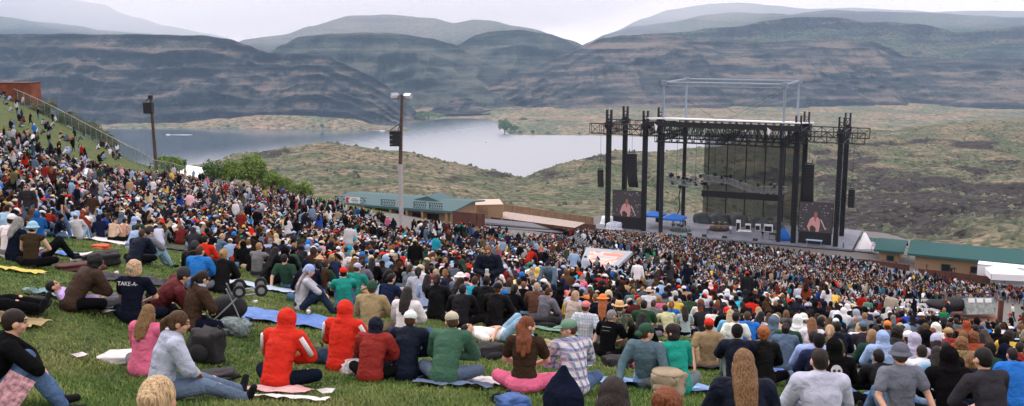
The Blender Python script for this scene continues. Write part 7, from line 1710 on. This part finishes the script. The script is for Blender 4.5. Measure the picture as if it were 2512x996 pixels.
# ================================================================== things lying on the lawn
def cloth_sheet(name, label, cat, u, v, w_, d_, rz, mt_, amp=.035, seed=0, group=None, lift=.03):
    c = cast(u, v, 0); nx_, ny_ = 30, 20; vs = []; fs = []; cs_, sn_ = math.cos(rz), math.sin(rz)
    for j in range(ny_+1):
        for i in range(nx_+1):
            a, b_ = i/nx_-.5, j/ny_-.5; wob = 1+.16*mn.noise(V((a*3+seed, b_*3, 1)))
            x = a*w_*wob; y = b_*d_*wob*(1+.12*mn.noise(V((a*4, seed, 3)))); X_ = c.x+x*cs_-y*sn_; Y_ = c.y+x*sn_+y*cs_
            h = lift+amp*(abs(mn.noise(V((x*3.1+seed, y*3.1, 2))))*1.6+.8*abs(mn.noise(V((x*8+seed, y*8, 5)))))
            vs.append((X_-c.x, Y_-c.y, ground(X_, Y_)+h-c.z))
    for j in range(ny_):
        for i in range(nx_): k = j*(nx_+1)+i; fs.append((k, k+1, k+nx_+2, k+nx_+1))
    o = link(name, mesh(name, vs, fs, True), mt_); o.location = c; tag(o, label, cat, group); return o
def cm(name, c, var=.15, rough_=.8, sc=6): return mat(name, c, rough_, var=var, scale=sc, bump=.5, bscale=14)
M_btarp = cm('blue_tarp', (.03, .13, .42), .3, .4); M_wcloth = cm('white_cloth', (.62, .60, .60), .15); M_lcloth = cm('pale_blue_cloth', (.36, .46, .60)); M_dcloth = cm('dark_blanket', (.03, .03, .04), .4); M_ycloth = cm('yellow_cloth', (.50, .42, .08)); M_tcloth = cm('tan_towel', (.40, .32, .16)); M_gcloth = cm('green_blanket', (.12, .26, .20), .3); M_pcloth = cm('pink_towel', (.50, .28, .28), .3)
M_bblue = cm('faded_blue_sheet', (.16, .28, .50), .5)
for a in [('tarp', 'crumpled blue tarp under the grey braids and pale blue headscarf', 'tarp', 692, 786, 2.3, 1.5, .1, M_btarp, .05), ('tarp', 'blue tarp beside the green sweater and canvas backpack', 'tarp', 1660, 955, 2.3, .9, .05, M_bblue, .05), ('tarp', 'bright blue tarp behind the grey hooded top with dark hair', 'tarp', 1962, 928, 1.3, .7, -.2, M_btarp, .10), ('tarp', 'bright blue tarp beside the grey bucket hat', 'tarp', 2115, 985, 1.5, .7, -.35, M_btarp, .10),
          ('ground_sheet', 'long white ground sheet under the walking black t-shirt', 'ground sheet', 185, 580, 6.0, 2.0, -.15, M_wcloth, .05), ('ground_sheet', 'pale blue ground sheet behind the folded pushchair', 'ground sheet', 610, 700, 2.2, .8, -.15, M_lcloth, .03), ('cloth', 'yellow cloth lying behind the white bundle at left', 'cloth', 40, 668, 1.0, .5, 0, M_ycloth, .05), ('towel', 'cream towel lying at the left edge under the black bag', 'towel', 30, 792, .8, .45, -.1, M_tcloth, .05),
          ('towel', 'pink and white towel under the bright red hooded coat', 'towel', 650, 966, 1.0, .35, -.1, M_pcloth, .04), ('cloth', 'thin white cloth in front of the bright red hooded coat', 'cloth', 715, 986, .8, .16, -.2, M_wcloth, .03), ('cloth', 'slate blue cloth in front of the green hooded jacket', 'cloth', 1110, 950, .95, .35, 0, cm('slate_cloth', (.08, .12, .20)), .05), ('blanket', 'dark blanket under the rust-brown bent back', 'blanket', 425, 612, 2.0, 1.0, .1, M_dcloth, .06),
          ('blanket', 'tan and green blanket behind the plaid shirt', 'blanket', 1345, 852, 1.6, .9, .05, cm('tan_green_blanket', (.26, .22, .12), .6, sc=4), .07), ('blanket', 'mint green blanket by the pale checked shirt', 'blanket', 1400, 822, 1.5, .5, -.1, M_gcloth, .04), ('ground_sheet', 'white rumpled sheet under the pink hip cloth', 'ground sheet', 1265, 948, 1.5, .6, -.15, M_wcloth, .06), ('blanket', 'black blanket between the child and the very long hair', 'blanket', 1775, 905, 1.7, .9, -.1, M_dcloth, .08),
          ('blanket', 'pale blanket by the ginger curls', 'blanket', 1935, 862, 1.2, .6, 0, M_wcloth, .08), ('blanket', 'dark shiny blanket behind the teal headscarf', 'blanket', 370, 700, 2.2, .9, .2, M_dcloth, .10), ('blanket', 'pale blanket beside the dark red cap at mid lawn', 'blanket', 1020, 765, 1.4, .7, 0, M_wcloth, .06), ('cloth', 'blue and green cloth under the dark curly hair at left', 'cloth', 200, 742, 1.6, .5, -.1, cm('blue_green_cloth', (.12, .22, .26), .5), .06), ('cloth', 'blue cloth under the black trouser knees at left', 'cloth', 150, 628, 1.2, .5, 0, M_btarp, .08)]:
    cloth_sheet(*a, seed=a[3]*.01)
def bag(name, label, cat, u, v, sx, sy, sz, mt_, seed=0, strap=True, flap=False, pocket=True, group=None, sq=.55):
    c = cast(u, v, 0); root = empty(name, c, R(rr5.uniform(-40, 40))); tag(root, label, cat, group)
    q = MB().ball((0, 0, 0), 1, (1, 1, 1), 22, 14)
    for p in q.v:
        for k in range(3): p[k] = math.copysign(abs(p[k])**sq, p[k])
        p *= 1+.34*mn.noise(p*1.5+V((seed, 0, 0)))+.16*mn.noise(p*3.4+V((0, seed, 0)))
        p.x *= sx/2; p.y *= sy/2; p.z = max(0.0, (p.z*.5+.44)*sz*.9)
    q.build('body', mt_, root, True)
    if pocket:
        q = MB().ball((0, -sy*.48, sz*.32), 1, (sx*.34, sy*.18, sz*.24), 14, 8); q.build('pocket', mt_, root, True)
    if flap:
        q = MB().ball((0, -sy*.05, sz*.86), 1, (sx*.5, sy*.56, sz*.16), 16, 8).ball((0, -sy*.52, sz*.66), 1, (sx*.40, sy*.08, sz*.24), 14, 8); q.build('flap', mt_, root, True)
    if strap:
        for x in (-.22, .22): MB().path([(sx*x, sy*.45, sz*.9), (sx*x*1.3, sy*.75, sz*.7), (sx*x*1.4, sy*.78, sz*.3), (sx*x, sy*.5, sz*.08)], .014, 5).build('strap', M_blackf, root)
    return root
M_blackf = cm('black_bag_fabric', (.014, .014, .017), .3); M_canvas = cm('canvas', (.34, .28, .19), .15, .9); M_orangeb = cm('orange_bag_fabric', (.50, .10, .04)); M_pat = mat('patterned_bag', (.12, .16, .16), .8, var=.9, scale=14); M_bwb = mat('white_and_black_bag', (.35, .33, .33), .7, var=.95, scale=9)
for a, k in [(('backpack', 'large black upright backpack beside the pale grey sweatshirt', 'backpack', 507, 893, .46, .32, .52, M_blackf), dict(sq=.4)), (('bag', 'flat black bag lying right of the large black backpack', 'bag', 520, 935, .6, .32, .13, M_blackf), {}), (('bag', 'black bag lying at the left edge above the cream towel', 'bag', 62, 770, .62, .4, .24, M_blackf), {}), (('backpack', 'black backpack lying beside the red and white coat', 'backpack', 790, 888, .5, .34, .24, M_blackf), {}),
             (('backpack', 'tan canvas backpack with open flap beside the green sweater', 'backpack', 1638, 968, .44, .32, .34, M_canvas), dict(flap=True)), (('bag', 'patterned grey-green bag below the folded pushchair', 'bag', 572, 822, .55, .36, .26, M_pat), {}), (('bag', 'white and black bag in front of the dark red padded jacket', 'bag', 880, 922, .42, .3, .22, M_bwb), dict(strap=False)), (('bag', 'black bag behind the brown t-shirt and auburn hair', 'bag', 1200, 880, .55, .35, .28, M_blackf), {}),
             (('bag', 'orange bag lying on black coats near the dark navy jacket', 'bag', 247, 612, .55, .32, .18, M_orangeb), {}), (('bag', 'dark red bag lying behind the dark curly hair', 'bag', 195, 668, 1.0, .4, .22, cm('dark_red_bag', (.07, .02, .02))), dict(strap=False)), (('bag', 'black coat bundle beside the dark navy jacket', 'coat', 250, 652, .8, .5, .36, M_blackf), dict(strap=False, pocket=False)),
             (('bag', 'blue bag just showing at the bottom edge', 'bag', 1255, 1003, .34, .26, .17, cm('blue_bag', (.04, .10, .28), .6)), {}), (('bag', 'flat black bag at the bottom edge between grey and black tops', 'bag', 2270, 1000, .5, .3, .12, M_blackf), {}), (('backpack', 'small pink backpack behind the long black hair', 'backpack', 1551, 905, .24, .18, .32, cm('pink_bag', (.62, .16, .15))), {}), (('bag', 'dark bag between black t-shirt with print and small pink backpack', 'bag', 1520, 902, .55, .35, .25, M_blackf), {}),
             (('backpack', 'blue backpack behind the standing navy jacket', 'backpack', 1166, 706, .4, .25, .35, cm('blue_pack', (.02, .10, .42))), {}), (('pillow', 'white pillow under the pink hooded top', 'pillow', 305, 892, .62, .34, .14, M_wcloth), dict(strap=False, pocket=False)), (('bundle', 'white cloth bundle in front of the brown tank top at left', 'bundle', 212, 645, .7, .4, .26, M_wcloth), dict(strap=False, pocket=False)), (('bag', 'black bag beside the blond ponytail at the grass edge', 'bag', 1335, 800, 1.0, .5, .3, M_blackf), {}),
             (('bag', 'black bags heaped beside the black beanie and white shoulders', 'bag', 1930, 905, .9, .5, .3, M_blackf), {}), (('bag', 'dark glossy bag beside the dark green sweater', 'bag', 2110, 900, .9, .5, .32, M_blackf), {}), (('bag', 'striped bag between the standing walkers and brown tank top', 'bag', 1000, 735, 1.0, .6, .3, mat('striped_blanket_bag', (.3, .22, .2), .8, var=.8, scale=6)), dict(strap=False))]:
    bag(*a, seed=a[3]*.013, **k)
# round blue and silver folded umbrella, papers, cups
c = cast(995, 930, 0); root = empty('folded_tent', c); tag(root, 'round blue and silver folded pop-up tent in front of the navy jacket', 'folded tent')
MB().ball((0, 0, .07), 1, (.26, .19, .085), 24, 10).build('cover', mat('blue_silver_film', (.20, .32, .48), .3, var=.8, scale=5), root, True); MB().ball((0, .02, .04), 1, (.32, .25, .05), 24, 8).build('base', M_blackf, root, True)
for k, (u, v, lab) in enumerate([(200, 884, 'crumpled white paper alone on the open grass at left'), (265, 778, 'small pale litter behind the pink hooded top'), (800, 975, 'white shoe-sized paper beside the bright red coat'), (560, 700, 'white litter between pushchair and windbreaker'), (1165, 810, 'pair of pale sandals below the black-clad row'), (1690, 845, 'red and white packet by the bright blue t-shirt'), (2290, 988, 'pale plate beside the plain black hood'), (1620, 848, 'white packet on the grass by the dark green t-shirt'), (1440, 905, 'dark blue patterned cloth scrap beside the plaid shirt')]):
    c = cast(u, v, 0); q = MB(); n_ = 7
    vs = [V((.11*math.cos(6.28*i/n_)*rr5.uniform(.6, 1.3), .07*math.sin(6.28*i/n_)*rr5.uniform(.6, 1.3), .02+rr5.uniform(0, .05))) for i in range(n_)]; q.add(vs+[V((0, 0, .07))], [(i, (i+1) % n_, n_) for i in range(n_)])
    o = q.build('litter', (M_wcloth, M_bwb, M_wcloth, M_wcloth, M_tcloth, M_pcloth, M_wcloth, M_wcloth, M_lcloth)[k]); o.location = c+V((0, 0, .02)); tag(o, lab, 'litter')
for k in range(26):
    u, v = rr5.uniform(30, 1750), 0; v = near_line(u)+rr5.uniform(5, 90)
    if v > 985: continue
    c = cast(u, v, 0); o = MB().tube((0, 0, .03), (.09, .02, .035), .032, .04, 9).build('paper_cup', M_wcloth); o.location = c; o.rotation_euler = (0, 0, rr5.uniform(0, 6)); tag(o, 'small white paper cup lying on the open grass', 'cup', 'paper cups scattered on the grass')
# folded pushchair lying on its side
c = cast(575, 800, 0); root = empty('pushchair', c, R(15)); tag(root, 'overturned black and grey pushchair with its wheels in the air', 'pushchair')
MB().path([(-.45, 0, .0), (.1, -.05, .50), (.42, -.05, .52)], .014, 8).path([(-.45, .4, .0), (.1, .35, .50), (.42, .35, .52)], .014, 8).path([(-.1, 0, .62), (.02, 0, .3), (.12, 0, 0)], .014, 8).path([(-.1, .38, .62), (.02, .38, .3), (.12, .38, 0)], .014, 8).path([(-.45, 0, 0), (-.45, .4, 0)], .014, 8).path([(.1, -.05, .5), (.1, .35, .5)], .014, 8).build('frame', M_grey, root)
for (x, y, z) in ((.10, -.08, .58), (.10, .38, .58), (.44, -.08, .58), (.44, .38, .58)):
    wl_ = MB().tube((x, y-.03, z), (x, y+.03, z), .10, n=18).build('wheel', M_blackf, root); MB().tube((x, y-.036, z), (x, y+.036, z), .055, n=12).build('hub', M_grey, wl_)
MB().ball((-.1, .2, .25), 1, (.32, .2, .22), 16, 10).build('seat', M_blackf, root, True)
# striped packet by the left-edge person
c = cast(28, 965, .55); o = MB().prism([(-.09, 0, -.12), (.09, 0, -.12), (.10, 0, .12), (-.08, 0, .12)], (0, .012, 0)).build('packet', mat('striped_packet', (.40, .22, .24), .6, var=.8, scale=30)); o.location = V((c.x, c.y, c.z+.55)); o.rotation_euler = (R(-25), R(35), R(20)); tag(o, 'striped red and white packet held by the left-edge person', 'packet')
# white folding chairs on the walkway
def chair():
    root = empty('folding_chair', (0, 0, 0)); MB().box((0, 0, .45), (.44, .42, .03)).build('seat', M_white, root); MB().box((0, -.21, .75), (.44, .03, .3)).build('backrest', M_white, root)
    for x in (-.2, .2):
        for y in (-.2, .2): MB().tube((x, y, 0), (x, y, .45), .014, n=5).build('leg', M_grey, root)
    return root
ch0 = chair(); k = 0
for j in range(3):
    for i_ in range(9):
        u, v = 2208+i_*13+j*4, 752+j*13; p = cast(u, v, 0, 40); o = ch0
        if k:
            o = ch0.copy(); COL.objects.link(o)
            for ch in ch0.children:
                q = ch.copy(); COL.objects.link(q); q.parent = o
        o.location = p; o.rotation_euler = (0, 0, R(rr5.uniform(-25, 25))); k += 1
        tag(o, 'white folding chair in the empty rows beside the wooden platform', 'chair', 'white folding chairs on the walkway')
# temporary fence by the platform
# ------------------------------------------------------------------ grass blades
ng = 420000; r6 = np.random.default_rng(3)
yy = 7.0*(36/7.0)**(r6.random(ng)**1.1); xx = (r6.random(ng)*1.10-.55)*yy*1.06; zz = grounds(xx, yy)
f_ = yy*ct-zz*st; uu = CX+F*xx/f_; vv = CY-F*(yy*st+zz*ct)/f_
lim = np.interp(uu, [a[0] for a in LINE], [a[1] for a in LINE]); keep = (vv > lim-12) & (vv < 1060) & (uu > -60) & (uu < 2570)
cl_ = snoise(np.stack([xx, yy, zz*0], 1), 3.0, 1.0)*.5+snoise(np.stack([xx, yy, zz*0], 1), 9.0, 2.0)*.5; keep &= (r6.random(ng) < .62+.5*cl_)
xx, yy, zz, cl_ = xx[keep], yy[keep], zz[keep], cl_[keep]; n = len(xx)
hh = (.022+.028*r6.random(n))*(1+.35*cl_); ww = .0028+.00055*yy; an = r6.random(n)*6.28; la = r6.random(n)*6.28; ll = hh*(.3+.8*r6.random(n))
b1_ = np.stack([xx-np.cos(an)*ww, yy-np.sin(an)*ww, zz-.005], 1); b2_ = np.stack([xx+np.cos(an)*ww, yy+np.sin(an)*ww, zz-.005], 1); tp_ = np.stack([xx+np.cos(la)*ll, yy+np.sin(la)*ll, zz+hh], 1)
vs = np.stack([b1_, b2_, tp_], 1).reshape(-1, 3)
me = bpy.data.meshes.new('grass'); me.vertices.add(len(vs)); me.vertices.foreach_set('co', vs.astype('f4').ravel()); me.loops.add(n*3); me.loops.foreach_set('vertex_index', np.arange(n*3, dtype='i4')); me.polygons.add(n); me.polygons.foreach_set('loop_start', np.arange(0, n*3, 3, dtype='i4')); me.update(calc_edges=True)
m, t, b = new_mat('grass_blades'); b.inputs['Roughness'].default_value = .6; b.inputs['Specular IOR Level'].default_value = .2
g_ = t.nodes.new('ShaderNodeNewGeometry'); n_ = t.nodes.new('ShaderNodeTexNoise'); n_.inputs['Scale'].default_value = .9; n_.inputs['Detail'].default_value = 4; t.links.new(g_.outputs['Position'], n_.inputs['Vector'])
ad_ = t.nodes.new('ShaderNodeMath'); ad_.operation = 'MULTIPLY_ADD'; ad_.inputs[1].default_value = .30; t.links.new(g_.outputs['Random Per Island'], ad_.inputs[0]); t.links.new(n_.outputs['Fac'], ad_.inputs[2])
r_ = t.nodes.new('ShaderNodeValToRGB'); e = r_.color_ramp.elements; e[0].position = .42; e[0].color = (.035, .095, .018, 1); e[1].position = .92; e[1].color = (.30, .34, .11, 1); e2 = e.new(.66); e2.color = (.10, .20, .04, 1)
n2 = t.nodes.new('ShaderNodeTexNoise'); n2.inputs['Scale'].default_value = .38; n2.inputs['Detail'].default_value = 5; t.links.new(g_.outputs['Position'], n2.inputs['Vector']); r2 = t.nodes.new('ShaderNodeMapRange'); r2.inputs['From Min'].default_value = .52; r2.inputs['From Max'].default_value = .70; t.links.new(n2.outputs['Fac'], r2.inputs['Value'])
mx2 = t.nodes.new('ShaderNodeMix'); mx2.data_type = 'RGBA'; mh = t.nodes.new('ShaderNodeMath'); mh.operation = 'MULTIPLY'; mh.inputs[1].default_value = .6; t.links.new(r2.outputs[0], mh.inputs[0]); t.links.new(mh.outputs[0], mx2.inputs['Factor']); mx2.inputs['B'].default_value = (.30, .28, .12, 1)
t.links.new(ad_.outputs[0], r_.inputs[0]); t.links.new(r_.outputs[0], mx2.inputs['A']); t.links.new(mx2.outputs['Result'], b.inputs['Base Color'])
tag(link('grass', me, m), kind='stuff')
print('GRASS', n)
